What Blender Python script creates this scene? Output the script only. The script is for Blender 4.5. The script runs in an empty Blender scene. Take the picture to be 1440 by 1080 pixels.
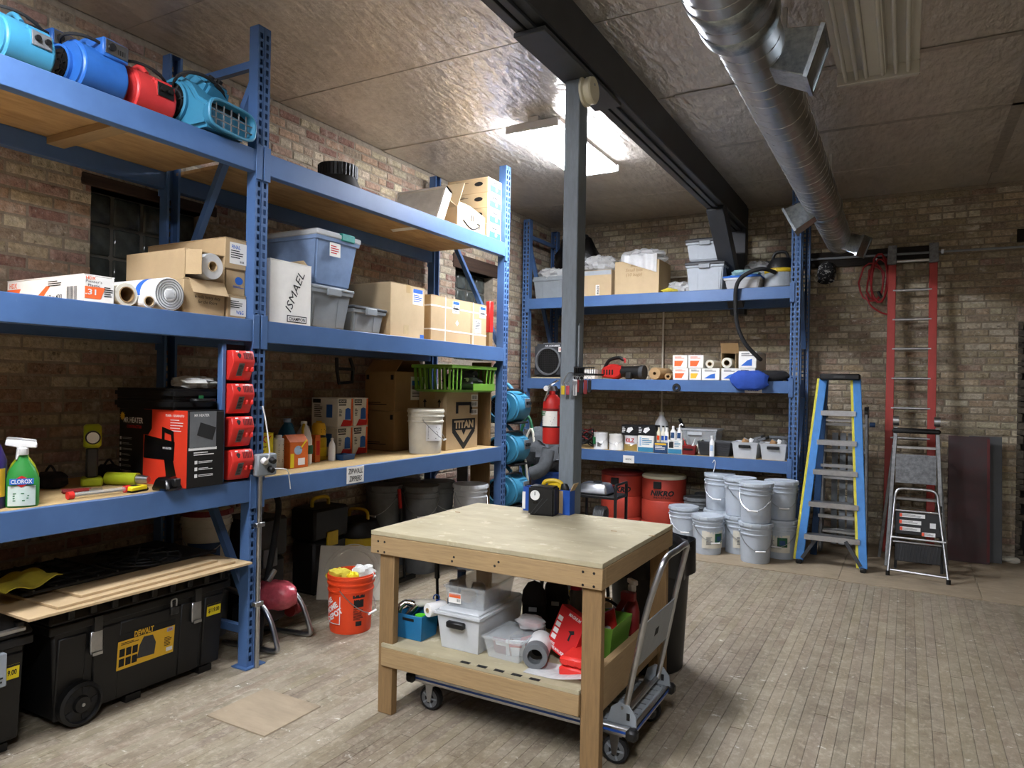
import bpy, bmesh, math, random
from mathutils import Vector as V, Matrix as Mx
random.seed(11)
sc = bpy.context.scene
C = sc.collection
PI = math.pi
rnd = random.uniform

# ---------------------------------------------------------------- camera, world, exposure
EYE = V((0, 0, 1.63))
RIGHT, DOWN, FWD = V((.87378, .48598, .01813)), V((.01442, .01138, -.99983)), V((-.48611, .87389, .00294))
FPX = 998.0
cd = bpy.data.cameras.new('camera'); cam = bpy.data.objects.new('camera', cd); C.objects.link(cam)
cd.sensor_width = 36; cd.lens = FPX / 1440 * 36; cd.clip_start = .05
cam.matrix_world = Mx(((RIGHT.x, -DOWN.x, -FWD.x, EYE.x), (RIGHT.y, -DOWN.y, -FWD.y, EYE.y), (RIGHT.z, -DOWN.z, -FWD.z, EYE.z), (0, 0, 0, 1)))
sc.camera = cam
world = bpy.data.worlds.new('world'); sc.world = world; world.use_nodes = True
world.node_tree.nodes['Background'].inputs[0].default_value = (.5, .55, .6, 1)
world.node_tree.nodes['Background'].inputs[1].default_value = .02
sc.view_settings.view_transform = 'Standard'; sc.view_settings.look = 'None'
sc.view_settings.gamma = 1; sc.view_settings.use_curve_mapping = False
sc.view_settings.exposure = 2.0
LAMP = 27.0          # emission of the fluorescent-white lamp lenses

def to_px(p):
    d = V(p) - EYE; z = d.dot(FWD)
    if z < .1: return None
    return 720 + FPX * d.dot(RIGHT) / z, 540 + FPX * d.dot(DOWN) / z, z

# ---------------------------------------------------------------- materials
def lin(h):
    h = h.lstrip('#'); o = []
    for i in (0, 2, 4):
        c = int(h[i:i+2], 16) / 255; o.append(c / 12.92 if c <= .04045 else ((c + .055) / 1.055) ** 2.4)
    return (*o, 1)
MATS = {}
def nd(nt, t, **kw):
    n = nt.nodes.new(t)
    for k, v in kw.items(): setattr(n, k, v)
    return n
def mat(name, col='#888888', rough=.55, metal=0, var=.12, scale=14, bump=0, bscale=60, col2=None, stretch=(1, 1, 1), trans=0, alpha=1, emit=0, coat=0, ior=1.45, attr=False):
    if name in MATS: return MATS[name]
    m = bpy.data.materials.new(name); m.use_nodes = True; nt = m.node_tree; L = nt.links.new
    b = nt.nodes['Principled BSDF']
    b.inputs['Roughness'].default_value = rough; b.inputs['Metallic'].default_value = metal
    b.inputs['Coat Weight'].default_value = coat; b.inputs['IOR'].default_value = ior
    b.inputs['Transmission Weight'].default_value = trans; b.inputs['Alpha'].default_value = alpha
    c = lin(col) if isinstance(col, str) else col
    tc = nd(nt, 'ShaderNodeNewGeometry' if attr else 'ShaderNodeTexCoord')
    mp = nd(nt, 'ShaderNodeMapping'); mp.inputs['Scale'].default_value = stretch
    L(tc.outputs['Position' if attr else 'Object'], mp.inputs[0])
    no = nd(nt, 'ShaderNodeTexNoise'); no.inputs['Scale'].default_value = scale; no.inputs['Detail'].default_value = 5; no.inputs['Roughness'].default_value = .65
    L(mp.outputs[0], no.inputs['Vector'])
    rp = nd(nt, 'ShaderNodeMapRange'); rp.inputs[1].default_value = .28; rp.inputs[2].default_value = .72
    L(no.outputs[0], rp.inputs[0])
    mx = nd(nt, 'ShaderNodeMix', data_type='RGBA')
    if attr:
        at = nd(nt, 'ShaderNodeVertexColor', layer_name='Col')
        mu = nd(nt, 'ShaderNodeMix', data_type='RGBA', blend_type='MULTIPLY'); mu.inputs[0].default_value = 1
        L(at.outputs[0], mx.inputs[6]); L(at.outputs[0], mu.inputs[6]); mu.inputs[7].default_value = (1 - var, 1 - var, 1 - var, 1); L(mu.outputs[2], mx.inputs[7])
    else:
        mx.inputs[6].default_value = c
        mx.inputs[7].default_value = lin(col2) if col2 else tuple(x * (1 - var * 2) for x in c[:3]) + (1,)
    L(rp.outputs[0], mx.inputs[0]); out = mx.outputs[2]
    L(out, b.inputs['Base Color'])
    if emit:
        b.inputs['Emission Color'].default_value = c; b.inputs['Emission Strength'].default_value = emit
    if bump:
        n2 = nd(nt, 'ShaderNodeTexNoise'); n2.inputs['Scale'].default_value = bscale; n2.inputs['Detail'].default_value = 4
        L(mp.outputs[0], n2.inputs['Vector']); bp = nd(nt, 'ShaderNodeBump'); bp.inputs['Strength'].default_value = bump; bp.inputs['Distance'].default_value = .01
        L(n2.outputs[0], bp.inputs['Height']); L(bp.outputs[0], b.inputs['Normal'])
    MATS[name] = m; m['bsdf'] = b.name
    return m
def layer(m, col, scale, lo, hi, stretch=(1, 1, 1), amt=1, world_pos=True, off=0.):
    """mix one more noise-masked wear colour over a material's base colour"""
    nt = m.node_tree; L = nt.links.new; b = nt.nodes['Principled BSDF']
    src = b.inputs['Base Color'].links[0].from_socket
    g = nd(nt, 'ShaderNodeNewGeometry') if world_pos else nd(nt, 'ShaderNodeTexCoord')
    mp = nd(nt, 'ShaderNodeMapping'); mp.inputs['Scale'].default_value = stretch; mp.inputs['Location'].default_value = (off, off * .7, off * 1.3)
    L(g.outputs['Position' if world_pos else 'Object'], mp.inputs[0])
    no = nd(nt, 'ShaderNodeTexNoise'); no.inputs['Scale'].default_value = scale; no.inputs['Detail'].default_value = 7; no.inputs['Roughness'].default_value = .7
    L(mp.outputs[0], no.inputs['Vector'])
    rp = nd(nt, 'ShaderNodeMapRange'); rp.inputs[1].default_value = lo; rp.inputs[2].default_value = hi; rp.inputs[4].default_value = amt
    L(no.outputs[0], rp.inputs[0])
    mx = nd(nt, 'ShaderNodeMix', data_type='RGBA'); L(rp.outputs[0], mx.inputs[0]); L(src, mx.inputs[6]); mx.inputs[7].default_value = lin(col)
    L(mx.outputs[2], b.inputs['Base Color'])
    return m

mat('blue_steel', '#4c6c9b', .4, var=.1, scale=4); layer(MATS['blue_steel'], '#9fb6d6', 22, .69, .74, (1, 1, 1), .6)
mat('dark_blue', '#23466f', .5)
mat('white', '#e8e8e6', .5, var=.05); mat('paper', '#e9e7e0', .8, var=.05); mat('offwhite', '#d8d4c4', .6, var=.06)
mat('black', '#121212', .5, var=.2); mat('black_gloss', '#0d0d0e', .25); mat('rubber', '#1b1b1c', .8, bump=.2); mat('print', '#191919', .8, var=0)
mat('dark_grey', '#3b3d40', .55, var=.15); mat('mid_grey', '#6b6e70', .55); mat('tote_grey', '#8d9499', .5, var=.08); mat('pale_grey', '#a9b1b8', .5, var=.06)
mat('pail_grey', '#b7c0c9', .45, var=.06, scale=6); mat('old_pail', '#777b7d', .6, var=.2, scale=6)
mat('red', '#c22620', .45); mat('charger_red', '#d8322b', .42, var=.06); mat('print_red', '#c01d1d', .7, var=0); mat('dark_red', '#7a1c1a', .55, var=.15)
mat('drum_red', '#b8402f', .55, var=.14, scale=5); mat('orange', '#e4481f', .42, var=.08, scale=5); mat('print_orange', '#e8662e', .7, var=0); mat('safety_orange', '#d9691f', .6)
mat('yellow', '#d8b61c', .5); mat('lime', '#a9b81e', .5); mat('cloth_yellow', '#c6b63a', .9, bump=.3); mat('label_yellow', '#e3b42c', .6, var=.03); mat('tag_yellow', '#e9d41f', .6, var=.02)
mat('green', '#2f8a3a', .45); mat('lime_green', '#6d9e36', .5, var=.08); mat('print_green', '#1f6b3c', .7, var=0); mat('dark_green', '#1c5a3a', .5)
mat('teal', '#3d88aa', .45, var=.1, scale=8); mat('teal_dark', '#2c7397', .5); mat('mover_blue', '#2a62ae', .42, var=.1, scale=8); mat('mover_red', '#cf3a3a', .45, var=.1, scale=8)
mat('print_blue', '#2a62b8', .7, var=0); mat('bin_blue', '#1f6f9f', .5, var=.1); mat('royal_blue', '#1d4fa5', .5); mat('purple', '#3b2b72', .45); mat('pale_blue', '#a9c4de', .5)
mat('card', '#b9a07a', .85, var=.08, scale=6, bump=.08, bscale=120); mat('card_pale', '#c4ad88', .85, var=.07, scale=6); mat('card_dark', '#9c7d54', .85, var=.1, scale=6); mat('tape', '#b59a6a', .3, var=.05); mat('tape_clear', '#c9b48c', .25)
mat('steel', '#b9bcbf', .32, 1, var=.12, scale=20); mat('alu', '#c9cbcc', .38, 1, var=.12, scale=25); mat('chrome', '#d8d8d8', .15, 1, var=.03); mat('galv', '#b5bcbf', .3, 1, var=.3, scale=34, col2='#7d878b'); mat('dark_metal', '#4a4a4a', .45, .8)
mat('duct_metal', '#bfc1c2', .3, 1, var=.12, scale=9, stretch=(1, .3, 1), bump=.12, bscale=7)
mat('lumber', '#a58a62', .75, var=.14, scale=9, stretch=(1, 14, 14), bump=.08, bscale=40)
mat('lumber_y', '#a0855e', .75, var=.14, scale=9, stretch=(14, 1, 14), bump=.08, bscale=40)
mat('lumber_z', '#8d7049', .75, var=.16, scale=9, stretch=(14, 14, 1), bump=.08, bscale=40)
mat('ply', '#b0a688', .75, var=.12, scale=5, stretch=(1, 3, 1)); layer(MATS['ply'], '#8f8560', 3, .5, .75, amt=.45); layer(MATS['ply'], '#e0d8bd', 9, .58, .7, amt=.5)
mat('deck_ply', '#bf9f6e', .8, var=.2, scale=4, stretch=(5, 1, 1), col2='#96744a')
mat('particle', '#b59a6a', .85, var=.12, scale=60)
mat('post_paint', '#7a838a', .5, var=.12, scale=10, stretch=(6, 6, 1), bump=.25, bscale=30); mat('beam_paint', '#3a3d41', .5, var=.15, scale=6)
mat('pink_wrap', '#c85560', .25, var=.25, scale=22, bump=.5, bscale=30)
mat('clear', '#e8eef0', .1, var=.03, alpha=.26); mat('clear_film', '#eef0f0', .16, alpha=.55, var=.08, bump=.6, bscale=26)
mat('milky', '#e6eaec', .3, alpha=.58, var=.05); mat('milky_blue', '#8aa2c6', .3, var=.2, scale=5)
mat('black_film', '#101113', .28, var=.2, bump=.5, bscale=10)
mat('cloth_grey', '#54575a', .9, var=.2, bump=.3); mat('cloth_white', '#dcdcd6', .9, bump=.3); mat('cloth_blue', '#2549a0', .85, bump=.3); mat('cloth_black', '#17171a', .9, bump=.3)
mat('ladder_red', '#b4423b', .5, var=.14, scale=9, stretch=(1, 1, .2)); mat('ladder_blue', '#3f86cc', .45); mat('fibre_yellow', '#d8cc3a', .5)
mat('cream', '#d9d3b8', .5, var=.04); mat('tubes_off', '#c9c7bd', .4, var=.03)
mat('maroon_panel', '#4d2c2c', .6, var=.25, scale=3, col2='#3a3637'); mat('grey_panel', '#55585a', .6, var=.15, scale=3)
mat('worn_alu', '#a3a5a6', .5, 1, var=.25, scale=20); mat('plate_metal', '#8b8d8e', .5, .9, var=.3, scale=30); mat('maroon', '#6a2a2a', .6, var=.2)
mat('cork', '#a88157', .8); mat('tan_roll', '#b39267', .8)

# ---------------------------------------------------------------- mesh builder
def cat_rom(pts, k):
    P = [V(p) for p in pts]; out = []
    for i in range(len(P) - 1):
        a, b, c, d = P[max(i-1, 0)], P[i], P[i+1], P[min(i+2, len(P)-1)]
        for j in range(k):
            t = j / k
            out.append(.5 * ((2*b) + (c-a)*t + (2*a-5*b+4*c-d)*t*t + (3*b-a-3*c+d)*t**3))
    out.append(P[-1]); return out
class G:
    def __init__(s): s.v = []; s.f = []; s.mi = []; s.m = 0
    def add(s, vs, fs):
        n = len(s.v); s.v += [V(v) for v in vs]; s.f += [[i + n for i in f] for f in fs]; s.mi += [s.m] * len(fs); return s
    def box(s, x0, x1, y0, y1, z0, z1):
        return s.add([(x, y, z) for z in (z0, z1) for y in (y0, y1) for x in (x0, x1)],
                     [(0, 2, 3, 1), (4, 5, 7, 6), (0, 1, 5, 4), (1, 3, 7, 5), (3, 2, 6, 7), (2, 0, 4, 6)])
    def cbox(s, c, d): return s.box(c[0]-d[0]/2, c[0]+d[0]/2, c[1]-d[1]/2, c[1]+d[1]/2, c[2]-d[2]/2, c[2]+d[2]/2)
    def frus(s, b, t, z0, z1, c=(0, 0)):
        """tapered box: bottom (dx, dy), top (dx, dy)"""
        vs = []
        for (dx, dy), z in ((b, z0), (t, z1)):
            vs += [(c[0]-dx/2, c[1]-dy/2, z), (c[0]+dx/2, c[1]-dy/2, z), (c[0]-dx/2, c[1]+dy/2, z), (c[0]+dx/2, c[1]+dy/2, z)]
        return s.add(vs, [(0, 2, 3, 1), (4, 5, 7, 6), (0, 1, 5, 4), (1, 3, 7, 5), (3, 2, 6, 7), (2, 0, 4, 6)])
    def open_frus(s, b, t, z0, z1, w=.004, c=(0, 0)):
        """open-topped tapered bin with walls"""
        def q(d, z, i): return [(c[0]-d[0]/2+i, c[1]-d[1]/2+i, z), (c[0]+d[0]/2-i, c[1]-d[1]/2+i, z), (c[0]+d[0]/2-i, c[1]+d[1]/2-i, z), (c[0]-d[0]/2+i, c[1]+d[1]/2-i, z)]
        vs = q(b, z0, 0) + q(t, z1, 0) + q(t, z1, w) + q(b, z0 + w, w); fs = [(3, 2, 1, 0), (12, 13, 14, 15)]
        for r in range(3):
            for i in range(4): j = (i + 1) % 4; fs.append((r*4+i, r*4+j, r*4+4+j, r*4+4+i))
        return s.add(vs, fs)
    def cyl(s, p0, p1, r0, r1=None, n=14, cap=True):
        r1 = r0 if r1 is None else r1; p0, p1 = V(p0), V(p1); ax = (p1 - p0).normalized()
        u = ax.orthogonal().normalized(); w = ax.cross(u); vs = []
        for p, r in ((p0, r0), (p1, r1)): vs += [p + (u * math.cos(2*PI*i/n) + w * math.sin(2*PI*i/n)) * r for i in range(n)]
        fs = [(i, (i+1) % n, n + (i+1) % n, n + i) for i in range(n)]
        if cap: fs += [tuple(range(n))[::-1], tuple(range(n, 2*n))]
        return s.add(vs, fs)
    def lathe(s, prof, n=24, o=(0, 0, 0), ax=(0, 0, 1), cap=True, a0=0, sq=1):
        ax = V(ax).normalized(); u = V((1, 0, 0)) if abs(ax.x) < .9 else V((0, 1, 0)); u = (u - ax * u.dot(ax)).normalized(); w = ax.cross(u); vs = []; fs = []
        for r, z in prof: vs += [V(o) + ax * z + (u * math.cos(2*PI*i/n + a0) + w * math.sin(2*PI*i/n + a0) * sq) * r for i in range(n)]
        for k in range(len(prof) - 1):
            for i in range(n): j = (i+1) % n; fs.append((k*n+i, k*n+j, k*n+n+j, k*n+n+i))
        if cap: fs += [tuple(range(n))[::-1], tuple(range((len(prof)-1)*n, len(prof)*n))]
        return s.add(vs, fs)
    def tube(s, pts, r, n=8, k=0, closed=False, cap=True):
        P = cat_rom(pts, k) if k else [V(p) for p in pts]; m = len(P); vs = []; fs = []; prev = None
        for i, p in enumerate(P):
            t = (P[(i+1) % m] - P[i-1]) if closed else (P[min(i+1, m-1)] - P[max(i-1, 0)])
            t = t.normalized() if t.length > 1e-9 else V((0, 0, 1))
            u = t.orthogonal().normalized() if prev is None else (prev - t * prev.dot(t))
            u = u.normalized() if u.length > 1e-6 else t.orthogonal().normalized(); prev = u; w = t.cross(u)
            rr = r(i / max(m-1, 1)) if callable(r) else r
            vs += [p + (u * math.cos(2*PI*a/n) + w * math.sin(2*PI*a/n)) * rr for a in range(n)]
        for i in range(m if closed else m - 1):
            for a in range(n): b = (a+1) % n; i2 = (i+1) % m; fs.append((i*n+a, i*n+b, i2*n+b, i2*n+a))
        if not closed and cap: fs += [tuple(range(n))[::-1], tuple(range((m-1)*n, m*n))]
        return s.add(vs, fs)
    def prism(s, poly, ax, a0, a1):
        """poly in the plane normal to ax: x -> (y,z), y -> (x,z), z -> (x,y)"""
        n = len(poly)
        def p3(q, a): return {'x': (a, q[0], q[1]), 'y': (q[0], a, q[1]), 'z': (q[0], q[1], a)}[ax]
        vs = [p3(q, a0) for q in poly] + [p3(q, a1) for q in poly]
        return s.add(vs, [tuple(range(n))[::-1], tuple(range(n, 2*n))] + [(i, (i+1) % n, n + (i+1) % n, n + i) for i in range(n)])
    def bar(s, p0, p1, w, h, up=(0, 0, 1)):
        p0, p1 = V(p0), V(p1); t = (p1-p0).normalized(); up = V(up)
        sd = t.cross(up); sd = sd.normalized() if sd.length > 1e-5 else t.orthogonal().normalized(); uu = sd.cross(t)
        vs = [p + sd*a*w/2 + uu*b*h/2 for p in (p0, p1) for a, b in ((-1, -1), (1, -1), (1, 1), (-1, 1))]
        return s.add(vs, [(0, 1, 2, 3), (7, 6, 5, 4)] + [(i, 4+i, 4+(i+1) % 4, (i+1) % 4) for i in range(4)])
    def sheet(s, fn, nu, nv):
        vs = [fn(i/nu, j/nv) for j in range(nv+1) for i in range(nu+1)]; w = nu + 1
        return s.add(vs, [(j*w+i, j*w+i+1, (j+1)*w+i+1, (j+1)*w+i) for j in range(nv) for i in range(nu)])
    def blob(s, c, r, nu=14, nv=9, j=.12, seed=0, flat=None):
        """lumpy closed bundle; r = (rx, ry, rz)"""
        R = random.Random(seed); vs = [(c[0], c[1], c[2]-r[2])]; fs = []
        for b in range(1, nv):
            th = PI * b / nv
            for a in range(nu):
                k = 1 + R.uniform(-j, j); ph = 2*PI*a/nu
                z = -math.cos(th) * r[2] * (1 + R.uniform(-j, j))
                if flat is not None: z = max(z, flat)
                e = math.sin(th) ** .6
                vs.append((c[0] + math.cos(ph)*e*r[0]*k, c[1] + math.sin(ph)*e*r[1]*k, c[2] + z))
        if flat is not None: vs[0] = V((c[0], c[1], c[2] + flat))
        vs.append((c[0], c[1], c[2]+r[2])); N = len(vs) - 1
        for a in range(nu):
            b = (a+1) % nu; fs.append((0, 1+b, 1+a)); fs.append((N, N-nu+a, N-nu+b))
            for q in range(nv-2): fs.append((1+q*nu+a, 1+q*nu+b, 1+(q+1)*nu+b, 1+(q+1)*nu+a))
        return s.add(vs, fs)
    def xf(s, m, i0=0):
        for i in range(i0, len(s.v)): s.v[i] = m @ s.v[i]
        return s
    def mesh(s, bevel=0, ang=38, solid=0, sub=0, seg=1):
        me = bpy.data.meshes.new('m'); me.from_pydata([tuple(v) for v in s.v], [], s.f)
        for p, k in zip(me.polygons, s.mi): p.material_index = k
        bm = bmesh.new(); bm.from_mesh(me)
        bmesh.ops.recalc_face_normals(bm, faces=bm.faces)
        if bevel:
            es = [e for e in bm.edges if len(e.link_faces) == 2 and e.calc_face_angle(0) > .6]
            bmesh.ops.bevel(bm, geom=es, offset=bevel, segments=seg, affect='EDGES', clamp_overlap=True)
        if sub:
            bmesh.ops.subdivide_edges(bm, edges=bm.edges, cuts=sub, use_grid_fill=True)
        if solid: bmesh.ops.solidify(bm, geom=bm.faces, thickness=solid)
        bm.to_mesh(me); bm.free()
        for p in me.polygons: p.use_smooth = True
        try: me.set_sharp_from_angle(angle=math.radians(ang))
        except Exception: pass
        return me
    def build(s, name, m, parent=None, **kw):
        me = s.mesh(**kw)
        for q in (m if isinstance(m, (list, tuple)) else [m]): me.materials.append(MATS[q] if isinstance(q, str) else q)
        return obj(name, me, parent)
def obj(name, me, parent=None):
    o = bpy.data.objects.new(name, me); C.objects.link(o)
    if parent is not None: o.parent = parent
    return o
USED = {}
def tag(o, label, cat, group=None):
    if label in USED and not group: print('DUPLABEL', label)
    USED[label] = 1
    o['label'] = label; o['category'] = cat
    if group: o['group'] = group
    return o
def thing(name, label, cat, loc=(0, 0, 0), rz=0, group=None):
    o = obj(name, None); o.location = loc; o.rotation_euler = (0, 0, rz); o.empty_display_size = .05
    return tag(o, label, cat, group)
def struct(o, label=None):
    o['kind'] = 'structure'
    if label: o['label'] = label
    return o
def at(o, loc=None, rz=0):
    if loc is not None: o.location = loc
    o.rotation_euler = (0, 0, rz); return o
def copy_tree(o, parent=None):
    c = o.copy(); C.objects.link(c)
    if parent is not None: c.parent = parent
    for ch in list(o.children): copy_tree(ch, c)
    return c
def frame(pos, u, v):
    u, v = V(u).normalized(), V(v).normalized(); n = u.cross(v)
    return Mx(((u.x, v.x, n.x, pos[0]), (u.y, v.y, n.y, pos[1]), (u.z, v.z, n.z, pos[2]), (0, 0, 0, 1)))
FACE = {'+x': ((0, 1, 0), (0, 0, 1)), '-y': ((1, 0, 0), (0, 0, 1)), '+z': ((1, 0, 0), (0, 1, 0)), '-x': ((0, -1, 0), (0, 0, 1))}
TXT = {}
def text_mesh(s, bold=0., shear=0., sp=1.):
    k = (s, bold, shear, sp)
    if k in TXT: return TXT[k]
    cu = bpy.data.curves.new('t', 'FONT'); cu.body = s; cu.size = 1; cu.extrude = 0; cu.offset = bold; cu.shear = shear; cu.resolution_u = 2; cu.align_x = 'CENTER'; cu.space_line = sp; cu.fill_mode = 'FRONT'
    o = bpy.data.objects.new('t', cu); C.objects.link(o)
    me = bpy.data.meshes.new_from_object(o); bpy.data.objects.remove(o)
    xs = [v.co.x for v in me.vertices]; ys = [v.co.y for v in me.vertices]
    TXT[k] = ([((v.co.x - (min(xs)+max(xs))/2) / (max(xs)-min(xs)), (v.co.y - (min(ys)+max(ys))/2) / (max(ys)-min(ys))) for v in me.vertices], [tuple(p.vertices) for p in me.polygons])
    bpy.data.meshes.remove(me); return TXT[k]
def text(s, w, h, parent, pos, face, m='print', bold=.02, shear=0., rot=0., bend=None, name='lettering', off=.0012):
    """flat lettering of total width w and height h on a face; bend = cylinder radius"""
    vs, fs = text_mesh(s, bold, shear); u, v = FACE[face] if isinstance(face, str) else face
    Mf = frame(pos, u, v); me = bpy.data.meshes.new('t'); cr, sr = math.cos(rot), math.sin(rot)
    Q = [(x*w*cr - y*h*sr, x*w*sr + y*h*cr) for x, y in vs]
    P = [Mf @ V((math.sin(x/bend)*(bend+off), y, (math.cos(x/bend)-1)*bend + off)) if bend else Mf @ V((x, y, off)) for x, y in Q]
    me.from_pydata([tuple(p) for p in P], [], fs); me.materials.append(MATS[m]); return obj(name, me, parent)
def decal(parent, pos, face, w, h, m, name='label', rot=0., bend=None, off=.0004, t=.0006, poly=None):
    u, v = FACE[face] if isinstance(face, str) else face; Mf = frame(pos, u, v) @ Mx.Rotation(rot, 4, 'Z'); g = G()
    if bend:
        n = 10; g.sheet(lambda a, b: Mf @ V((math.sin((a-.5)*w/bend)*(bend+off), (b-.5)*h, (math.cos((a-.5)*w/bend)-1)*bend+off)), n, 1)
    elif poly: g.prism([(x*w/2, y*h/2) for x, y in poly], 'z', off, off + t).xf(Mf)
    else: g.box(-w/2, w/2, -h/2, h/2, off, off + t).xf(Mf)
    return g.build(name, m, parent)
def lines(parent, pos, face, w, h, n, m='print', name='fine_print', vert=False, seed=1, off=.0014, fill=.45, bend=None):
    """rows of print too small to read (or bars of a bar code)"""
    R = random.Random(seed); u, v = FACE[face] if isinstance(face, str) else face; Mf = frame(pos, u, v); g = G(); vs = []; fs = []
    for i in range(n):
        if vert:
            x = -w/2 + w*(i+.5)/n; d = w/n*R.uniform(.2, .75)/2; q = [(x-d, -h/2), (x+d, -h/2), (x+d, h/2), (x-d, h/2)]
        else:
            y = h/2 - h*(i+.5)/n; d = h/n*fill/2; e = w*R.uniform(.6, 1); q = [(-w/2, y-d), (-w/2+e, y-d), (-w/2+e, y+d), (-w/2, y+d)]
        k = len(vs); vs += [Mf @ V((math.sin(a/bend)*(bend+off), b, (math.cos(a/bend)-1)*bend+off)) if bend else Mf @ V((a, b, off)) for a, b in q]; fs.append((k, k+1, k+2, k+3))
    g.add(vs, fs); return g.build(name, m, parent)
# ---------------------------------------------------------------- setting: room shell
XL, XR, YF, YB, ZC = -4.2, 4.0, -3.5, 8.55, 3.77
def col_attr(me, cols):
    a = me.color_attributes.new('Col', 'FLOAT_COLOR', 'POINT')
    a.data.foreach_set('color', [c for q in cols for c in q])
def pick_color(pal, R):
    c = lin(R.choice(pal)); k = R.uniform(.82, 1.14) if len(pal) > 6 else R.uniform(.94, 1.06); return (c[0]*k, c[1]*k*R.uniform(.96, 1.04), c[2]*k*R.uniform(.94, 1.06), 1)
def piece_verts(L, H, T, ax, R, ch=.12, jit=.5):
    """one brick or plank; length L, height H, thickness T, worn arrises at the face; 12 verts"""
    def ring(d, i, j): return [(sx*(L/2-i) + R.uniform(-j, j), d, sz*(H/2-i) + R.uniform(-j, j)) for sx, sz in ((-1, -1), (1, -1), (1, 1), (-1, 1))]
    e = ch * H
    vs = ring(T, 0, 0) + ring(e * .6, 0, e * jit * .4) + ring(0, e, e * jit)
    fs = [(8, 9, 10, 11)] + [(r*4+i, r*4+(i+1) % 4, r*4+4+(i+1) % 4, r*4+4+i) for r in (0, 1) for i in range(4)]
    if ax == 'y-': vs = [(x, d, z) for x, d, z in vs]                 # face looks to -y
    elif ax == 'x+': vs = [(-d, x, z) for x, d, z in vs]              # face looks to +x
    elif ax == 'z+': vs = [(z, x, -d) for x, d, z in vs]              # lies flat, length along y
    return vs, fs
def pieces(root, name, P, ax, T, m, pal, score, limit=300, ch=.12, seed=3):
    """P: (centre, L, H) list. The ones that show largest become objects, the rest one mesh."""
    R = random.Random(seed); S = sorted(((score(c, L, H), i) for i, (c, L, H) in enumerate(P)), reverse=True)
    top = {i for s, i in S[:limit] if s > 0}; var = {}; vs = []; fs = []; cols = []
    for i, (c, L, H) in enumerate(P):
        if i in top:
            k = (round(L / .03), round(H / .02), R.randrange(9))
            if k not in var:
                pv, pf = piece_verts(L, H, T, ax, R, ch); me = bpy.data.meshes.new(name); me.from_pydata(pv, [], pf); me.materials.append(MATS[m]); col_attr(me, [pick_color(pal, R)] * 12); var[k] = (me, L, H)
            me, L0, H0 = var[k]; o = obj(name, me, root); o.location = c
            a, b = L / L0, H / H0; o.scale = {'y-': (a, 1, b), 'x+': (1, a, b), 'z+': (b, a, 1)}[ax]
        else:
            pv, pf = piece_verts(L, H, T, ax, R, ch); n = len(vs); vs += [(x+c[0], y+c[1], z+c[2]) for x, y, z in pv]; fs += [tuple(q+n for q in f) for f in pf]; cols += [pick_color(pal, R)] * 12
    if vs:
        me = bpy.data.meshes.new(name); me.from_pydata(vs, [], fs); me.materials.append(MATS[m]); col_attr(me, cols); o = obj(name + '_field', me, root); o['kind'] = 'stuff'

# floor: worn hardwood strips over a dark subfloor
mat('subfloor', '#2a241d', .9)
mat('floor_wood', rough=.5, var=.3, scale=6, stretch=(22, 2.5, 1), bump=.08, bscale=90, attr=True)
fw = MATS['floor_wood']; layer(fw, '#6a5f52', .9, .47, .68, amt=.6); layer(fw, '#a39884', 7, .42, .66, (1, .8, 1), .6); layer(fw, '#b8ad9a', 34, .50, .66, (1, .8, 1), .5, off=3); layer(fw, '#e4e0d6', 15, .64, .68, (.7, 1, 1), .7, off=5); layer(fw, '#4a4136', 34, .62, .68, amt=.55, off=9)
floor = struct(G().box(XL-.2, XR, YF, YB+.2, -.12, -.012).build('floor', 'subfloor'), 'worn grey-brown hardwood strip floor')
P = []; R = random.Random(5); x = XL
while x < XR:
    y = YF - R.uniform(0, 1.5)
    while y < YB:
        L = R.uniform(.7, 2.3); a, b = max(y, YF), min(y + L, YB)
        if b - a > .05: P.append(((x + .0275, (a+b)/2, R.uniform(-.0012, .0006)), b - a - .002, .0556))
        y += L
    x += .057
def fscore(c, L, H):
    if c[0] < -3.15 or c[1] > 6.6 or (-2.2 < c[0] < -1.2 and 2.9 < c[1] < 3.6): return 0
    s = 0
    for t in (-.4, 0, .4):
        q = to_px((c[0], c[1] + t*L, 0))
        if q and 0 < q[0] < 1440 and 0 < q[1] < 1080: s += L / q[2] ** 2
    return s
pieces(floor, 'floor_plank', P, 'z+', .012, 'floor_wood', ['#8a7e6a', '#867a66', '#8f836e', '#827663', '#8e826d', '#897c66'], fscore, ch=.03)
mat('old_ply', '#a09078', .7, var=.14, scale=5, stretch=(1, 4, 1)); layer(MATS['old_ply'], '#5d5344', 2.2, .5, .7, amt=.5); layer(MATS['old_ply'], '#b8ad98', 12, .62, .7, amt=.5)
for x0, x1, y0, y1 in ((-2.9, -.5, 6.78, 8.55), (-.495, .55, 6.74, 8.55), (.555, 2.6, 6.74, 8.55), (-2.95, -2.55, 2.31, 2.67)):
    G().box(x0, x1, y0, y1, -.002, .006).build('plywood_patch', 'old_ply', floor, bevel=.002)

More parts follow.
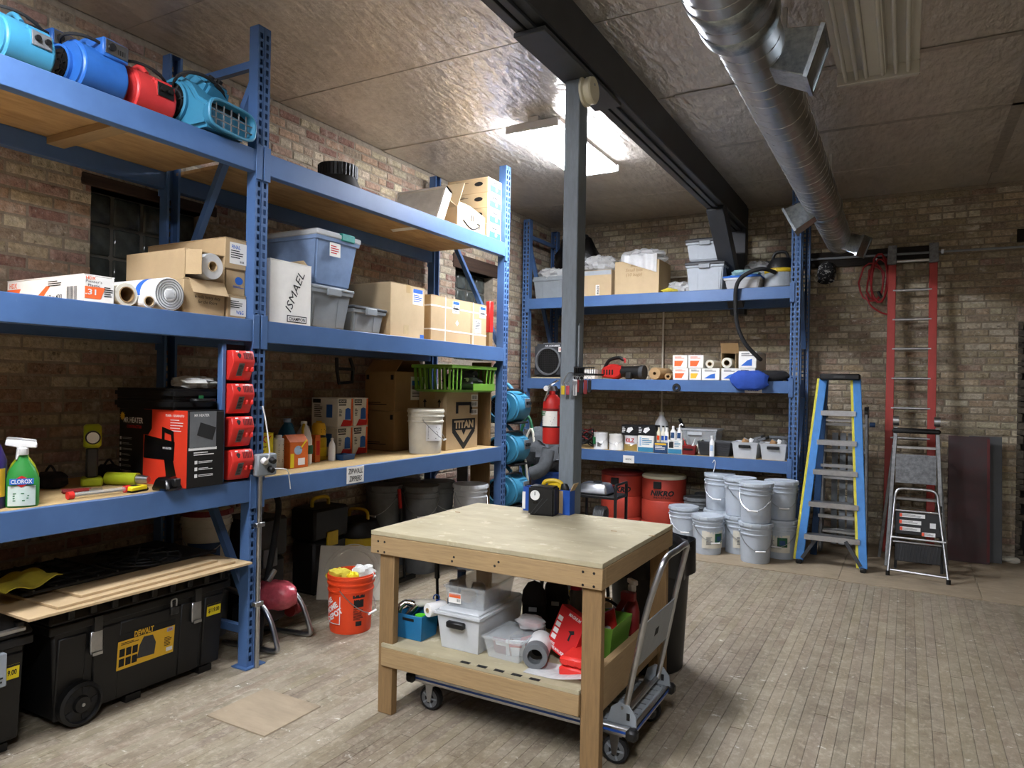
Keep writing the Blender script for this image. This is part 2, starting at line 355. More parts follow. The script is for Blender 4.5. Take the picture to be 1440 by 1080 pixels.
# brick walls
mat('mortar_l', '#a59a89', .95, var=.2, scale=20, bump=.5, bscale=70); mat('mortar_b', '#978c79', .95, var=.2, scale=20, bump=.5, bscale=70)
for n in 'lb':
    m = mat('brick_' + n, rough=.9, var=.55, scale=34, bump=.8, bscale=80, attr=True)
    layer(m, '#d6cdbd' if n == 'l' else '#cfc5b2', 8, .52, .72, amt=.55); layer(m, '#3a3028', 17, .58, .68, amt=.7, off=4); layer(m, '#e2dccf', 30, .60, .68, amt=.5, off=6)
layer(MATS['brick_b'], '#ddd8cc', 2.6, .60, .66, (1, 1, 2.2), .6, off=7)
PAL_L = ['#c9b69c', '#d4c6aa', '#c0ab92', '#c0a48c', '#b49684', '#a98474', '#dccfb4', '#b5a38c', '#cbbba2', '#9d7566', '#d0bfa6']
PAL_B = ['#c6baa0', '#d2c6aa', '#b9ab90', '#b3a28a', '#c4b496', '#ab9884', '#d8ccb0', '#b4a68c', '#c0ac8c', '#b09682']
def brick_layout(a0, a1, z0, z1, holes, seed):
    R = random.Random(seed); out = []; ch = .0715; n = 0; z = z0
    while z + ch <= z1 + .01:
        zc = z + ch/2; cuts = sorted((h[0], h[1]) for h in holes if h[2] - .02 < zc < h[3] + .02); segs = []; s = a0
        for h0, h1 in cuts: segs.append((s, h0)); s = h1
        segs.append((s, a1)); n += 1
        for s0, s1 in segs:
            head = n % 7 == 0; p = s0 - (.105 if n % 2 else 0) - R.uniform(0, .02)
            while p < s1:
                L = (.1 if head else .2) + R.uniform(-.008, .01); a, b = max(p, s0), min(p + L, s1)
                if b - a > .03: out.append(((a+b)/2, zc, b - a))
                p += L + .014
        z += ch
    return out
W1 = (2.43, 3.21, 1.99, 2.76); W2 = (6.28, 7.06, 1.905, 2.88); DO = (.985, 1.9, -.1, 2.32)
def wall_slab(holes, a0, a1, z0, z1, mk):
    """slab pieces around the openings"""
    xs = sorted({a0, a1, *[h[0] for h in holes], *[h[1] for h in holes]})
    for s0, s1 in zip(xs, xs[1:]):
        hs = [h for h in holes if h[0] <= s0 + 1e-6 and h[1] >= s1 - 1e-6]
        if hs:
            if hs[0][2] > z0: mk(s0, s1, z0, hs[0][2])
            if hs[0][3] < z1: mk(s0, s1, hs[0][3], z1)
        else: mk(s0, s1, z0, z1)
g = G(); wall_slab([W1, W2], YF, YB + .2, 0, ZC + .1, lambda a, b, c, d: g.box(XL - .26, XL - .006, a, b, c, d))
wall_left = struct(g.build('wall_left', 'mortar_l'), 'old brick wall behind the long rack')
P = [((XL + rnd(-.003, .003), a, z), L, .0565) for a, z, L in brick_layout(.6, YB, 0, ZC, [W1, W2], 21)]
def lscore(c, L, H):
    q = to_px(c)
    if not q or not (-20 < q[0] < 735 and -20 < q[1] < 700): return 0
    x, y, d = q
    ok = y < 78 + .36*x or (x < 130 and 190 < y < 400) or (x < 235 and 470 < y < 650) or (380 < x < 540 and 490 < y < 600) or (380 < x < 600 and 300 < y < 400) or (x > 600 and y < 480)
    return (L * H / d ** 2) * (1 if ok else .0)
pieces(wall_left, 'brick', P, 'x+', .05, 'brick_l', PAL_L, lscore, seed=31)
g = G(); wall_slab([DO], XL - .2, XR, 0, ZC + .1, lambda a, b, c, d: g.box(a, b, YB + .006, YB + .26, c, d))
wall_back = struct(g.build('wall_back', 'mortar_b'), 'old tan brick wall across the back')
P = [((a, YB + rnd(-.003, .003), z), L, .0565) for a, z, L in brick_layout(XL, 2.4, 0, ZC, [DO], 22)]
def bscore(c, L, H):
    q = to_px(c)
    if not q or not (780 < q[0] < 1445): return 0
    x, y, d = q
    ok = (x > 1145 and y < 780 and not (1330 < x < 1410 and y > 610)) or (830 < x < 1115 and (310 < y < 350 or 432 < y < 500 or 555 < y < 595))
    return (L * H / d ** 2) * (1 if ok else 0)
pieces(wall_back, 'brick', P, 'y-', .05, 'brick_b', PAL_B, bscore, seed=32)
mat('ledger', '#2c2620', .85, var=.3, scale=10, stretch=(1, 1, 4))
G().box(-1.05, .24, YB - .03, YB - .006, 3.0, 3.17).build('ledger_board', 'ledger', wall_back, bevel=.004); G().box(.93, 1.6, YB - .03, YB - .006, 3.14, 3.27).build('ledger_board', 'ledger', wall_back, bevel=.004)
mat('plain_brick', '#8d7a62', .9, var=.25, scale=12, bump=.4)
struct(G().box(XR, XR + .2, YF, YB + .2, 0, ZC + .1).build('wall_right', 'plain_brick')); struct(G().box(XL - .2, XR + .2, YF - .2, YF, 0, ZC + .1).build('wall_front', 'plain_brick'))
# broken jamb of the opening at the far right and a dark door added for the darkness beyond it
g = G()
R = random.Random(8); z = 0
while z < 2.3:
    h = R.uniform(.05, .09); d = R.uniform(.0, .05); g.box(DO[0] - .03, DO[0] + d, YB - .012, YB + .16, z, z + h - .006); z += h
mat('jamb_black', '#24211e', .85, var=.4, scale=18, col2='#6b6355'); g.build('jamb_rubble', 'jamb_black', wall_back, bevel=.004)
mat('darkness_black', '#17181a', .6)
door = struct(G().box(DO[0], DO[1], YB + .17, YB + .22, 0, DO[3]).build('darkness_door', 'darkness_black'), 'dark door added for the darkness beyond the broken brick opening')
G().lathe([(.03, 0), (.03, .03), (.012, .035), (.012, .06), (.03, .07), (.03, .09)], 12, (DO[0] + .1, YB + .17, 1.0), (0, -1, 0)).build('door_knob', 'steel', door)
# glass-block windows
mat('glass_block', '#555b57', .12, var=.3, scale=9, bump=.55, bscale=13, coat=.3)
mat('lintel', '#4a372b', .8, var=.3, scale=12, stretch=(1, .2, 3)); mat('joint', '#6b6a62', .9)
for n, (y0, y1, z0, z1) in enumerate((W1, W2), 1):
    w = struct(G().box(XL - .19, XL - .125, y0, y1, z0, z1).build('window_%d' % n, 'joint'), 'dark glass-block window in the brick wall')
    nr = 4 if n == 1 else 5; dy, dz = (y1 - y0) / 4, (z1 - z0) / nr; gb = G().frus((dy - .012, dz - .012), (dy - .03, dz - .03), 0, .02).xf(Mx.Rotation(PI/2, 4, 'Y')).mesh(bevel=.008); gb.materials.append(MATS['glass_block'])
    for i in range(4):
        for j in range(nr):
            o = obj('glass_block', gb, w); o.location = (XL - .125, y0 + (i + .5)*dy, z0 + (j + .5)*dz); o.scale = (1, dy/dz if 0 else 1, 1)
    G().box(XL - .2, XL + .012, y0 - .06, y1 + .08, z1, z1 + (.07 if n == 1 else .15)).build('lintel', 'lintel', w, bevel=.006)

# ceiling: foil-faced insulation boards, taped seams
mat('foil', '#ddd6cc', .36, .62, var=.1, scale=3, bump=1.0, bscale=9, stretch=(2.0, .8, 1)); MATS['foil'].node_tree.nodes['Bump'].inputs['Distance'].default_value = .022; layer(MATS['foil'], '#9a9084', 1.4, .48, .75, amt=.4)
mat('foil_tape', '#c9c2b8', .35, .7, var=.2, scale=20)
ceiling = struct(G().box(XL - .2, XR + .2, YF - .2, YB + .2, ZC + .004, ZC + .1).build('ceiling', 'dark_metal'), 'ceiling lined with foil-faced boards')
xs = [XL, -1.76, .68, 3.12, XR]; ys = [YF + 1.22*i for i in range(10)] + [YB]; bcache = {}
for i in range(4):
    for j in range(len(ys) - 1):
        w, d = xs[i+1] - xs[i], ys[j+1] - ys[j]; k = (round(w, 2), round(d, 2))
        if k not in bcache: bcache[k] = G().box(-w/2 + .003, w/2 - .003, -d/2 + .003, d/2 - .003, -.02, .01).mesh(bevel=.003); bcache[k].materials.append(MATS['foil'])
        o = obj('foil_board', bcache[k], ceiling); o.location = ((xs[i]+xs[i+1])/2, (ys[j]+ys[j+1])/2, ZC + rnd(-.003, .003)); o.rotation_euler = (rnd(-.002, .002), rnd(-.0015, .0015), 0)
for x in (.68,):
    G().box(x - .04, x + .04, 2.5, 8.1, ZC - .0255, ZC - .0235).build('foil_tape', 'foil_tape', ceiling)
for y in (ys[7], ys[8]): G().box(-1.5, 3.5, y - .025, y + .025, ZC - .0255, ZC - .0235).build('foil_tape', 'foil_tape', ceiling)

# timber beam, bolster, post, knee brace and wall post
beam = struct(G().box(-1.80, -1.63, YF, 8.42, 3.49, 3.76).build('trim_1', 'beam_paint', bevel=.008), 'dark grey timber beam under the ceiling')
G().box(-1.80, -1.745, YF, 8.42, 3.462, 3.49).build('lower_board', 'beam_paint', beam, bevel=.003)
G().box(-1.735, -1.69, YF, 8.42, 3.468, 3.49).build('lower_board', 'beam_paint', beam, bevel=.003)
G().box(-1.81, -1.625, 3.2, 4.3, 3.435, 3.462).build('bolster', 'beam_paint', beam, bevel=.004)
post = struct(G().box(-1.785, -1.69, 3.79, 3.91, .006, 3.435).build('trim_2', 'post_paint', bevel=.005), 'dark grey painted timber post behind the workbench')
mat('bare_base', '#9b8a70', .8); G().box(-1.787, -1.688, 3.788, 3.912, .006, .32).build('bare_base', 'bare_base', post)
brace = struct(G().bar((-1.715, 7.25, 3.5), (-1.715, 8.35, 2.62), .15, .17, (1, 0, 0)).build('trim_3', 'beam_paint', bevel=.006), 'dark knee brace from beam to back wall')
struct(G().box(-1.80, -1.64, 8.40, 8.54, 2.5, 3.76).build('trim_4', 'beam_paint', bevel=.006), 'dark timber corbel post high on the back wall')

# ---------------------------------------------------------------- lamps
mat('lens', '#f3f6ff', .3, var=0, emit=LAMP); mat('lamp_white', '#dedede', .4, var=.03)
def led_fixture(label, loc):
    t = thing('ceiling_light', label, 'ceiling light', loc, 0, 'lit ceiling fixtures'); w, l = .23, .65
    G().box(-.205, .205, -l, l, .045, .07).build('housing', 'lamp_white', t, bevel=.004)
    for s in (-1, 1):
        G().box(s*.115 - .105, s*.115 + .105, -l + .015, l - .015, .005, .044).build('lens', 'lens', t, bevel=.012)
        G().box(-w, w, s*l - .012, s*l + .012, 0, .06).build('end_cap', 'lamp_white', t, bevel=.003)
        G().box(-.045, .045, s*(l - .04) - .02, s*(l - .04) + .02, .07, .115).build('mount_bracket', 'lamp_white', t, bevel=.002)
    return t
led_fixture('bright rectangular ceiling light in view left of the dark post', (-2.59, 5.55, 3.635))
led_fixture('lit rectangular ceiling light behind the viewer above the near end of the rack', (-2.4, .5, 3.635))
led_fixture('lit rectangular ceiling light behind the viewer over the open floor', (.2, -.6, 3.635))
t = thing('tube_light', 'unlit white six-tube fluorescent fixture on the foil ceiling', 'ceiling light', (-.195, 4.55, 3.66))
G().prism([(-.06, .085), (-.05, .03), (.05, .03), (.06, .085)], 'y', -.6, .6).build('reflector_ridge', 'tubes_off', t)
G().box(-.235, .235, -.62, .62, .083, .088).build('back_plate', 'tubes_off', t)
for s in (-1, 1): G().box(-.24, .24, s*.62 - .02, s*.62 + .02, 0, .088).build('end_channel', 'tubes_off', t, bevel=.004)
tm = G().cyl((0, -.6, 0), (0, .6, 0), .013, n=12).mesh(); tm.materials.append(MATS['tubes_off'])
for x in (-.195, -.13, -.075, .02, .095, .165): o = obj('tube', tm, t); o.location = (x + .01, 0, .028)

# spiral duct with side outlets
DX, DZ = -.62, 3.16
t = thing('spiral_duct', 'galvanised spiral ventilation duct running along under the ceiling', 'duct', (DX, 0, DZ))
def duct_seg(y0, y1, r):
    G().lathe([(r, y0), (r, y1)], 40, (0, 0, 0), (0, 1, 0), cap=False).build('duct_pipe', 'duct_metal', t)
    n = int((y1 - y0) / .105); g = G(); pts = []
    for i in range(n * 18 + 1): a = 2*PI*i/18; pts.append((math.cos(a)*r, y0 + (y1-y0)*i/(n*18), math.sin(a)*r))
    g.tube(pts, .0035, 4); g.build('spiral_seam', 'duct_metal', t)
duct_seg(-2.4, 2.93, .158); duct_seg(2.93, 6.35, .137); duct_seg(6.35, 7.95, .122)
for y, r in ((2.93, .158), (6.35, .137), (2.72, .158)): G().lathe([(r*.86, .05), (r + .004, .045), (r + .006, .0), (r + .004, -.05), (r, -.055)], 40, (0, y, 0), (0, 1, 0), cap=False).build('coupling', 'galv', t)
G().lathe([(.0, 0), (.122, 0), (.125, -.03)], 40, (0, 7.95, 0), (0, 1, 0), cap=False).build('end_cap', 'galv', t)
for y in (4.15, 6.9): G().box(-.012, .012, y - .01, y + .01, .12, ZC - DZ - .01).build('hanger', 'steel', t)
def outlet(loc, ang, yaw, s, lo, sz):
    """square collar leaving the duct at ang below horizontal"""
    m = Mx.Translation(loc) @ Mx.Rotation(yaw, 4, 'Z') @ Mx.Rotation(ang, 4, 'Y'); o = G().frus((s*.82, s*.82), (s, s), 0, lo, (0, 0)).xf(Mx.Rotation(PI/2, 4, 'Y')).xf(m).build('outlet_box', 'galv', t, bevel=.004)
    G().open_frus((s + .016, s + .016), (s + .016, s + .016), lo - .005, lo + .014, .014).xf(Mx.Rotation(PI/2, 4, 'Y')).xf(m).build('outlet_rim', 'galv', o)
    G().box(-s*.42, s*.42, -s*.42, s*.42, lo + .0005, lo + .003).xf(Mx.Rotation(PI/2, 4, 'Y')).xf(m).build('outlet_mouth', 'dark_metal', o)
outlet((.09, 3.34, -.03), math.radians(18), 0, .21, .17, 0); outlet((-.08, 6.2, -.06), math.radians(28), PI, .2, .17, 0); outlet((.06, 7.72, -.04), math.radians(22), -.3, .19, .19, 0)

# ---------------------------------------------------------------- pallet racks
def upright_mesh(h):
    g = G(); w, d = .045, .072; ys = [-w, -.031, -.013, .013, .031, w]; z = .03; zs = [0]
    def q(y0, y1, z0, z1): g.add([(0, y0, z0), (0, y1, z0), (0, y1, z1), (0, y0, z1)], [(0, 1, 2, 3)])
    last = 0
    while z + .05 < h:
        q(-w, w, last, z + .008)
        for a, b in ((0, 1), (2, 3), (4, 5)): q(ys[a], ys[b], z + .008, z + .04)
        last = z + .04; z += .05
    q(-w, w, last, h)
    for s in (-1, 1): g.add([(0, s*w, 0), (0, s*w, h), (-d, s*w, h), (-d, s*w, 0)], [(0, 1, 2, 3)])
    for s in (-1, 1): g.add([(-d, s*w, 0), (-d, s*(w - .016), 0), (-d, s*(w - .016), h), (-d, s*w, h)], [(0, 1, 2, 3)])
    g.add([(0, -w, h), (0, w, h), (-d, w, h), (-d, -w, h)], [(0, 1, 2, 3)])
    for s in (-1, 1): g.box(-.004, .0025, s*.0215 - .0195 if 0 else -.004, .004, 0, h)   # rolled rib between the slot columns
    m = g.mesh(); m.materials.append(MATS['blue_steel']); return m
UM = upright_mesh(3.66)
def rack(name, label, loc, rz, posts, levels, depth, boards, diags):
    """local x+ = front, y along the bays"""
    t = thing(name, label, 'shelving', loc, rz)
    for k, y in enumerate(posts):
        o = obj('upright', UM, t); o.location = (0, y, 0)
        o = obj('upright', UM, t); o.location = (-depth, y, 0); o.rotation_euler = (0, 0, PI)
        for x in (-.036, -depth + .036): G().box(x - .06, x + .06, y - .07, y + .07, .0002, .008).build('foot_plate', 'blue_steel', t)
        for z in (.2, 3.46): G().box(-depth + .07, -.07, y - .018, y + .018, z - .022, z + .022).build('frame_brace', 'blue_steel', t)
        for (xa, za, xb, zb) in diags[k]: G().bar((xa, y, za), (xb, y, zb), .038, .042, (0, 1, 0)).build('frame_brace', 'blue_steel', t)
    for b, (y0, y1) in enumerate(zip(posts, posts[1:])):
        for z in levels:
            for f, x in ((1, 0), (0, -depth)):
                s = 1 if f else -1
                prof = [(x + s*.008, z - .125), (x + s*.008, z), (x - s*.022, z), (x - s*.022, z - .022), (x - s*.052, z - .022), (x - s*.052, z - .125)]
                o = G().prism(prof, 'y', y0 + .046, y1 - .046).build('beam', 'blue_steel', t, bevel=.003)
                for yy, q in ((y0, 1), (y1, -1)):
                    G().box(min(x + s*.001, x + s*.012), max(x + s*.001, x + s*.012), min(yy + q*.006, yy + q*.052), max(yy + q*.006, yy + q*.052), z - .165, z + .03).build('connector', 'blue_steel', o, bevel=.002)
    for (y0, y1, z, m) in boards:
        G().box(-depth + .024, -.024, y0, y1, z - .0205, z + .0005).build('shelf_board', m, t, bevel=.001)
    return t
XF = -3.245; DEP = .86; P0, P1, P2 = 0.0, 2.845, 5.695; ZT, ZM, ZL = 2.945, 1.98, 1.072
F, Rr = -.08, -DEP + .08
d1 = [(F, 3.36, Rr, 2.1), (Rr, 1.55, F, .4)]; d2 = [(Rr, 3.36, F, 2.02), (F, 1.83, Rr, .75)]
lb = [(.05, 2.15, ZT, 'deck_ply'), (2.155, 2.80, ZT, 'deck_ply'), (2.89, 5.1, ZT, 'deck_ply'), (5.105, 5.65, ZT, 'deck_ply'), (.05, 2.80, ZM, 'deck_ply'), (2.89, 5.65, ZM, 'deck_ply'), (.05, 1.3, ZL, 'particle'), (1.305, 2.80, ZL, 'particle'), (2.89, 4.4, ZL, 'particle'), (4.405, 5.65, ZL, 'particle')]
rl = rack('pallet_rack', 'long blue steel pallet rack along the left brick wall', (XF, 0, 0), 0, (P0, P1, P2), (ZT, ZM, ZL), DEP, lb, (d1, d1, d2))
G().box(-DEP + .03, -.03, 2.10, 2.19, ZT - .06, ZT - .0215).build('cross_support', 'lumber', rl)
G().box(-.30, -.10, 2.86, 2.89, ZT - .014, ZT - .002).build('shelf_shim', 'lumber', rl)
YR = 7.60; bl = 3.07; BT, BM, BL = 2.69, 1.73, .92
bb = [(.05, 1.5, BT, 'deck_ply'), (1.505, bl - .05, BT, 'deck_ply'), (.05, bl - .05, BM, 'deck_ply'), (.05, bl - .05, BL, 'particle')]
rb = rack('pallet_rack', 'shorter blue pallet rack across the back brick wall', (-4.06, YR, 0), -PI/2, (0, bl), (BT, BM, BL), .84, bb, ([(F, 3.36, -.76, 2.1), (-.76, 1.55, F, .4)],) * 2)
# ---------------------------------------------------------------- generic things
def carton(label, x0, x1, y0, y1, z0, h, m='card', tape='y', group=None, name='cardboard_box', rz=0, flaps=True, tm='tape', cat='box'):
    t = thing(name, label, cat, ((x0+x1)/2, (y0+y1)/2, z0), rz, group); a, b = (x1-x0)/2, (y1-y0)/2
    G().box(-a, a, -b, b, 0, h - .004 if flaps else h).build('body', m, t, bevel=.004)
    if flaps:
        for s in (-1, 1):
            if tape == 'y': G().box(min(s*.001, s*a), max(s*.001, s*a), -b, b, h - .004, h).build('flap', m, t)
            else: G().box(-a, a, min(s*.001, s*b), max(s*.001, s*b), h - .004, h).build('flap', m, t)
        if tm:
            g = G()
            if tape == 'y': g.box(-.025, .025, -b - .0008, b + .0008, h, h + .0006).box(-.025, .025, -b - .0008, -b - .0002, h - .06, h)
            else: g.box(-a - .0008, a + .0008, -.025, .025, h, h + .0006).box(a + .0002, a + .0008, -.025, .025, h - .06, h)
            g.build('packing_tape', tm, t)
    return t, a, b, h
PM = {}
def pail(label, loc, m='pail_grey', lid='pail_grey', rz=0, group=None, r=.15, h=.37, handle=True, name='pail', down=True, ha=0.):
    t = thing(name, label, 'bucket', loc, rz, group); k = r / .15; z = h
    key = (m, r, h, lid is None)
    if key not in PM:
        prof = [(.125*k, .004), (.130*k, 0), (.133*k, .02), (.143*k, z - .11), (.150*k, z - .108), (.150*k, z - .098), (.1445*k, z - .096), (.146*k, z - .065), (.153*k, z - .063), (.153*k, z - .052), (.147*k, z - .05), (.148*k, z - .03), (.155*k, z - .028), (.155*k, z - .012), (.15*k, z - .01), (.15*k, z)]
        if lid is None: prof += [(.146*k, z), (.143*k, z - .1), (.128*k, .006), (.0, .006)]
        me = G().lathe(prof, 30, cap=lid is not None).mesh(ang=50); me.materials.append(MATS[m]); PM[key] = me
    obj('body', PM[key], t)
    if lid:
        kl = ('lid', lid, r)
        if kl not in PM:
            g = G().lathe([(.150*k, -.03), (.158*k, -.03), (.160*k, -.004), (.157*k, .004), (.148*k, .004), (.146*k, -.004), (.0, -.004)], 30, cap=False)
            for i in range(12): a = 2*PI*i/12; g.cbox((math.cos(a)*.1585*k, math.sin(a)*.1585*k, -.016), (.008, .008, .024))
            me = g.mesh(ang=40); me.materials.append(MATS[lid]); PM[kl] = me
        o = obj('lid', PM[kl], t); o.location = (0, 0, z)
    if handle:
        e = .152*k; zz = z - .08; dr = .17 if down else -.1
        pts = [(math.cos(PI*i/12)*e, -math.sin(PI*i/12)*(e + .01), zz - math.sin(PI*i/12)*dr) for i in range(13)]; mh = Mx.Rotation(ha, 4, 'Z')
        o = G().tube(pts, .0032, 6).xf(mh).build('wire_handle', 'steel', t); G().cyl((-.045, -e - .01, zz - dr), (.045, -e - .01, zz - dr), .008, n=10).xf(mh).build('grip', 'white', o)
        for s in (-1, 1): G().cyl((s*e*.96, 0, zz), (s*(e + .006), 0, zz), .012, n=10).xf(mh).build('handle_ear', m, t)
        return t
def tote(label, loc, d, h, m, lid, rz=0, group=None, lid_h=.03, over=.03, handles=None, lidless=False, ribs=True, taper=.86, name='storage_tote'):
    t = thing(name, label, 'storage bin', loc, rz, group); dx, dy = d
    if lidless: G().open_frus((dx*taper, dy*taper), (dx, dy), 0, h, .004).build('body', m, t, bevel=.004)
    else: G().frus((dx*taper, dy*taper), (dx, dy), 0, h - lid_h).build('body', m, t, bevel=.012, seg=2)
    if ribs:
        for s in (-1, 1):
            for q in (-.28, .28):
                G().prism([(-.035, 0.02), (.035, .02), (.04, h - lid_h - .02), (-.04, h - lid_h - .02)], 'y', 0, .006).xf(Mx.Translation((q*dx, s*dy*taper/2 + (-.002 if s > 0 else -.004), 0)) @ Mx.Rotation(-s*math.atan2(dy*(1-taper)/2, h), 4, 'X')).build('rib', m, t)
        for q in (-.28, .28): G().prism([(-.035, .02), (.035, .02), (.04, h - lid_h - .02), (-.04, h - lid_h - .02)], 'x', 0, .006).xf(Mx.Translation((dx*taper/2 - .002, q*dy, 0)) @ Mx.Rotation(math.atan2(dx*(1-taper)/2, h), 4, 'Y')).build('rib', m, t)
    G().open_frus((dx + .012, dy + .012), (dx + .02, dy + .02), h - lid_h - .025, h - lid_h, .012).build('rim', m, t, bevel=.003)
    if lid:
        o = G().frus((dx + over, dy + over), (dx + over, dy + over), h - lid_h, h - lid_h*.35).frus((dx - .02, dy - .02), (dx - .05, dy - .05), h - lid_h*.4, h).build('lid', lid, t, bevel=.006)
    if handles:
        G().cbox((dx/2 + .016, 0, h - lid_h - .012), (.02, min(.16, dy*.35), .05)).build('handle', handles, t, bevel=.006); G().cbox((0, -dy/2 - .016, h - lid_h - .012), (min(.16, dx*.3), .02, .05)).build('handle', handles, t, bevel=.006)
    return t
def air_mover(label, loc, rz, m, group=None, s=1., boxy=False, md='teal_dark', flip=False):
    """centrifugal floor fan: mouth at local +x, round intake at local -y"""
    t = thing('air_mover', label, 'fan', loc, rz, group); w = .15*s; R0 = .155*s; fl = Mx.Diagonal((-1 if flip else 1, 1, 1, 1))
    pts = []
    for i in range(22):
        a = -PI/2 + .25 - i * (1.72*PI) / 21; pts.append((-.03*s + math.cos(a)*R0*(1 - .008*i/2), .165*s + math.sin(a)*R0))
    poly = [(.22*s, .02*s), (.02*s, .008*s)] + pts[::1][1:17] + [(.09*s, .262*s), (.14*s, .19*s), (.22*s, .145*s)]
    G().prism(poly, 'y', -w, w).xf(fl).build('housing', m, t, bevel=.02*s, seg=3)
    G().box(-.15*s, .16*s, -w*.8, w*.8, 0, .02*s).build('foot', 'rubber', t, bevel=.004)
    for sd in (-1, 1):
        o = G().lathe([(.118*s, 0), (.122*s, .02*s), (.108*s, .024*s), (.1*s, .004*s)], 28, (-.03*s, sd*w, .165*s), (0, sd, 0), cap=False).build('intake_ring', m, t)
        g = G().lathe([(.102*s, .004), (.1*s, .006), (0, .006)], 24, (-.03*s, sd*w, .165*s), (0, sd, 0), cap=False); g.build('intake_mesh', 'black', t)
        g = G()
        for i in range(8): a = PI*i/4 + .2; g.bar((-.03*s, sd*(w + .012*s), .165*s), (-.03*s + math.cos(a)*.105*s, sd*(w + .012*s), .165*s + math.sin(a)*.105*s), .006*s, .006*s)
        for rr in (.04, .075): g.lathe([(rr*s, 0), (rr*s + .006*s, 0), (rr*s + .006*s, .006), (rr*s, .006)], 24, (-.03*s, sd*(w + .008*s), .165*s), (0, sd, 0), cap=False)
        g.cyl((-.03*s, sd*w, .165*s), (-.03*s, sd*(w + .018*s), .165*s), .036*s, n=4); g.build('intake_grille', 'dark_grey' if not boxy else 'black', t)
    def oval(a, hw, hh):
        c, d = math.cos(a), math.sin(a); return hw*s*math.copysign(abs(c)**.5, c), .09*s + hh*s*math.copysign(abs(d)**.6, d)
    o = G().sheet(lambda p, q: (lambda yz: (.15*s + .105*s*q, yz[0], yz[1]))(oval(2*PI*p, .14 + .028*q, .06 + .018*q)), 40, 4).xf(fl).build('outlet_hood', m, t, solid=.006*s, ang=60)
    rim = [(.255*s, *oval(2*PI*p/40, .168, .078)) for p in range(40)]; G().tube(rim, .009*s, 8, closed=True).xf(fl).build('outlet_rim', m, o)
    G().add([(.215*s, *oval(2*PI*p/40, .15, .066)) for p in range(40)], [tuple(range(40))]).xf(fl).build('outlet_dark', 'black', o)
    g = G()
    for i in range(-2, 3): g.box(.24*s, .245*s, i*.055*s - .003*s, i*.055*s + .003*s, .02*s, .15*s)
    for z in (.065, .105): g.box(.24*s, .245*s, -.16*s, .16*s, z*s - .003*s, z*s + .003*s)
    g.xf(fl).build('outlet_grille', 'mid_grey', o)
    if boxy:
        bx = G().box(.0, .16*s, -.02*s, .15*s, .26*s, .37*s).build('control_box', m, t, bevel=.006)
        G().box(.16*s, .165*s, -.005*s, .138*s, .28*s, .36*s).build('control_panel', 'steel', bx); G().cyl((.165*s, .03*s, .32*s), (.18*s, .03*s, .32*s), .022*s, n=14).build('knob', 'black', bx)
        lines(bx, (.165*s, .095*s, .31*s), '+x', .06*s, .03*s, 4, vert=True)
    else:
        ms = Mx.Translation((.135*s, .05*s, .20*s)) @ Mx.Rotation(math.radians(86), 4, 'Y') if flip else Mx.Translation((.055*s, .03*s, .30*s)) @ Mx.Rotation(math.radians(38), 4, 'Y')
        bx = G().frus((.17*s, .2*s), (.13*s, .16*s), -.05*s, .045*s).xf(ms).build('control_box', m, t, bevel=.018*s, seg=2)
        G().box(-.045*s, .045*s, -.06*s, .06*s, .045*s, .052*s).xf(ms).build('control_panel', 'mid_grey' if m != 'mover_red' else 'black', bx, bevel=.004)
        for yy in (-.03, .03): G().cyl(ms @ V((0, yy*s, .05*s)), ms @ V((0, yy*s, .07*s)), .017*s, n=12).build('knob', 'black', bx)
    G().tube([(-.13*s, .02*s, .27*s), (-.12*s, .02*s, .36*s), (-.04*s, .02*s, .39*s), (.03*s, .02*s, .33*s)], .018*s, 10, 5).build('carry_handle', m, t)
    c = G(); pts = []
    for i in range(30): a = 2*PI*i/14; pts.append((.03*s + math.cos(a)*.10*s, math.sin(a)*(w + .02*s) - .01*s, (.29 if flip else .235)*s + (.04 if flip else .08)*s*math.cos(a + .6) + .006*s*i/14))
    c.tube(pts, .007*s, 6, 2).build('power_cord', 'rubber', t)
    return t

# ---------------------------------------------------------------- left rack, top shelf
z = ZT + .001
am = air_mover('light blue rounded air mover at the far left of the top shelf', (-3.43, 1.635, z), .1, 'teal', 'air movers on the top shelf', .72, flip=True)
air_mover('royal blue boxy air mover lying low beside the red one', (-3.45, 1.965, z), .1, 'mover_blue', 'air movers on the top shelf', .80, True, flip=True)
air_mover('royal blue boxy air mover raised behind the light blue one', (-3.86, 1.95, z + .13), .1, 'mover_blue', 'air movers on the top shelf', .80, True, flip=True)
cr = carton('brown cardboard box under the raised royal blue air mover', -4.05, -3.72, 1.82, 2.08, z, .128, 'card_dark', rz=0)
air_mover('red rounded air mover between the blue ones on the top shelf', (-3.47, 2.245, z), .06, 'mover_red', 'air movers on the top shelf', .78, flip=True)
air_mover('light blue air mover with black oval outlet at the corner upright', (-3.44, 2.565, z), .12, 'teal', 'air movers on the top shelf', .98)
# black ribbed duct adaptor
t = thing('duct_adaptor', 'black ribbed plastic duct adaptor on the top shelf', 'duct fitting', (-3.62, 3.86, z))
G().lathe([(.195, 0), (.2, .01), (.14, .15), (.135, .16)], 30, cap=False).lathe([(.13, .16), (.185, .005)], 30, cap=False).build('cone', 'black', t)
g = G().lathe([(.135, .158), (.137, .25), (.128, .25), (.126, .16)], 30, cap=False)
for i in range(30): a = 2*PI*i/30; g.cbox((math.cos(a)*.137, math.sin(a)*.137, .205), (.008, .008, .085))
g.build('ribbed_collar', 'black', t)
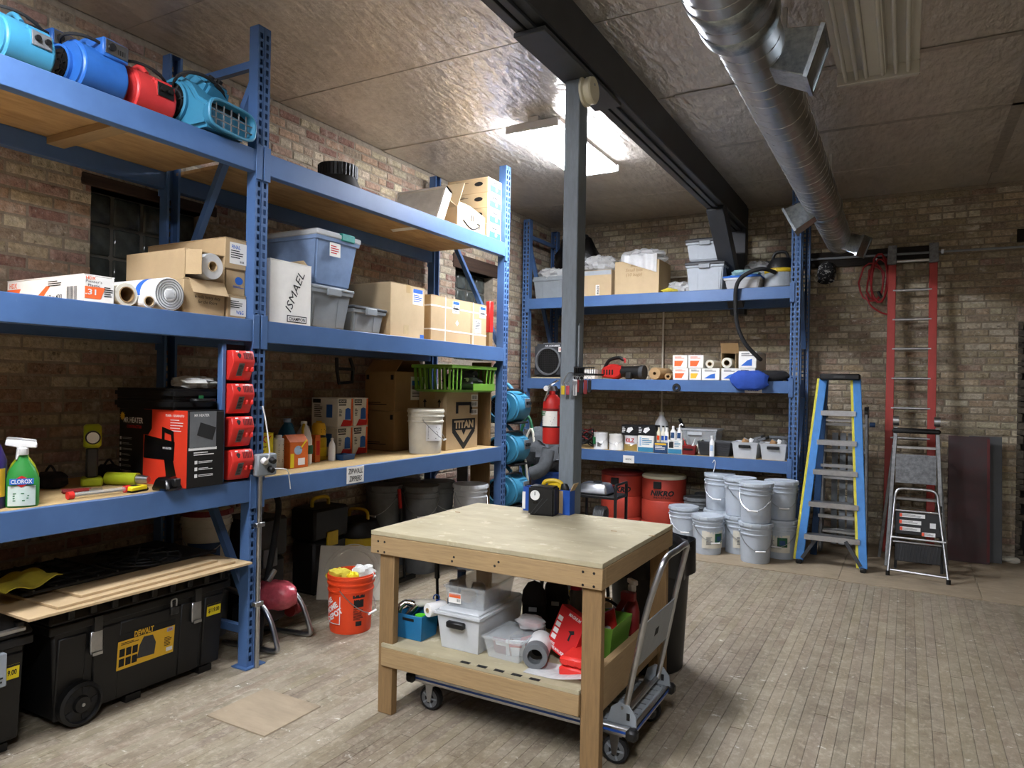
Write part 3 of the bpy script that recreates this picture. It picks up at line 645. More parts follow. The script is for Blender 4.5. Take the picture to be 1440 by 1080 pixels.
# pleated filter, open delivery carton, tall stack of paper-towel cartons
t = thing('air_filter', 'white framed pleated air filter leaning on the top shelf', 'air filter', (-3.30, 4.64, z), .0)
m = Mx.Rotation(math.radians(-24), 4, 'X') @ Mx.Identity(4)
fw_, fh, fd = .50, .34, .09
def slab(g, a, b, c, d, e, f): return g.box(a, b, c, d, e, f).xf(m)
g = G(); g.box(-fw_, 0, 0, fd, 0, .02).box(-fw_, 0, 0, fd, fh - .02, fh).box(-fw_, -fw_ + .02, 0, fd, 0, fh).box(-.02, 0, 0, fd, 0, fh); g.xf(m).build('frame', 'paper', t)
mat('pleat', '#dededa', .9)
for i in range(16): q = .022 + i*.0185; G().prism([(.006, q), (.016, q + .009), (.006, q + .0185), (.07, q + .0185), (.07, q)], 'x', -fw_ + .02, -.02).xf(m).build('pleat', 'pleat', t)
t = thing('cardboard_box', 'open delivery carton with arrow mark and bright raised flap', 'box', (-3.42, 5.13, z), .0)
G().open_frus((.28, .44), (.28, .44), 0, .165, .004).build('body', 'card_pale', t)
G().box(-.14, .14, 0, .004, 0, .25).xf(Mx.Translation((0, -.22, .165)) @ Mx.Rotation(math.radians(-25), 4, 'X')).build('flap', 'card_pale', t)
g = G().box(0, .004, -.22, .22, 0, .20).xf(Mx.Translation((.135, 0, .163)) @ Mx.Rotation(math.radians(-52), 4, 'Y')); g.build('flap', 'card_pale', t)
g = G(); pts = [(.1415, -.13 + .26*i/10, .075 - .05*math.sin(PI*i/10*.95)) for i in range(11)]; g.tube(pts, .006, 6); g.bar((.1415, .13, .08), (.1415, .09, .085), .008, .008).bar((.1415, .13, .08), (.1415, .125, .04), .008, .008); g.build('arrow_mark', 'print', t)
lines(t, (.1405, 0, .115), '+x', .07, .05, 3, vert=True)
for i, (n, bw) in enumerate((('lowest', 0), ('second', 1), ('third', 0), ('topmost', 1))):
    t, a, b, h = carton('blue and white carton beside the end upright, %s of its stack' % n, -3.72, -3.285, 5.40, 5.645, z + i*.137, .136, 'card_pale', group='stack of blue and white cartons', tape='x')
    decal(t, (a, 0, .07), '+x', .235, .125, 'paper'); decal(t, (a, .01, .045), '+x', .2, .06, 'print_blue', off=.0011); decal(t, (a, 0, .105), '+x', .09, .012, 'print', 'hand_slot', off=.0012)
    decal(t, (a, .03, .05), '+x', .035, .035, 'white', off=.0018, poly=[(math.cos(k*PI/6), math.sin(k*PI/6)) for k in range(12)])
    decal(t, (.12, -b, .08), '-y', .09, .04, 'print', poly=[(math.cos(k*PI/6), math.sin(k*PI/6)) for k in range(12)]); lines(t, (-.05, -b, .105), '-y', .14, .02, 2)

# ---------------------------------------------------------------- left rack, middle shelf
z = ZM + .001
t, a, b, h = carton('long white and orange carton of plastic sheeting at left', -3.95, -3.29, 1.875, 2.02, z, .128, 'paper', group=None, tape='x', tm=None)
decal(t, (a, -.0, .045), '+x', .14, .055, 'print_orange', poly=[(-.95, -1), (.1, -1), (.4, 1), (-.95, 1)]); text('.31', .05, .026, t, (a, -.04, .048), '+x', 'white', off=.002)
text('HDX', .045, .014, t, (a, -.04, .112), '+x', 'print_orange'); text("Painter's\nPlastic", .075, .03, t, (a, -.025, .088), '+x', 'print', bold=.0); lines(t, (a, .045, .055), '+x', .045, .05, 5)
decal(t, (-.26, -b, .045), '-y', .13, .075, 'print_orange', poly=[(-1, -1), (.2, -1), (.9, 1), (-1, 1)]); text('HDX', .07, .025, t, (-.27, -b, .10), '-y', 'print_orange'); text('12 x 400', .12, .025, t, (.10, -b, .03), '-y', 'print'); lines(t, (.24, -b, .04), '-y', .09, .07, 14, vert=True, name='bar_code')
decal(t, (.0, -b, .06), '-y', .12, .05, 'print_orange', poly=[(-1, -1), (.0, -1), (1, 1), (.4, 1)]); text('.31', .05, .03, t, (-.28, -b, .045), '-y', 'white', off=.002); lines(t, (.1, -b, .095), '-y', .12, .03, 3)
def roll(name, label, loc, r, L, m, core='card', ri=.03, rz=0, group=None, spiral=0, cat='roll'):
    """roll lying along local x, end face at local +x"""
    t = thing(name, label, cat, loc, rz, group)
    G().lathe([(ri, -L), (r*.96, -L), (r, -L + .004), (r, -.004), (r*.96, 0), (ri, 0)], 28, (0, 0, r), (1, 0, 0), cap=False).build('sheeting', m, t)
    G().lathe([(ri - .004, -L), (ri, -L), (ri, .004), (ri - .004, .004)], 20, (0, 0, r), (1, 0, 0), cap=False).build('core', core, t)
    for i in range(spiral):
        q = ri + (r - ri)*(i + .6)/(spiral + .3); G().lathe([(q, .0005), (q + .003, .0005), (q + .003, .003), (q, .003)], 28, (0, 0, r), (1, 0, 0), cap=False).build('wound_edge', 'mid_grey', t)
    return t
roll('plastic_roll', 'pale roll of sheeting with wide brown core beside the white carton', (-3.30, 2.087, z), .058, .55, 'offwhite', 'card_dark', .038)
roll('plastic_roll', 'small thin white roll lying between two larger rolls', (-3.27, 2.183, z), .034, .5, 'white', 'card', .026)
t = roll('plastic_roll', 'large wound white roll with a blue band', (-3.285, 2.305, z), .085, .6, 'white', 'white', .03, spiral=4)
G().lathe([(.0855, -.16), (.0862, -.155), (.0862, -.12), (.0855, -.115)], 28, (0, 0, .085), (1, 0, 0), cap=False).build('blue_band', 'print_blue', t); G().blob((0, 0, .085), (.012, .028, .028), 10, 6, .15, 4).build('crumpled_film', 'clear_film', t)
t, a, b, h = carton('tan carton with open hanging flap under the split carton', -3.70, -3.31, 2.40, 2.66, z, .185, 'card', tape='x', tm=None)
G().box(0, .004, -.10, .12, -.085, 0).xf(Mx.Translation((a, .0, .185)) @ Mx.Rotation(math.radians(-28), 4, 'Y')).build('hanging_flap', 'card', t)
text('6 rolls heavy duty\nfor the floors', .16, .045, t, (a, .02, .085), '+x', 'print', bold=0, shear=.2); text('4 rolls for', .14, .02, t, (-.05, -b, .15), '-y', 'print', bold=0, shear=.2)
t = thing('cardboard_box', 'split tan carton with a clear plastic roll poking out', 'box', (-3.57, 2.53, z + .186), 0)
G().open_frus((.155, .25), (.155, .25), 0, .5, .004).xf(Mx.Translation((-.24, 0, .0775)) @ Mx.Rotation(PI/2, 4, 'Y')).build('body', 'card', t)
G().box(0, .09, 0, .003, 0, .13).xf(Mx.Translation((.255, -.122, .02)) @ Mx.Rotation(.5, 4, 'Z')).build('torn_flap', 'card', t)
tr = roll('plastic_roll', 'clear film roll sticking out of the split carton', (-3.265, 2.54, z + .192), .07, .4, 'clear_film', 'card', .028)
t, a, b, h = carton('long tan carton with white label, low beside the corner upright', -3.85, -3.30, 2.675, 2.80, z, .135, 'card', tape='x', tm=None, rz=-.02)
decal(t, (a, .01, .065), '+x', .105, .1, 'paper'); text('W&G', .05, .022, t, (a, .02, .035), '+x', 'print_blue'); lines(t, (a, 0, .08), '+x', .085, .045, 4)
t, a, b, h = carton('tan carton with blue round stamp, middle of the corner stack', -3.85, -3.32, 2.672, 2.80, z + .136, .14, 'card', tape='x', tm=None, rz=.01)
decal(t, (a, .02, .08), '+x', .055, .045, 'print_blue', poly=[(math.cos(k*PI/8), math.sin(k*PI/8)) for k in range(16)]); lines(t, (a, .02, .045), '+x', .08, .014, 2, 'print_blue')
t, a, b, h = carton('tan carton with white address label, top of the corner stack', -4.0, -3.31, 2.655, 2.80, z + .277, .172, 'card', tape='x', tm=None)
decal(t, (a, .015, .09), '+x', .115, .12, 'paper'); text('FINAL', .06, .022, t, (a, 0, .125), '+x', 'print_blue'); lines(t, (a, .01, .085), '+x', .09, .05, 4); lines(t, (a, .04, .045), '+x', .03, .012, 8, vert=True, name='bar_code')
t, a, b, h = carton('tall white carton with name scrawled in marker', -3.66, -3.29, 2.955, 3.29, z, .38, 'paper', tape='y', tm=None)
text('ISMAEL', .27, .055, t, (a, .03, .205), '+x', 'print', bold=0, shear=.2, rot=1.15); text('ISMAEL', .27, .055, t, (.06, -b, .2), '-y', 'print', bold=0, shear=.2, rot=1.15)
for p, f in (((a, .05, .035), '+x'), ((.02, -b, .335), '-y')):
    decal(t, p, f, .16, .042, 'print'); decal(t, p, f, .148, .03, 'paper', off=.0012); text('CHAMPION', .135, .022, t, p, f, off=.0022)
G().box(-.18, .16, 0, .003, 0, .05).xf(Mx.Translation((0, .16, .379)) @ Mx.Rotation(.9, 4, 'X')).build('raised_flap', 'card_pale', t)
GT = tote('pale grey storage tote under the big clear bin', (-3.59, 3.50, z), (.56, .37), .285, 'tote_grey', 'tote_grey', handles='tote_grey')
t = tote('large translucent bin of blue contents with white lid and teal latch', (-3.59, 3.545, z + .2855), (.56, .39), .365, 'milky_blue', 'milky', lid_h=.05, ribs=False, taper=.84)
G().cbox((.285, .08, .335), (.03, .13, .05)).build('latch', 'green' if 0 else 'teal_latch' if 'teal_latch' in MATS else mat('teal_latch', '#1f8f86', .5), t, bevel=.006); decal(t, (.272, -.03, .24), '+x', .10, .09, 'paper', off=.009); lines(t, (.272, -.03, .24), '+x', .08, .06, 4, 'print_red', off=.0102)
tote('small dark-lidded grey tote between the totes and the tan carton', (-3.50, 3.895, z), (.34, .33), .195, 'tote_grey', 'dark_grey', handles='tote_grey')
t, a, b, h = carton('big tan carton with torn top and blue-white sticker', -4.0, -3.31, 4.10, 4.52, z, .40, 'card_pale', tape='x')
decal(t, (a, .12, .32), '+x', .13, .12, 'paper'); decal(t, (a, .12, .365), '+x', .12, .03, 'print_blue', off=.0012); lines(t, (a, .12, .31), '+x', .11, .06, 4, 'print_blue'); decal(t, (a, .18, .02), '+x', .05, .03, 'print_blue'); decal(t, (a, -.02, .06), '+x', .06, .07, 'tape_clear', 'tape_piece')
for i, (y0, y1, n) in enumerate(((4.62, 5.215, 'larger'), (5.22, 5.475, 'narrower'))):
    t, a, b, h = carton('%s brown carton bound with white strapping on the middle shelf' % n, -3.80, -3.32, y0, y1, z, .37, 'card_dark' if 0 else 'card', tape='x', tm=None)
    for q in (.09, .28): G().box(-a - .001, a + .001, -b - .001, b + .001, q, q + .012).build('strap', 'white', t)
    G().box(-a - .001, a + .001, -.1, -.09, -.0, h + .001).build('strap', 'white', t)
    decal(t, (a, .06, .30), '+x', .10, .10, 'paper'); decal(t, (a, .06, .335), '+x', .09, .025, 'print_blue', off=.0012); lines(t, (a, .06, .29), '+x', .08, .05, 4)
    if i: decal(t, (a, -.02, .17), '+x', .11, .12, 'paper'); lines(t, (a, -.02, .18), '+x', .09, .07, 5)
    else: decal(t, (a, .08, .17), '+x', .05, .05, 'paper', poly=[(0, -1), (1, 0), (0, 1), (-1, 0)])
t = thing('level', 'red end of a long tool standing beside the strapped cartons', 'tool', (-3.31, 5.51, z)); G().box(-.02, .02, -.03, .03, 0, .13).build('wood_end', 'lumber_z', t, bevel=.003); G().box(-.022, .022, -.033, .033, .13, .41).build('red_sleeve', 'red', t, bevel=.005)

# ---------------------------------------------------------------- left rack, lower shelf, near bay
z = ZL + .001
def spray_bottle(label, loc, m, rz=0, cap='white', logo=None):
    t = thing('spray_bottle', label, 'bottle', loc, rz)
    G().lathe([(.058, 0), (.062, .012), (.062, .12), (.045, .165), (.022, .20), (.018, .225)], 24, sq=.62).build('body', m, t)
    G().lathe([(.019, .222), (.021, .225), (.021, .25), (.012, .255)], 16).build('collar', cap, t)
    G().prism([(-.05, .275), (.06, .29), (.065, .265), (.02, .255), (.028, .20), (.018, .20), (.0, .255), (-.05, .25)], 'x', -.013, .013).xf(Mx.Rotation(PI/2, 4, 'Z')).build('trigger_head', cap, t, bevel=.004)
    return t
SB = spray_bottle('green and white spray cleaner bottle with red and blue badge', (-3.33, 1.655, z), 'green', 1.05)
mat('bottle_clear', '#cfe0d8', .3); decal(SB, (0, -.0386, .05), '-y', .10, .085, 'bottle_clear', bend=.1, off=.003)
decal(SB, (0, -.0386, .112), '-y', .085, .05, 'print_red', bend=None, off=.004, poly=[(-1, 0), (0, -1), (1, 0), (0, 1)]); decal(SB, (0, -.0386, .112), '-y', .086, .026, 'print_blue', off=.0052); text('CLOROX', .076, .018, SB, (0, -.0386, .112), '-y', 'white', off=.007); lines(SB, (0, -.0386, .045), '-y', .06, .04, 4, 'print_green', off=.0045, bend=.1)
SB2 = spray_bottle('white-headed spray bottle behind the green one', (-3.48, 1.73, z), 'lime', 1.0)
t = thing('bottle', 'dark purple jug with yellow label at the left frame edge', 'bottle', (-3.40, 1.545, z)); G().lathe([(.07, 0), (.075, .01), (.075, .2), (.05, .27), (.025, .3), (.025, .33)], 20).build('body', 'purple', t); decal(t, (.075, 0, .11), '+x', .1, .12, 'label_yellow', bend=.076, off=.001); G().lathe([(.028, .32), (.028, .355), (.02, .36)], 14).build('cap', 'white', t)
t = thing('inflator', 'lime green cordless inflator with gauge standing on the shelf', 'power tool', (-3.70, 2.17, z), -.5)
G().box(-.06, .06, -.05, .05, 0, .045).build('battery_foot', 'lime', t, bevel=.01); G().prism([(-.035, .04), (.035, .04), (.03, .2), (-.03, .2)], 'y', -.028, .028).build('grip', 'dark_grey', t, bevel=.01); G().prism([(-.04, .19), (.05, .2), (.075, .26), (.05, .32), (-.04, .32), (-.06, .26)], 'y', -.04, .04).build('head', 'lime', t, bevel=.012)
G().cyl((.06, .0, .255), (.09, 0, .255), .035, n=18).build('gauge_body', 'black', t); G().cyl((.089, 0, .255), (.092, 0, .255), .028, n=18).build('gauge_face', 'white', t); decal(t, (.0, -.04, .26), '-y', .05, .035, 'print', 'display')
G().tube([(-.06, .02, .28), (-.12, .02, .24), (-.13, .02, .1), (-.1, .02, .01)], .008, 8, 5).build('air_hose', 'rubber', t)
t = thing('level_vial', 'clear tube with red end caps lying on the shelf edge', 'tool', (-3.345, 2.0, z), math.radians(88)); G().cyl((-.12, 0, .018), (.12, 0, .018), .011, n=14).build('tube', 'clear', t); G().cyl((-.11, 0, .014), (.11, 0, .014), .004, n=8).build('rod', 'steel', t)
for s in (-1, 1): G().cyl((s*.12, 0, .018), (s*.145, 0, .018), .018, n=16).build('end_cap', 'charger_red', t)
t = thing('tape_measure', 'yellow and black laser measure lying on the shelf', 'tool', (-3.34, 2.18, z), .2); G().box(-.03, .03, -.055, .055, 0, .018).build('body', 'black', t, bevel=.006); G().box(-.031, .032, -.056, .045, .006, .03).build('shell', 'tag_yellow', t, bevel=.006); decal(t, (0, -.01, .0305), '+z', .035, .05, 'print', 'display')
t = thing('battery_charger', 'small black battery charger in front of the red and black carton', 'charger', (-3.27, 2.30, z), .2); G().frus((.12, .11), (.08, .08), 0, .065).build('body', 'black_gloss', t, bevel=.012); G().box(.04, .07, -.02, .02, .02, .06).build('socket', 'black', t, bevel=.004)
t = thing('drill', 'yellow and black power drill lying in the shade', 'power tool', (-3.57, 2.27, z), .4); G().cyl((-.1, 0, .035), (.07, 0, .035), .033, n=16).build('motor_body', 'lime', t); G().cyl((.07, 0, .035), (.13, 0, .035), .025, .018, n=14).build('chuck', 'steel', t); G().box(-.09, -.04, .02, .14, .01, .055).build('grip', 'black', t, bevel=.01)
t = thing('pliers', 'red handled pliers lying flat on the shelf', 'tool', (-3.50, 2.05, z), 1.2)
for s in (-1, 1): G().tube([(0, 0, .01), (-.04, s*.012, .01), (-.12, s*.022, .01)], .009, 8, 4).build('handle', 'dark_red', t)
G().prism([(-.01, -.012), (.05, -.004), (.05, .004), (-.01, .012)], 'z', .004, .016).build('jaw', 'steel', t)
for i, (x, y) in enumerate(((-3.80, 2.02), (-3.86, 2.36))):
    t = thing('tool_pouch', ('dark tool pouch behind the inflator', 'dark tool pouch against the red and black carton')[i], 'pouch', (x, y, z)); G().blob((0, 0, .035), (.1, .07, .045), 14, 8, .15, 30 + i, -.034).build('bag', 'cloth_black', t); G().tube([(-.06, 0, .06), (0, 0, .11), (.06, 0, .06)], .006, 6, 5).build('strap', 'rubber', t)
# heater carton
t, a, b, h = carton('red and black heater carton with a picture of a tube heater', -3.80, -3.22, 2.375, 2.60, z, .40, 'black', tape='y', tm=None)
mat('heater_red', '#d8361c', .6, var=.05); decal(t, (.11, -b, .2), '-y', .36, .398, 'heater_red', off=.0008); decal(t, (-.10, -b, .33), '-y', .2, .135, 'black', off=.0014, poly=[(-1, -1), (.7, -1), (1, -.5), (1, 1), (-1, 1)])
text('MR HEATER', .17, .03, t, (-.16, -b, .335), '-y', 'white', off=.003); text('CONTRACTOR', .13, .016, t, (-.15, -b, .30), '-y', 'print_red', off=.003); decal(t, (-.255, -b, .355), '-y', .05, .05, 'label_yellow', 'sun_mark', off=.003, poly=[((1 if k % 2 else .6)*math.cos(k*PI/10), (1 if k % 2 else .6)*math.sin(k*PI/10)) for k in range(20)])
text('75,000 - 125,000 BTU', .15, .014, t, (.19, -b, .37), '-y', 'white', off=.003); lines(t, (.21, -b, .32), '-y', .11, .07, 5, 'white', off=.003, fill=.25)
for i in range(7): decal(t, (-.27, -b, .235 - i*.03), '-y', .014, .016, 'white', 'bullet', off=.002); lines(t, (-.21, -b, .235 - i*.03), '-y', .09, .012, 2, 'white', off=.002, seed=i, fill=.25)
g = G().cyl((-.06, -b - .002, .2), (.19, -b - .002, .185), .062, .05, n=20).xf(Mx.Translation((.05, -b - .003, .19)) @ Mx.Diagonal((1, .02, 1, 1)) @ Mx.Translation((-.05, b, -.19))); g.build('printed_heater', 'black_gloss', t)
g = G().prism([(.09, .24), (.09, .31), (.185, .29), (.19, .23), (.17, .23), (.165, .27), (.112, .282), (.112, .24)], 'y', -b - .005, -b - .004); g.build('printed_handle', 'black_gloss', t); G().prism([(.11, .15), (.18, .15), (.21, .06), (.13, .05)], 'y', -b - .005, -b - .004).build('printed_stand', 'black_gloss', t); text('MR HEATER', .07, .011, t, (.14, -b - .005, .2), '-y', 'white', off=.004)
decal(t, (a, -.02, .3), '+x', .16, .19, 'mid_grey', 'photo_print'); decal(t, (a, .0, .29), '+x', .1, .07, 'print', 'printed_heater', rot=-.3, off=.0015); text('MR HEATER', .09, .014, t, (a, -.03, .375), '+x', 'white', off=.002); decal(t, (a, -.02, .2), '+x', .17, .014, 'white')
for i in range(3): decal(t, (a, -.06, .13 - i*.035), '+x', .016, .018, 'white', 'bullet'); lines(t, (a, .0, .13 - i*.035), '+x', .09, .014, 2, 'white', seed=i)
lines(t, (a, -.01, .175), '+x', .13, .022, 2, 'white')
t = thing('tool_case', 'flat black plastic tool case lying on the heater carton', 'case', (-3.55, 2.52, z + .401)); G().box(-.27, .24, -.17, .2, 0, .055).build('base', 'black', t, bevel=.015, seg=2); G().box(-.27, .24, -.17, .2, .058, .11).build('lid', 'black', t, bevel=.015, seg=2); decal(t, (.24, .0, .06), '+x', .03, .03, 'print_green', 'latch_mark')
G().tube([(.24, -.06, .05), (.28, -.05, .05), (.28, .05, .05), (.24, .06, .05)], .01, 8, 4).build('handle', 'black', t)
t = thing('plastic_film', 'crumpled white plastic film on the black tool case', 'plastic sheet', (-3.42, 2.56, z + .5125)); G().blob((0, 0, .03), (.1, .12, .035), 16, 8, .3, 5, -.029).build('crumple', 'cloth_white', t)
# charger panel: four red chargers in a column
t = thing('charger_board', 'blue board with black backing holding red chargers beside the corner upright', 'board', (-3.265, 2.62, z))
G().box(-.03, .01, -.012, .012, 0, .76).build('edge_board', 'blue_steel', t, bevel=.002); G().box(-.03, -.02, .012, .165, 0, .76).build('backing', 'black', t)
for i, n in enumerate(('lowest', 'second lowest', 'second highest', 'highest')):
    t = thing('battery_charger', 'red battery charger on the blue board, %s of four' % n, 'charger', (-3.262, 2.64 + .002*(3 - i), z + .012 + i*.183), 0, 'column of red chargers')
    G().prism([(-.018, .0), (.02, 0), (.062, .105), (.045, .165), (-.018, .165)], 'y', .0, .145).build('body', 'charger_red', t, bevel=.006)
    sl = math.atan2(.042, .105); u, v = (0, 1, 0), (math.sin(sl), 0, math.cos(sl))
    decal(t, (.045, .055, .06), (u, v), .038, .075, 'mid_grey', off=.001); lines(t, (.045, .055, .06), (u, v), .03, .06, 7, off=.003)
    for q in (.095, .13): G().box(.02, .06, q - .006, q + .006, .05, .075).build('battery_rail', 'charger_red', t, bevel=.003)
    g = G()
    u2, v2 = V((0, 1, 0)), V((-.017, 0, .06)).normalized(); Mf = frame((.0535, .08, .135), u2, v2)
    for k in range(6): g.box(-.01 + k*.011, -.004 + k*.011, -.018, .018, .0005, .002)
    g.xf(Mf).build('vent_slots', 'dark_red', t); decal(t, (.0535, .04, .135), (u2, v2), .028, .028, 'print', 'badge', poly=[(-.5, 1), (.5, 1), (1, .3), (.3, -1), (-.3, -1), (-1, .3)]); decal(t, (.0475, .03, .158), (u2, v2), .02, .008, 'white', 'mark'); decal(t, (.0475, .1, .158), (u2, v2), .025, .008, 'white', 'mark')
t = thing('power_strip', 'white power outlet box with plugs strapped to the corner upright', 'power outlet', (-3.212, 2.865, z + .02)); G().box(-.018, .03, -.065, .075, 0, .125).build('box', 'tote_grey', t, bevel=.008)
for y, zz in ((-.03, .09), (.03, .09), (.02, .04)): G().cyl((.03, y, zz), (.055, y, zz - .01), .02, .016, n=12).build('plug', 'white' if y < 0 else 'black', t)
G().tube([(.05, .03, .04), (.09, .09, .03), (.07, .13, -.03), (.06, .15, -.09)], .003, 6, 6).build('cord', 'white', t); G().tube([(.05, -.03, .09), (.08, -.03, .13), (.06, -.04, .3), (.04, -.05, .4)], .004, 6, 6).build('cord', 'white', t)
t = thing('conduit', 'grey electrical conduit running down the corner upright', 'pipe', (-3.216, 2.845, 0.002)); G().cyl((0, 0, 0), (0, 0, z + .015), .014, n=14).build('pipe', 'steel', t)
for zz in (.35, .8): G().box(-.02, .018, -.03, .03, zz, zz + .025).build('clip', 'steel', t, bevel=.003)

# ---------------------------------------------------------------- left rack, lower shelf, far bay
def bottle(label, loc, r, h, m, cap, name='bottle', handle=False, sq=.7, rz=0, lab=None):
    t = thing(name, label, 'bottle', loc, rz); G().lathe([(r*.94, 0), (r, .01), (r, h*.58), (r*.8, h*.74), (r*.32, h*.9), (r*.3, h*.93)], 22, sq=sq).build('body', m, t); G().lathe([(r*.34, h*.92), (r*.34, h*.99), (r*.28, h)], 14).build('cap', cap, t)
    if handle: G().tube([(0, r*sq*.6, h*.6), (0, r*sq*1.05, h*.7), (0, r*sq*.75, h*.86), (0, r*.2, h*.88)], r*.13, 8, 5).build('handle', m, t)
    if lab: decal(t, (r*.05, -r*sq, h*.33) if 0 else (r*.99, 0, h*.33), '+x', r*1.1*sq, h*.35, lab, bend=r*1.2, off=.001)
    return t
t, a, b, h = carton('yellow carton of clean-up bags behind the corner upright', -3.62, -3.50, 2.96, 3.20, z, .235, 'tag_yellow', tape='y', tm=None)
text('HUSKY', .20, .045, t, (a, 0, .195), '+x', 'print_red'); text('Contractor\nClean Up\nBags', .15, .07, t, (a, -.01, .125), '+x'); decal(t, (a, 0, .04), '+x', .2, .07, 'card_dark', 'photo_print')
t = thing('caulk_tube', 'white cylinder bottle beside the yellow carton', 'bottle', (-3.52, 3.26, z)); G().lathe([(.032, 0), (.034, .005), (.034, .19), (.03, .195)], 18).build('body', 'white', t); G().lathe([(.02, .195), (.02, .215)], 12).build('cap', 'white', t); lines(t, (.034, 0, .1), '+x', .05, .12, 10, bend=.034)
bottle('dusky blue jug behind the orange carton', (-3.66, 3.46, z), .075, .31, 'teal_dark', 'pale_blue', 'jug', True)
t = thing('carton', 'orange box of degreaser with printed mop head', 'box', (-3.50, 3.37, z), .0); G().frus((.10, .16), (.10, .16), 0, .17).build('body', 'safety_orange', t, bevel=.003); G().prism([(-.05, .17), (.05, .17), (.006, .215), (-.006, .215)], 'y', -.08, .08).build('gable_top', 'safety_orange', t)
decal(t, (.05, -.01, .115), '+x', .07, .06, 'pale_blue', 'printed_mop', poly=[(math.cos(k*PI/6), math.sin(k*PI/6)) for k in range(12)]); decal(t, (.05, .035, .15), '+x', .08, .01, 'tag_yellow', 'printed_stick', rot=.8); decal(t, (.05, -.06, .05), '+x', .03, .09, 'tag_yellow'); decal(t, (.05, .02, .04), '+x', .06, .045, 'white', 'print_block')
bottle('white jug with yellow neck tie', (-3.60, 3.555, z), .065, .29, 'white', 'white', 'jug', True); tj = [o for o in C.objects if o.name.startswith('jug')][-1]; decal(tj, (.064, 0, .1), '+x', .06, .06, 'dark_green', bend=.08, poly=None, off=.001); G().tube([(.02, -.02, .27), (.04, -.05, .24), (.05, -.06, .19)], .009, 8, 4).build('neck_tie', 'yellow', tj)
t = thing('carton', 'slim red and white box between jug and yellow can', 'box', (-3.62, 3.68, z)); G().box(-.03, .03, -.025, .025, 0, .19).build('body', 'safety_orange', t, bevel=.002); decal(t, (.03, 0, .1), '+x', .03, .1, 'print_red')
t = thing('can', 'yellow glue can with label', 'can', (-3.72, 3.82, z)); G().lathe([(.055, 0), (.057, .006), (.057, .15), (.05, .165)], 20).build('body', 'yellow', t); G().lathe([(.052, .16), (.052, .17), (.02, .178)], 18).build('lid', 'black', t); decal(t, (.057, 0, .06), '+x', .08, .06, 'tag_yellow', bend=.058, off=.001)
t = thing('can', 'yellow foam can standing on the glue can', 'can', (-3.72, 3.82, z + .179)); G().lathe([(.05, 0), (.05, .06), (.04, .085), (.02, .09), (.02, .1)], 20).build('body', 'label_yellow', t); lines(t, (.05, 0, .03), '+x', .05, .03, 3, bend=.05)
bottle('small white dropper bottle in front of the blower cartons', (-3.60, 3.83, z), .03, .16, 'white', 'white')
t = thing('tray', 'low dark blue tray beside the small bottles', 'tray', (-3.58, 3.93, z)); G().open_frus((.1, .12), (.11, .13), 0, .04).build('body', 'dark_blue', t, bevel=.004)
for i, (dy, dz, n) in enumerate(((0, 0, 'lower near'), (0, .222, 'upper near'), (.176, 0, 'lower far'), (.176, .222, 'upper far'))):
    t, a, b, h = carton('white and orange blower filter carton, %s one of four' % n, -4.02, -3.75, 4.045 + dy, 4.215 + dy, z + dz, .22, 'paper', tape='x', tm=None, group='four blower cartons')
    decal(t, (a, .055, .11), '+x', .05, .21, 'print_orange', poly=[(0, -1), (1, -1), (1, 1), (.3, 1)]); decal(t, (a, -.035, .195), '+x', .085, .03, 'print'); text('RIDGID', .07, .016, t, (a, -.035, .195), '+x', 'white', off=.002); decal(t, (a, -.035, .168), '+x', .08, .01, 'print')
    decal(t, (a, .025, .1), '+x', .07, .09, 'print_blue', 'printed_filter', poly=[(-.9, -1), (.9, -1), (.8, .8), (0, 1), (-.8, .8)], off=.0012); decal(t, (a, .01, .03), '+x', .13, .05, 'print_red', 'printed_tray', poly=[(-1, -1), (.8, -1), (1, .6), (-.5, 1)], off=.001); lines(t, (a, -.055, .11), '+x', .035, .06, 5, off=.0016); decal(t, (.05, -b, .12), '-y', .06, .1, 'print_blue', 'printed_filter'); lines(t, (-.06, -b, .12), '-y', .09, .1, 7); decal(t, (-.08, -b, .195), '-y', .08, .03, 'print')
for i, n in enumerate(('lower', 'upper')):
    t, a, b, h = carton('dark brown carton behind the white pail, %s of two' % n, -4.02, -3.70, 4.66, 5.08, z + i*.332, .33, 'card_dark', tape='y', tm=None)
    decal(t, (a, .1, .19), '+x', .19, .20, 'paper'); decal(t, (a, .07, .22), '+x', .1, .08, 'print_red'); decal(t, (a, .07, .235), '+x', .1, .04, 'print_blue', off=.0012); lines(t, (a, .1, .14), '+x', .15, .05, 4); lines(t, (-.02, -b, .06), '-y', .22, .03, 2)
    for q in (-.13, .13): decal(t, (q, -b, .28), '-y', .03, .04, 'print', 'mark')
    if i:
        for s in (-1, 1): G().box(-.16, .16, 0, .004, 0, .13).xf(Mx.Translation((0, s*.2, .331)) @ Mx.Rotation(s*.75, 4, 'X')).build('raised_flap', 'card_dark', t)
P_WH = pail('white plastic pail with printed label on the lower shelf', (-3.44, 4.74, z), 'offwhite', None, 2.0, r=.148, h=.36); decal(P_WH, (-.1, -.092, .17), ((.676, -.737, 0), (0, 0, 1)), .14, .13, 'white', bend=.137, off=.006); lines(P_WH, (-.1, -.092, .17), ((.676, -.737, 0), (0, 0, 1)), .11, .1, 9, bend=.137, off=.0075)
t, a, b, h = carton('brown carton printed with a big dark shield', -3.69, -3.40, 4.98, 5.485, z, .495, 'card', tape='y')
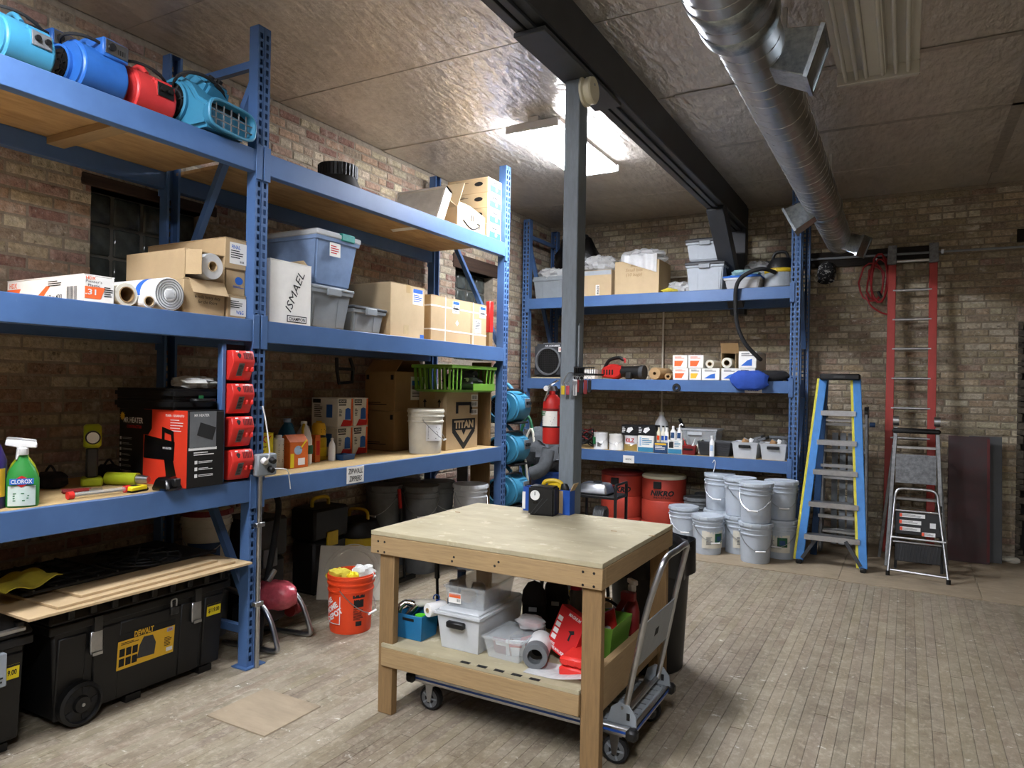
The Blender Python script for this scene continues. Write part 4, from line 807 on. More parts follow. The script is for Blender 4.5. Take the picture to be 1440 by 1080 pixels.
decal(t, (a, .02, .215), '+x', .37, .10, 'print', 'shield_mark', off=.001); text('TITAN', .31, .068, t, (a, .02, .215), '+x', 'card_pale', bold=.05, off=.0026); g = decal(t, (a, .02, .2), '+x', .36, .42, 'print', 'shield_mark', poly=[(-1, .1), (-1, -.25), (0, -1), (1, -.25), (1, .1), (.75, .1), (.75, -.15), (0, -.7), (-.75, -.15), (-.75, .1)]); decal(t, (a, .02, .36), '+x', .26, .1, 'print', 'shield_mark', poly=[(-1, -1), (-1, 1), (1, 1), (1, -1), (.7, -1), (.7, .4), (-.7, .4), (-.7, -1)])
decal(t, (a, .02, .15), '+x', .06, .06, 'print', 'shield_mark', poly=[(-.7, 1), (.7, 1), (1, .3), (0, -1), (-1, .3)])
for q in (.47, .41, .34): decal(t, (a, .19, q - .02), '+x', .11, .05, 'paper'); lines(t, (a, .19, q - .02), '+x', .09, .03, 10, vert=True, name='bar_code')
for p in ((.07, -b, .4), (-.08, -b, .4)): decal(t, p, '-y', .04, .07, 'print', 'arrow_mark', poly=[(-.3, -1), (.3, -1), (.3, .2), (1, .2), (0, 1), (-1, .2), (-.3, .2)])
t = thing('plastic_basket', 'lime green slatted plastic basket on the shield carton', 'basket', (-3.475, 5.22, z + .497)); G().open_frus((.36, .62), (.40, .70), 0, .02, .006).build('base', 'lime_green', t)
for sx in (-1, 1):
    G().cbox((sx*.2, 0, .215), (.018, .72, .03)).build('rim', 'lime_green', t, bevel=.004)
    for k in range(12):
        if sx < 0 or k < 3 or k > 8: G().bar((sx*.19, -.32 + k*.058, .01), (sx*.2, -.33 + k*.06, .215), .014, .006, (1, 0, 0)).build('slat', 'lime_green', t)
for sy in (-1, 1):
    G().cbox((0, sy*.355, .215), (.42, .018, .03)).build('rim', 'lime_green', t, bevel=.004)
    for k in range(8): G().bar((-.16 + k*.046, sy*.33, .01), (-.18 + k*.051, sy*.352, .215), .02, .006, (0, 1, 0)).build('slat', 'lime_green', t)
G().box(.196, .204, -.02, .34, .015, .075).build('front_lip', 'lime_green', t)
t = thing('cloth_bundle', 'grey and white crumpled bag inside the green basket', 'cloth', (-3.47, 5.32, z + .5175)); G().blob((0, 0, .075), (.15, .19, .09), 18, 10, .25, 9, -.074).build('bundle', 'cloth_grey', t); G().blob((.1, -.03, .09), (.05, .09, .04), 12, 7, .25, 19).build('folds', 'cloth_white', t)
t = thing('bracket', 'black plastic bracket hanging from the shelf over the blower cartons', 'bracket', (-3.86, 4.23, 1.628)); G().tube([(0, -.09, .2), (0, -.085, .1), (0, -.06, 0), (0, .09, .01), (0, .1, .12), (0, .06, .2)], .014, 8).build('loop', 'black', t); G().box(-.008, .008, -.09, .1, .1, .125).build('bar', 'black', t)
t = thing('lumber_post', 'pale upright timber board standing at the end of the rack', 'board', (-3.47, 5.664, 0.001)); G().box(-.11, .10, -.009, .009, 0, 1.845).build('board', 'lumber_z', t, bevel=.003)
t = thing('grey_board', 'grey metal strip standing behind the timber board', 'board', (-3.66, 5.664, 0.001)); G().box(-.07, .05, -.008, .008, 0, 1.80).build('strip', 'mid_grey', t, bevel=.002)
# note taped on the beam
t = thing('paper_note', 'white paper note with handwriting taped to the blue beam', 'note', (XF + .0095, 3.67, 1.012)); G().box(0, .001, -.085, .085, -.052, .058).build('sheet', 'paper', t); text('ZIPWALL\nZIPPERS', .145, .085, t, (.001, 0, .003), '+x', 'print', bold=.01, shear=.15)
# ---------------------------------------------------------------- floor under the left rack
def rolling_chest(label, loc, L, price, full=True):
    """black rolling tool chest: front at local +x, length along y"""
    t = thing('tool_chest', label, 'tool box', loc); D, H = .56, .52
    G().frus((D - .08, L - .08), (D, L), .035, H - .03).xf(Mx.Translation((-D/2, 0, 0))).build('body', 'black', t, bevel=.012)
    G().box(-D - .02, .022, -L/2 - .02, L/2 + .02, H - .06, H - .02).build('rim', 'black', t, bevel=.006)
    o = G().frus((D + .05, L + .05), (D - .04, L - .04), H - .015, H + .085, (-D/2, 0)).build('lid', 'black', t, bevel=.012)
    for y in [-L*.44 + i*L*.11 for i in range(9)]: G().box(-.01, .03, y, y + .03, H, H + .05).build('lid_rib', 'black', o, bevel=.004)
    sl = math.atan2(.04, H - .065); u, v = (0, 1, 0), (math.sin(sl), 0, math.cos(sl))
    Mf = frame((-.025, 0, H*.45), u, v)
    for y, w in ((-L*.40, .13), (-L*.22, .13), (0.02, .34), (L*.27, .13), (L*.42, .12)):
        G().box(-w/2, w/2, -.19, .2, -.004, .012).xf(Mf @ Mx.Translation((y, 0, 0))).build('front_panel', 'black', t, bevel=.006)
    for y in (-L*.29, L*.29):
        la = G().box(.0, .018, y - .03, y + .03, H - .20, H - .09).build('latch', 'steel', t, bevel=.004); G().box(-.01, .03, y - .02, y + .02, H - .09, H - .02).build('latch_hinge', 'dark_metal', la); G().box(.018, .026, y - .024, y + .024, H - .205, H - .19).build('latch_lip', 'steel', la)
    for y in (-L*.36, ):
        w = thing_part = G().lathe([(.03, -.03), (.085, -.03), (.1, -.022), (.1, .018), (.085, .026), (.08, .01), (.04, .012), (.035, .03), (.0, .03)], 28, (-.0, y, .105), (1, 0, 0), cap=False).build('wheel', 'black', t)
        G().cyl((.02, y, .105), (.034, y, .105), .008, n=10).build('axle_cap', 'steel', w)
        for i in range(5):
            a = 2*PI*i/5; G().prism([(.045, -.012), (.075, -.02), (.075, .02), (.045, .012)], 'x', .008, .014).xf(Mx.Translation((0, y, .105)) @ Mx.Rotation(a, 4, 'X')).build('wheel_opening', 'rubber', w)
    for y in (-L*.05, L*.4): G().box(-.2, -.04, y - .04, y + .04, .0005, .035).build('foot', 'black', t)
    Mt = Mf @ Mx.Translation((L*.42, .12, .012)); g = G().box(-.045, .045, -.032, .032, .0008, .0016).xf(Mt).build('price_tag', 'tag_yellow', t)
    text(price, .07, .028, t, Mt @ V((0, -.004, .0012)), (u, v), bold=.03); G().box(-.045, .045, .022, .032, .0017, .002).xf(Mt).build('tag_stripe', 'print', t)
    return t, Mf, u, v, H
TC, Mf, u, v, H = rolling_chest('black rolling tool chest with yellow picture label under the near bay', (-3.37, 2.28, .0), .94, '$119.00')
Ml = Mf @ Mx.Translation((-.0, .03, .012)); G().box(-.155, .155, -.075, .07, .0008, .0016).xf(Ml).build('label', 'label_yellow', TC); G().box(-.155, .155, .07, .105, .0008, .0016).xf(Ml).build('label', 'print', TC)
text('DEWALT', .105, .03, TC, Ml @ V((-.02, .088, .001)), (u, v), 'label_yellow', bold=.04)
g = G().prism([(-.05, -.045), (.045, -.05), (.05, .01), (.03, .055), (-.02, .06), (-.04, .02)], 'z', .0018, .0024).xf(Ml); g.build('printed_chest', 'dark_grey', TC)
for i in range(3):
    for j in range(2): G().box(-.145 + i*.034, -.117 + i*.034, -.06 + j*.05, -.02 + j*.05, .0018, .0022).xf(Ml).build('small_picture', 'print', TC)
G().box(.11, .145, .045, .065, .0018, .0022).xf(Ml).build('flag_mark', 'pale_blue', TC); text('USA', .026, .012, TC, Ml @ V((.1275, .055, .0022)), (u, v), 'print_red'); G().box(.112, .148, -.06, -.04, .0018, .0022).xf(Ml).build('bar_code', 'white', TC); lines(TC, Ml @ V((.12, -.005, .0015)), (u, v), .045, .05, 6); lines(TC, Ml @ V((-.09, .055, .0015)), (u, v), .1, .015, 2)
pl = thing('padlock', 'small steel padlock hanging on the chest lid', 'padlock', (-3.335, 2.40, .405)); G().box(-.01, .012, -.022, .022, 0, .04).build('body', 'dark_metal', pl, bevel=.004); G().tube([(0, -.014, .04), (0, -.014, .075), (0, .014, .075), (0, .014, .04)], .0045, 8, 4).build('shackle', 'steel', pl)
rolling_chest('black rolling tool chest cut off by the left frame edge', (-3.37, 1.255, .0), .90, '$119.00')
t = thing('lid_handle', 'aluminium strip with white plate on the near chest', 'handle', (-3.30, 1.56, .30)); G().box(-.012, .016, -.15, .10, .245, .262).build('strip', 'alu', t, bevel=.003); G().box(-.022, .012, -.12, .03, .03, .17).build('plate', 'tote_grey', t, bevel=.004); lines(t, (.0125, -.03, .07), '+x', .1, .05, 3)
# cardboard sheets, wire frames and a cloth lying on the chests
zt = .6065
for i, (x0, x1, y0, y1, zz, rz, n) in enumerate(((-4.0, -3.19, 1.62, 2.78, 0, .0, 'widest lowest'), (-3.98, -3.23, 1.74, 2.70, .013, .03, 'upper narrower'), (-3.95, -3.28, 1.86, 2.62, .026, .05, 'topmost'))):
    t = thing('cardboard_sheet', 'flattened cardboard sheet on the tool chests, %s one' % n, 'cardboard', ((x0+x1)/2, (y0+y1)/2, zt + zz), rz); a, b = (x1-x0)/2, (y1-y0)/2
    G().box(-a, a, -b, b, 0, .012).build('sheet', 'card', t, bevel=.001)
zw = zt + .0395
t = thing('shade_sheet', 'dark sheet added for the shade and black frames over the cardboard', 'sheet', (-3.66, 2.22, zw)); G().box(-.32, .22, -.5, .52, 0, .006).build('sheet', 'black', t, bevel=.002); G().box(.2, .22, -.5, .52, .006, .016).build('lip', 'black', t); zw += .0165  # added dark sheet: shade and dense black frames on top of the cardboard
for i, (y0, n) in enumerate(((1.70, 'left'), (2.16, 'right'))):
    t = thing('wire_grille', 'black wire guard lying on the cardboard, %s one' % n, 'wire guard', (-3.62, y0 + .22, zw), .06 - i*.15)
    if i == 0:
        g = G()
        for k in range(6): g.tube([(-.27 + k*.1, -.2, .008), (-.27 + k*.1, .2, .008)], .006, 6)
        for k in range(5): g.tube([(-.27, -.2 + k*.1, .016), (.23, -.2 + k*.1, .016)], .006, 6)
        g.build('wire_mesh', 'black', t)
    else:
        for r in (.2, .14, .08): G().tube([(math.cos(2*PI*k/28)*r*1.2, math.sin(2*PI*k/28)*r, .009) for k in range(28)], .006, 6, closed=True).build('ring', 'black', t)
        g = G()
        for k in range(10): a = 2*PI*k/10; g.tube([(0, 0, .02), (math.cos(a)*.24, math.sin(a)*.2, .016)], .004, 6)
        g.build('spokes', 'black', t)
t = thing('cloth', 'dirty yellow cloth thrown over the wire guard', 'cloth', (-3.52, 1.72, zw + .023), .3)
def cl(a, b): return ((a-.5)*.24, (b-.5)*.30, .012 + .028*abs(math.sin(a*5 + b*3))*math.sin(PI*min(max(a, .08), .92)) + .012*math.sin(b*9))
G().sheet(cl, 14, 16).build('folds', 'cloth_yellow', t, solid=.004)
for i, (x, y, m, n) in enumerate(((-3.93, 3.05, 'old_pail', 'lower grey'), )): pail('grey pail under the white pail behind the tool chest', (x, y, .0), m, m, 0, h=.44)
P_RW = pail('white pail with red lid behind the tool chest', (-3.93, 3.05, .445), 'offwhite', 'dark_red', .8, h=.36); decal(P_RW, (0, -.14, .12), '-y', .2, .09, 'dark_blue', bend=.143, off=.006)
# machine on bent tube legs, wrapped in pink film
t = thing('floor_machine', 'machine on bent steel tube legs wrapped in pink plastic film', 'machine', (-3.42, 3.18, 0), .15)
for s in (-1, 1): G().tube([(-.32, s*.14, .36), (-.05, s*.15, .30), (.06, s*.155, .22), (.13, s*.16, .06), (.12, s*.16, .02), (.02, s*.16, .016), (-.28, s*.15, .016)], .016, 10, 4).build('leg', 'steel', t)
G().blob((-.02, 0, .30), (.16, .10, .085), 16, 10, .08, 3).build('wrapped_motor', 'pink_wrap', t); G().box(-.26, -.02, -.12, .12, .12, .24).build('pump_body', 'black', t, bevel=.02); G().cyl((.0, .12, .17), (.0, .2, .17), .045, n=16).build('red_filter', 'dark_red', t); G().cyl((-.05, -.03, .38), (-.05, .03, .44), .018, n=8).build('valve', 'steel', t)
t = thing('hose', 'black rubber hose leaning up behind the pink wrapped machine', 'hose', (-3.52, 3.02, .0)); G().tube([(.12, 0, .02), (.05, .1, .3), (-.03, .24, .58), (-.12, .36, .82), (-.2, .36, .9)], .02, 10, 5).build('tube', 'rubber', t)
def case_stack(label, loc, d, m, acc):
    t = thing('tool_case', label, 'case', loc); dx, dy, dz = d
    G().box(-dx/2, dx/2, -dy/2, dy/2, .02, dz*.62).build('base', m, t, bevel=.02); G().box(-dx/2 - .01, dx/2 + .01, -dy/2 - .01, dy/2 + .01, dz*.63, dz).build('lid', m, t, bevel=.02); G().box(dx/2 + .002, dx/2 + .02, -.06, .06, dz*.55, dz*.72).build('latch', acc, t, bevel=.004); G().tube([(0, -dy*.25, dz), (0, -dy*.2, dz + .06), (0, dy*.2, dz + .06), (0, dy*.25, dz)], .014, 8, 4).build('handle', acc, t)
    for s in (-1, 1): G().box(-dx*.4, dx*.4, s*dy*.35 - .02, s*dy*.35 + .02, 0, .02).build('foot', m, t)
case_stack('tall black tool case with pale trim in the shade behind the machine', (-3.86, 3.36, 0), (.32, .30, .72), 'black', 'mid_grey')
case_stack('black tool case with yellow latch behind the white panel', (-4.03, 4.17, 0), (.24, .36, .66), 'black', 'yellow')
t = thing('vacuum', 'yellow and black shop vacuum in the shade behind the white panel', 'vacuum', (-3.96, 4.54, 0)); G().lathe([(.17, .06), (.18, .08), (.19, .36), (.18, .38)], 22).build('drum', 'yellow', t); G().lathe([(.19, .38), (.19, .42), (.15, .5), (.06, .53)], 22).build('head', 'black', t); G().tube([(-.1, 0, .5), (-.08, 0, .58), (.08, 0, .58), (.1, 0, .5)], .014, 8, 4).build('handle', 'yellow', t)
for k in range(4): a = PI/4 + k*PI/2; G().cyl((math.cos(a)*.17 - .015, math.sin(a)*.17, .035), (math.cos(a)*.17 + .015, math.sin(a)*.17, .035), .034, n=14).build('caster', 'black', t)
# white square panel leaning, with raised ring
t = thing('white_panel', 'white square panel with an embossed ring leaning behind the orange bucket', 'panel', (-3.62, 4.08, .001), math.radians(30)); m = Mx.Rotation(math.radians(-16), 4, 'X')
G().box(-.26, .28, 0, .022, 0, .40).xf(m).build('board', 'offwhite', t, bevel=.004)
G().lathe([(.165, 0), (.17, .006), (.182, .006), (.187, 0)], 40, (0, -.0005, .2), (0, -1, 0), cap=False).xf(m).build('ring', 'offwhite', t); G().lathe([(.205, 0), (.21, .004), (.215, 0)], 40, (0, -.0005, .2), (0, -1, 0), cap=False).xf(m).build('ring', 'offwhite', t)
# orange bucket with rags
OB = pail('orange bucket full of rags on the floor', (-3.215, 3.625, 0.0), 'orange', None, math.radians(35), r=.152, h=.375, name='bucket', ha=1.15)
f = lambda d: (math.sin(math.radians(d)), -math.cos(math.radians(d)))
def on_bucket(deg): a = math.radians(deg); n = V((math.sin(a), -math.cos(a), 0)); return n, V((math.cos(a), math.sin(a), 0))
n, uu = on_bucket(-52); c = n*.1385
decal(OB, c + V((0, 0, .16)), (uu, (0, 0, 1)), .15, .19, 'white', 'logo_panel', bend=.1385, off=.0045); decal(OB, c + V((0, 0, .16)), (uu, (0, 0, 1)), .14, .18, 'orange', 'logo_panel', bend=.1385, off=.0055)
text('THE\nHOME\nDEPOT', .15, .13, OB, c + V((0, 0, .16)), (uu, (0, 0, 1)), 'white', bold=.05, rot=.62, bend=.1385, off=.0068)
n, uu = on_bucket(28); c = n*.1385
decal(OB, c + V((0, 0, .245)), (uu, (0, 0, 1)), .08, .02, 'print', 'printed_block', bend=.1385, off=.0055); decal(OB, c + V((0, 0, .2)), (uu, (0, 0, 1)), .065, .05, 'print', 'printed_block', bend=.1385, off=.0045); lines(OB, c + V((0, 0, .13)), (uu, (0, 0, 1)), .07, .075, 9, bend=.1385, off=.0045); decal(OB, c + V((0, 0, .07)), (uu, (0, 0, 1)), .04, .03, 'print', 'printed_block', bend=.1385, off=.0035)
for x, y, zz, r, m, n, s in ((-.07, -.03, .34, (.09, .075, .05), 'cloth_yellow', 'yellow rag hanging over the left rim of the orange bucket', 1), (.06, .05, .36, (.08, .07, .055), 'cloth_white', 'white rag heaped in the orange bucket', 2), (.055, -.045, .345, (.04, .04, .045), 'tag_yellow', 'bright yellow glove at the right rim of the orange bucket', 3)):
    t = thing('rag', n, 'cloth', (-3.215 + x, 3.625 + y, zz - .02)); G().blob((0, 0, .02), r, 16, 9, .22, 40 + s).build('folds', m, t)
# pails stacked two high under the far bay
for i, (x, y, n) in enumerate(((-3.99, 4.90, 'leftmost'), (-3.70, 5.06, 'foremost'), (-3.76, 5.39, 'nearest the white one'), (-4.03, 5.23, 'rearmost'))):
    pail('old grey pail at floor level under the far bay, %s' % n, (x, y, 0), 'old_pail', 'old_pail', i*1.3, 'grey pails under the far bay')
    pail('old grey pail on top of its stack under the far bay, %s' % n, (x, y, .375), 'old_pail', 'old_pail', i*.7, 'grey pails under the far bay')
pail('old grey pail under the white pail at the rack end', (-3.41, 5.40, 0), 'old_pail', 'old_pail', .4, 'grey pails under the far bay'); pail('milky white pail at the rack end above the table corner', (-3.41, 5.40, .375), 'milky', 'milky', 1.0)
t = thing('squeegee', 'red handled pole leaning against the grey pails', 'tool', (-3.62, 4.74, .0)); G().cyl((0, 0, .01), (-.1, .05, .58), .012, n=8).build('pole', 'black', t); G().cyl((-.1, .05, .58), (-.13, .065, .74), .015, n=8).build('grip', 'red', t); G().box(-.02, .02, -.12, .12, 0, .03).build('head', 'black', t)

# ---------------------------------------------------------------- workbench
TX0, TX1, TY0, TY1, TZ = -2.325, -1.09, 2.76, 3.77, .90
t = thing('workbench', 'plywood-topped workbench of pale construction lumber', 'table', ((TX0+TX1)/2, (TY0+TY1)/2, 0)); a, b = (TX1-TX0)/2, (TY1-TY0)/2
G().box(-a, a, -b, b, TZ - .022, TZ).build('top', 'ply', t, bevel=.002); G().box(-a + .002, a - .002, -b + .002, b - .002, TZ - .0235, TZ - .0225).build('top_ply_layer', 'card_dark', t)
for s in (-1, 1):
    G().box(-a, a, min(s*b, s*(b - .038)), max(s*b, s*(b - .038)), TZ - .113, TZ - .024).build('apron', 'lumber', t, bevel=.003)
    G().box(min(s*a, s*(a - .038)), max(s*a, s*(a - .038)), -b + .0385, b - .0385, TZ - .113, TZ - .024).build('apron', 'lumber_y', t, bevel=.003)
    G().box(-a + .075, a - .098, min(s*(b - .002), s*(b - .04)), max(s*(b - .002), s*(b - .04)), .24, .331).build('shelf_rail', 'lumber', t, bevel=.003)
    for s2 in (-1, 1):
        lx0 = s2*(a - .052) + (.0405 if s2 < 0 else 0); g = G().box(lx0 - .044, lx0 + .044, s*(b - .062) - .0225, s*(b - .062) + .0225, .0002, TZ - .025) if s > 0 else G().box(lx0 - .044, lx0 + .044, -b + .016, -b + .058, .0002, TZ - .1135)
        g.build('leg', 'lumber_z', t, bevel=.003)
for s in (-1, 1): G().box(min(s*(a - .03), s*(a - .066)), max(s*(a - .03), s*(a - .066)), -b + .112, b - .135, .24, .43 if s > 0 else .331).build('shelf_rail', 'lumber_y', t, bevel=.003)
G().box(-a + .075, a - .098, -b + .003, b - .045, .332, .35).build('shelf', 'ply', t, bevel=.001)
g = G()
for x in (-.57, -.53): 
    for zz in (.80, .85): g.cyl((x, -b - .0008, zz), (x, -b + .002, zz), .006, n=8)
for x, zz in ((-.12, .83), (-.13, .81), (.10, .82), (.12, .84), (.53, .855), (.58, .855), (.53, .80), (.58, .80)): g.cyl((x, -b - .0008, zz), (x, -b + .002, zz), .006, n=8)
g.build('screw_heads', 'black', t)
for x in (-.30, .1, .3): G().tube([(x - .25 + (.55 if x > 0 else 0), .15, TZ + .001), (x - .22 + (.55 if x > 0 else 0), .155, TZ + .001)], .002, 5).build('knot_mark', 'card_dark', t)
for k in range(5): G().box(-.08 + k*.09, -.03 + k*.09, -b + .002, -b + .025, .3502, .3508).build('tape_mark', 'print', t)
ZS = .3507
# things on the bench top
t = thing('air_compressor', 'small black portable compressor with dial on the bench', 'compressor', (-1.80, 3.635, TZ + .0005), .12); G().box(-.078, .078, -.05, .05, 0, .165).build('case', 'black', t, bevel=.01, seg=2); o = G().cyl((-.035, -.05, .115), (-.035, -.055, .115), .028, n=22).build('dial', 'white', t); G().box(-.037, -.033, -.0565, -.055, .115, .135).build('needle', 'print', o); G().box(-.045, -.02, -.054, -.05, .07, .08).build('switch', 'black_gloss', t)
for k in range(2): G().bar((.04 - k*.03, -.051, .1), (-.04 - k*.02, -.051, .01), .003, .003, (0, 1, 0)).build('groove', 'dark_grey', t)
t = thing('carton', 'blue open carton of bungee cords behind the compressor', 'box', (-1.815, 3.728, TZ + .0005), .0); G().open_frus((.30, .07), (.30, .07), 0, .14, .003).build('body', 'royal_blue', t); decal(t, (.09, -.035, .07), '-y', .035, .13, 'card', 'torn_face'); text('OWL\nOM\nbox', .03, .045, t, (.02, -.035, .045), '-y', 'white'); decal(t, (-.145, -.035, .06), '-y', .02, .1, 'white')
G().box(0, .004, -.03, .03, 0, .05).xf(Mx.Translation((.148, 0, .138)) @ Mx.Rotation(.5, 4, 'Y')).build('flap', 'card', t)
t = thing('cord_coil', 'yellow coiled strap sticking out of the blue carton', 'cord', (-1.79, 3.728, TZ + .01)); G().tube([(-.06, 0, .10), (-.05, -.01, .16), (0, .0, .175), (.05, .01, .16), (.06, 0, .11), (.03, 0, .15), (-.03, .01, .15)], .013, 8, 5).build('loop', 'yellow', t); G().blob((.075, 0, .12), (.03, .02, .045), 10, 7, .1, 8).build('black_end', 'black', t)
# things on the bench shelf
t = thing('bin', 'small blue open bin of pipe fittings on the bench shelf', 'bin', (-2.165, 2.94, ZS)); G().open_frus((.15, .13), (.165, .15), 0, .125, .004).build('body', 'bin_blue', t, bevel=.004); G().box(-.035, .035, -.0745, -.0715, .095, .108).build('hand_slot', 'black', t)
t = thing('pipe_fittings', 'chrome pipe fittings heaped at the left of the blue bin', 'pipe fitting', (-2.20, 2.93, ZS + .06)); G().tube([(-.045, -.03, .0), (-.05, -.03, .07), (-.03, 0, .1), (.01, .02, .09)], .016, 10, 4).build('elbow', 'chrome', t); G().cyl((-.02, 0, .03), (.02, .03, .09), .02, n=12).build('nut', 'chrome', t)
roll('tape_roll', 'white paper roll lying on the blue bin', (-2.06, 2.885, ZS + .1255), .034, .10, 'white', 'card', .012, rz=-1.9)
t = thing('tape_roll', 'bright green tape roll in the blue bin', 'roll', (-2.115, 2.90, ZS + .075)); G().lathe([(.012, 0), (.026, 0), (.026, .05), (.012, .05)], 18).build('ring', mat('neon', '#4fc21e', .5), t)
t = thing('caulk_tube', 'white tube with blue nozzle across the blue bin', 'tube', (-2.15, 3.0, ZS + .13), .5); G().cyl((-.1, 0, .02), (.05, 0, .022), .02, n=14).build('barrel', 'offwhite', t); G().cyl((.05, 0, .022), (.10, 0, .024), .022, .01, n=12).build('nozzle', 'royal_blue', t); G().lathe([(.012, 0), (.018, 0), (.018, .006), (.012, .006)], 14, (.05, 0, .05), (0, 1, 0), cap=False).build('ring', 'royal_blue', t)
t = thing('screwdriver', 'dark rod tool standing behind the white tube', 'tool', (-2.16, 3.12, ZS)); G().cyl((0, 0, 0), (-.01, 0, .25), .008, n=8).build('shaft', 'black', t); G().cyl((-.01, 0, .25), (-.012, 0, .36), .014, n=8).build('grip', 'black', t)
for i, (x, y) in enumerate(((-2.06, 3.19), (-2.05, 3.10))): t = thing('bottle', ('taller', 'shorter')[i] + ' navy blue bottle behind the clear bins', 'bottle', (x, y, ZS)); G().lathe([(.03, 0), (.032, .005), (.032, .2 - i*.03), (.022, .225 - i*.03), (.022, .27 - i*.03)], 16).build('body', 'dark_blue', t); G().lathe([(.024, .25 - i*.03), (.024, .29 - i*.03)], 14).build('cap', 'dark_blue', t)
CT = thing('storage_bin', 'clear storage bin with white lid and black handle on the bench shelf', 'storage bin', (-1.865, 3.08, ZS)); G().open_frus((.21, .40), (.24, .44), 0, .165, .004).build('body', 'milky', CT, bevel=.004); G().frus((.262, .468), (.262, .468), .166, .184).frus((.235, .44), (.225, .43), .184, .195).build('lid', 'milky', CT, bevel=.004); G().box(-.055, .045, -.245, -.215, .115, .145).build('handle', 'black', CT, bevel=.006); G().box(-.10, .10, -.18, .17, .006, .06).build('contents', 'mid_grey', CT, bevel=.02); G().blob((.07, -.15, .03), (.025, .03, .025), 8, 6, .2, 6).build('red_contents', 'red', CT)
UB = thing('storage_bin', 'open clear bin of glass jars on the white lid', 'storage bin', (-1.86, 3.06, ZS + .1955), .05); G().open_frus((.19, .29), (.22, .33), 0, .105, .003).build('body', 'clear', UB); G().open_frus((.228, .338), (.236, .346), .095, .108, .008).build('rim', 'clear', UB)
decal(UB, (-.06, -.154, .045), '-y', .07, .05, 'paper'); decal(UB, (-.06, -.154, .055), '-y', .065, .018, 'print_orange', off=.0012); lines(UB, (-.04, -.154, .035), '-y', .02, .014, 6, vert=True, name='bar_code')
for i, (x, y, m, n) in enumerate(((-1.90, 3.0, 'card_dark', 'brown lump'), (-1.82, 3.12, 'clear', 'glass jar lying'), (-1.80, 2.98, 'clear', 'glass jar standing'), (-1.92, 3.13, 'steel', 'metal part'))):
    t = thing('jar' if i in (1, 2) else 'scrap', '%s in the open clear bin' % n, 'jar' if i in (1, 2) else 'scrap', (x, y, ZS + .199)); (G().lathe([(.03, 0), (.034, .004), (.034, .05), (.026, .06), (.026, .07)], 14) if i in (1, 2) else G().blob((0, 0, .03), (.04, .035, .035), 10, 7, .2, i, -.029)).build('body', m, t)
CB = thing('storage_bin', 'low clear bin of small red packets on the bench shelf', 'storage bin', (-1.625, 2.99, ZS), -.03); G().open_frus((.165, .2), (.20, .24), 0, .10, .003).build('body', 'clear', CB); G().open_frus((.205, .245), (.212, .252), .09, .102, .007).build('rim', 'clear', CB)
for i, (x, y, m) in enumerate(((-1.66, 2.95, 'dark_red'), (-1.60, 2.96, 'white'), (-1.63, 3.03, 'dark_grey'), (-1.59, 3.03, 'red'))):
    t = thing('packet', ('maroon', 'white paper', 'grey', 'bright red')[i] + ' packet in the low clear bin', 'packet', (x, y, ZS + .0045), .4*i); G().box(-.045, .045, -.004, .004, 0, .085).xf(Mx.Rotation(.35, 4, 'X')).build('sleeve', m, t); G().box(-.03, .03, -.0055, -.0042, .05, .07).xf(Mx.Rotation(.35, 4, 'X')).build('sticker', 'white' if m != 'white' else 'print_red', t)
t = thing('bag', 'clear zip bag of red parts leaning out of the low clear bin', 'bag', (-1.58, 3.07, ZS + .1045), .1); G().blob((0, 0, .03), (.075, .05, .032), 14, 8, .15, 12).build('film', 'clear_film', t); G().blob((0, 0, .025), (.05, .035, .018), 10, 6, .2, 13).build('parts', 'red', t)
for i, (x, y) in enumerate(((-1.665, 3.27), (-1.61, 3.42))):
    t = thing('glove', ('nearer', 'farther')[i] + ' black padded pouch standing behind the clear bins', 'pouch', (x, y, ZS), .3); G().lathe([(.055, 0), (.06, .02), (.062, .16), (.055, .22), (.035, .26), (.0, .275)], 16, sq=.6).build('body', 'cloth_black', t); G().lathe([(.063, .16), (.066, .17), (.06, .225), (.035, .265), (.0, .28)], 16, sq=.62).build('hood', 'rubber', t); G().box(-.02, .02, -.042, -.036, .13, .15).build('buckle', 'steel', t)
t = thing('spray_can', 'grey aerosol can with pink-red cap behind the pouches', 'can', (-1.53, 3.50, ZS)); G().lathe([(.033, 0), (.034, .004), (.034, .19), (.028, .2)], 18).build('body', 'mid_grey', t); G().lathe([(.033, .2), (.033, .255), (.03, .26)], 18).build('cap', mat('pink_red', '#cc2444', .45), t)
t = thing('carton', 'small open brown carton at the back of the bench shelf', 'box', (-1.50, 3.62, ZS)); G().open_frus((.22, .11), (.22, .11), 0, .13, .003).build('body', 'card', t); G().box(-.11, .11, 0, .003, 0, .06).xf(Mx.Translation((0, -.055, .13)) @ Mx.Rotation(.9, 4, 'X')).build('flap', 'card', t)
t = thing('level', 'yellow bar tool leaning from the brown carton', 'tool', (-1.52, 3.53, ZS), .0); G().bar((-.06, 0, .18), (.06, -.02, .02), .02, .012).build('bar', 'tag_yellow', t); G().bar((-.075, -.012, .16), (.045, -.032, .012), .012, .006).build('edge', 'black', t)
t = thing('bag', 'long black soft bag lying along the bench shelf', 'bag', (-1.37, 3.50, ZS)); G().tube([(-.10, -.10, .05), (-.04, -.02, .055), (.04, .05, .06), (.1, .1, .07)], lambda q: .045 + .015*math.sin(PI*q), 12, 5).build('body', 'cloth_black', t); G().tube([(-.08, -.06, .10), (0, 0, .17), (.07, .07, .11)], .008, 6, 5).build('strap', 'rubber', t)
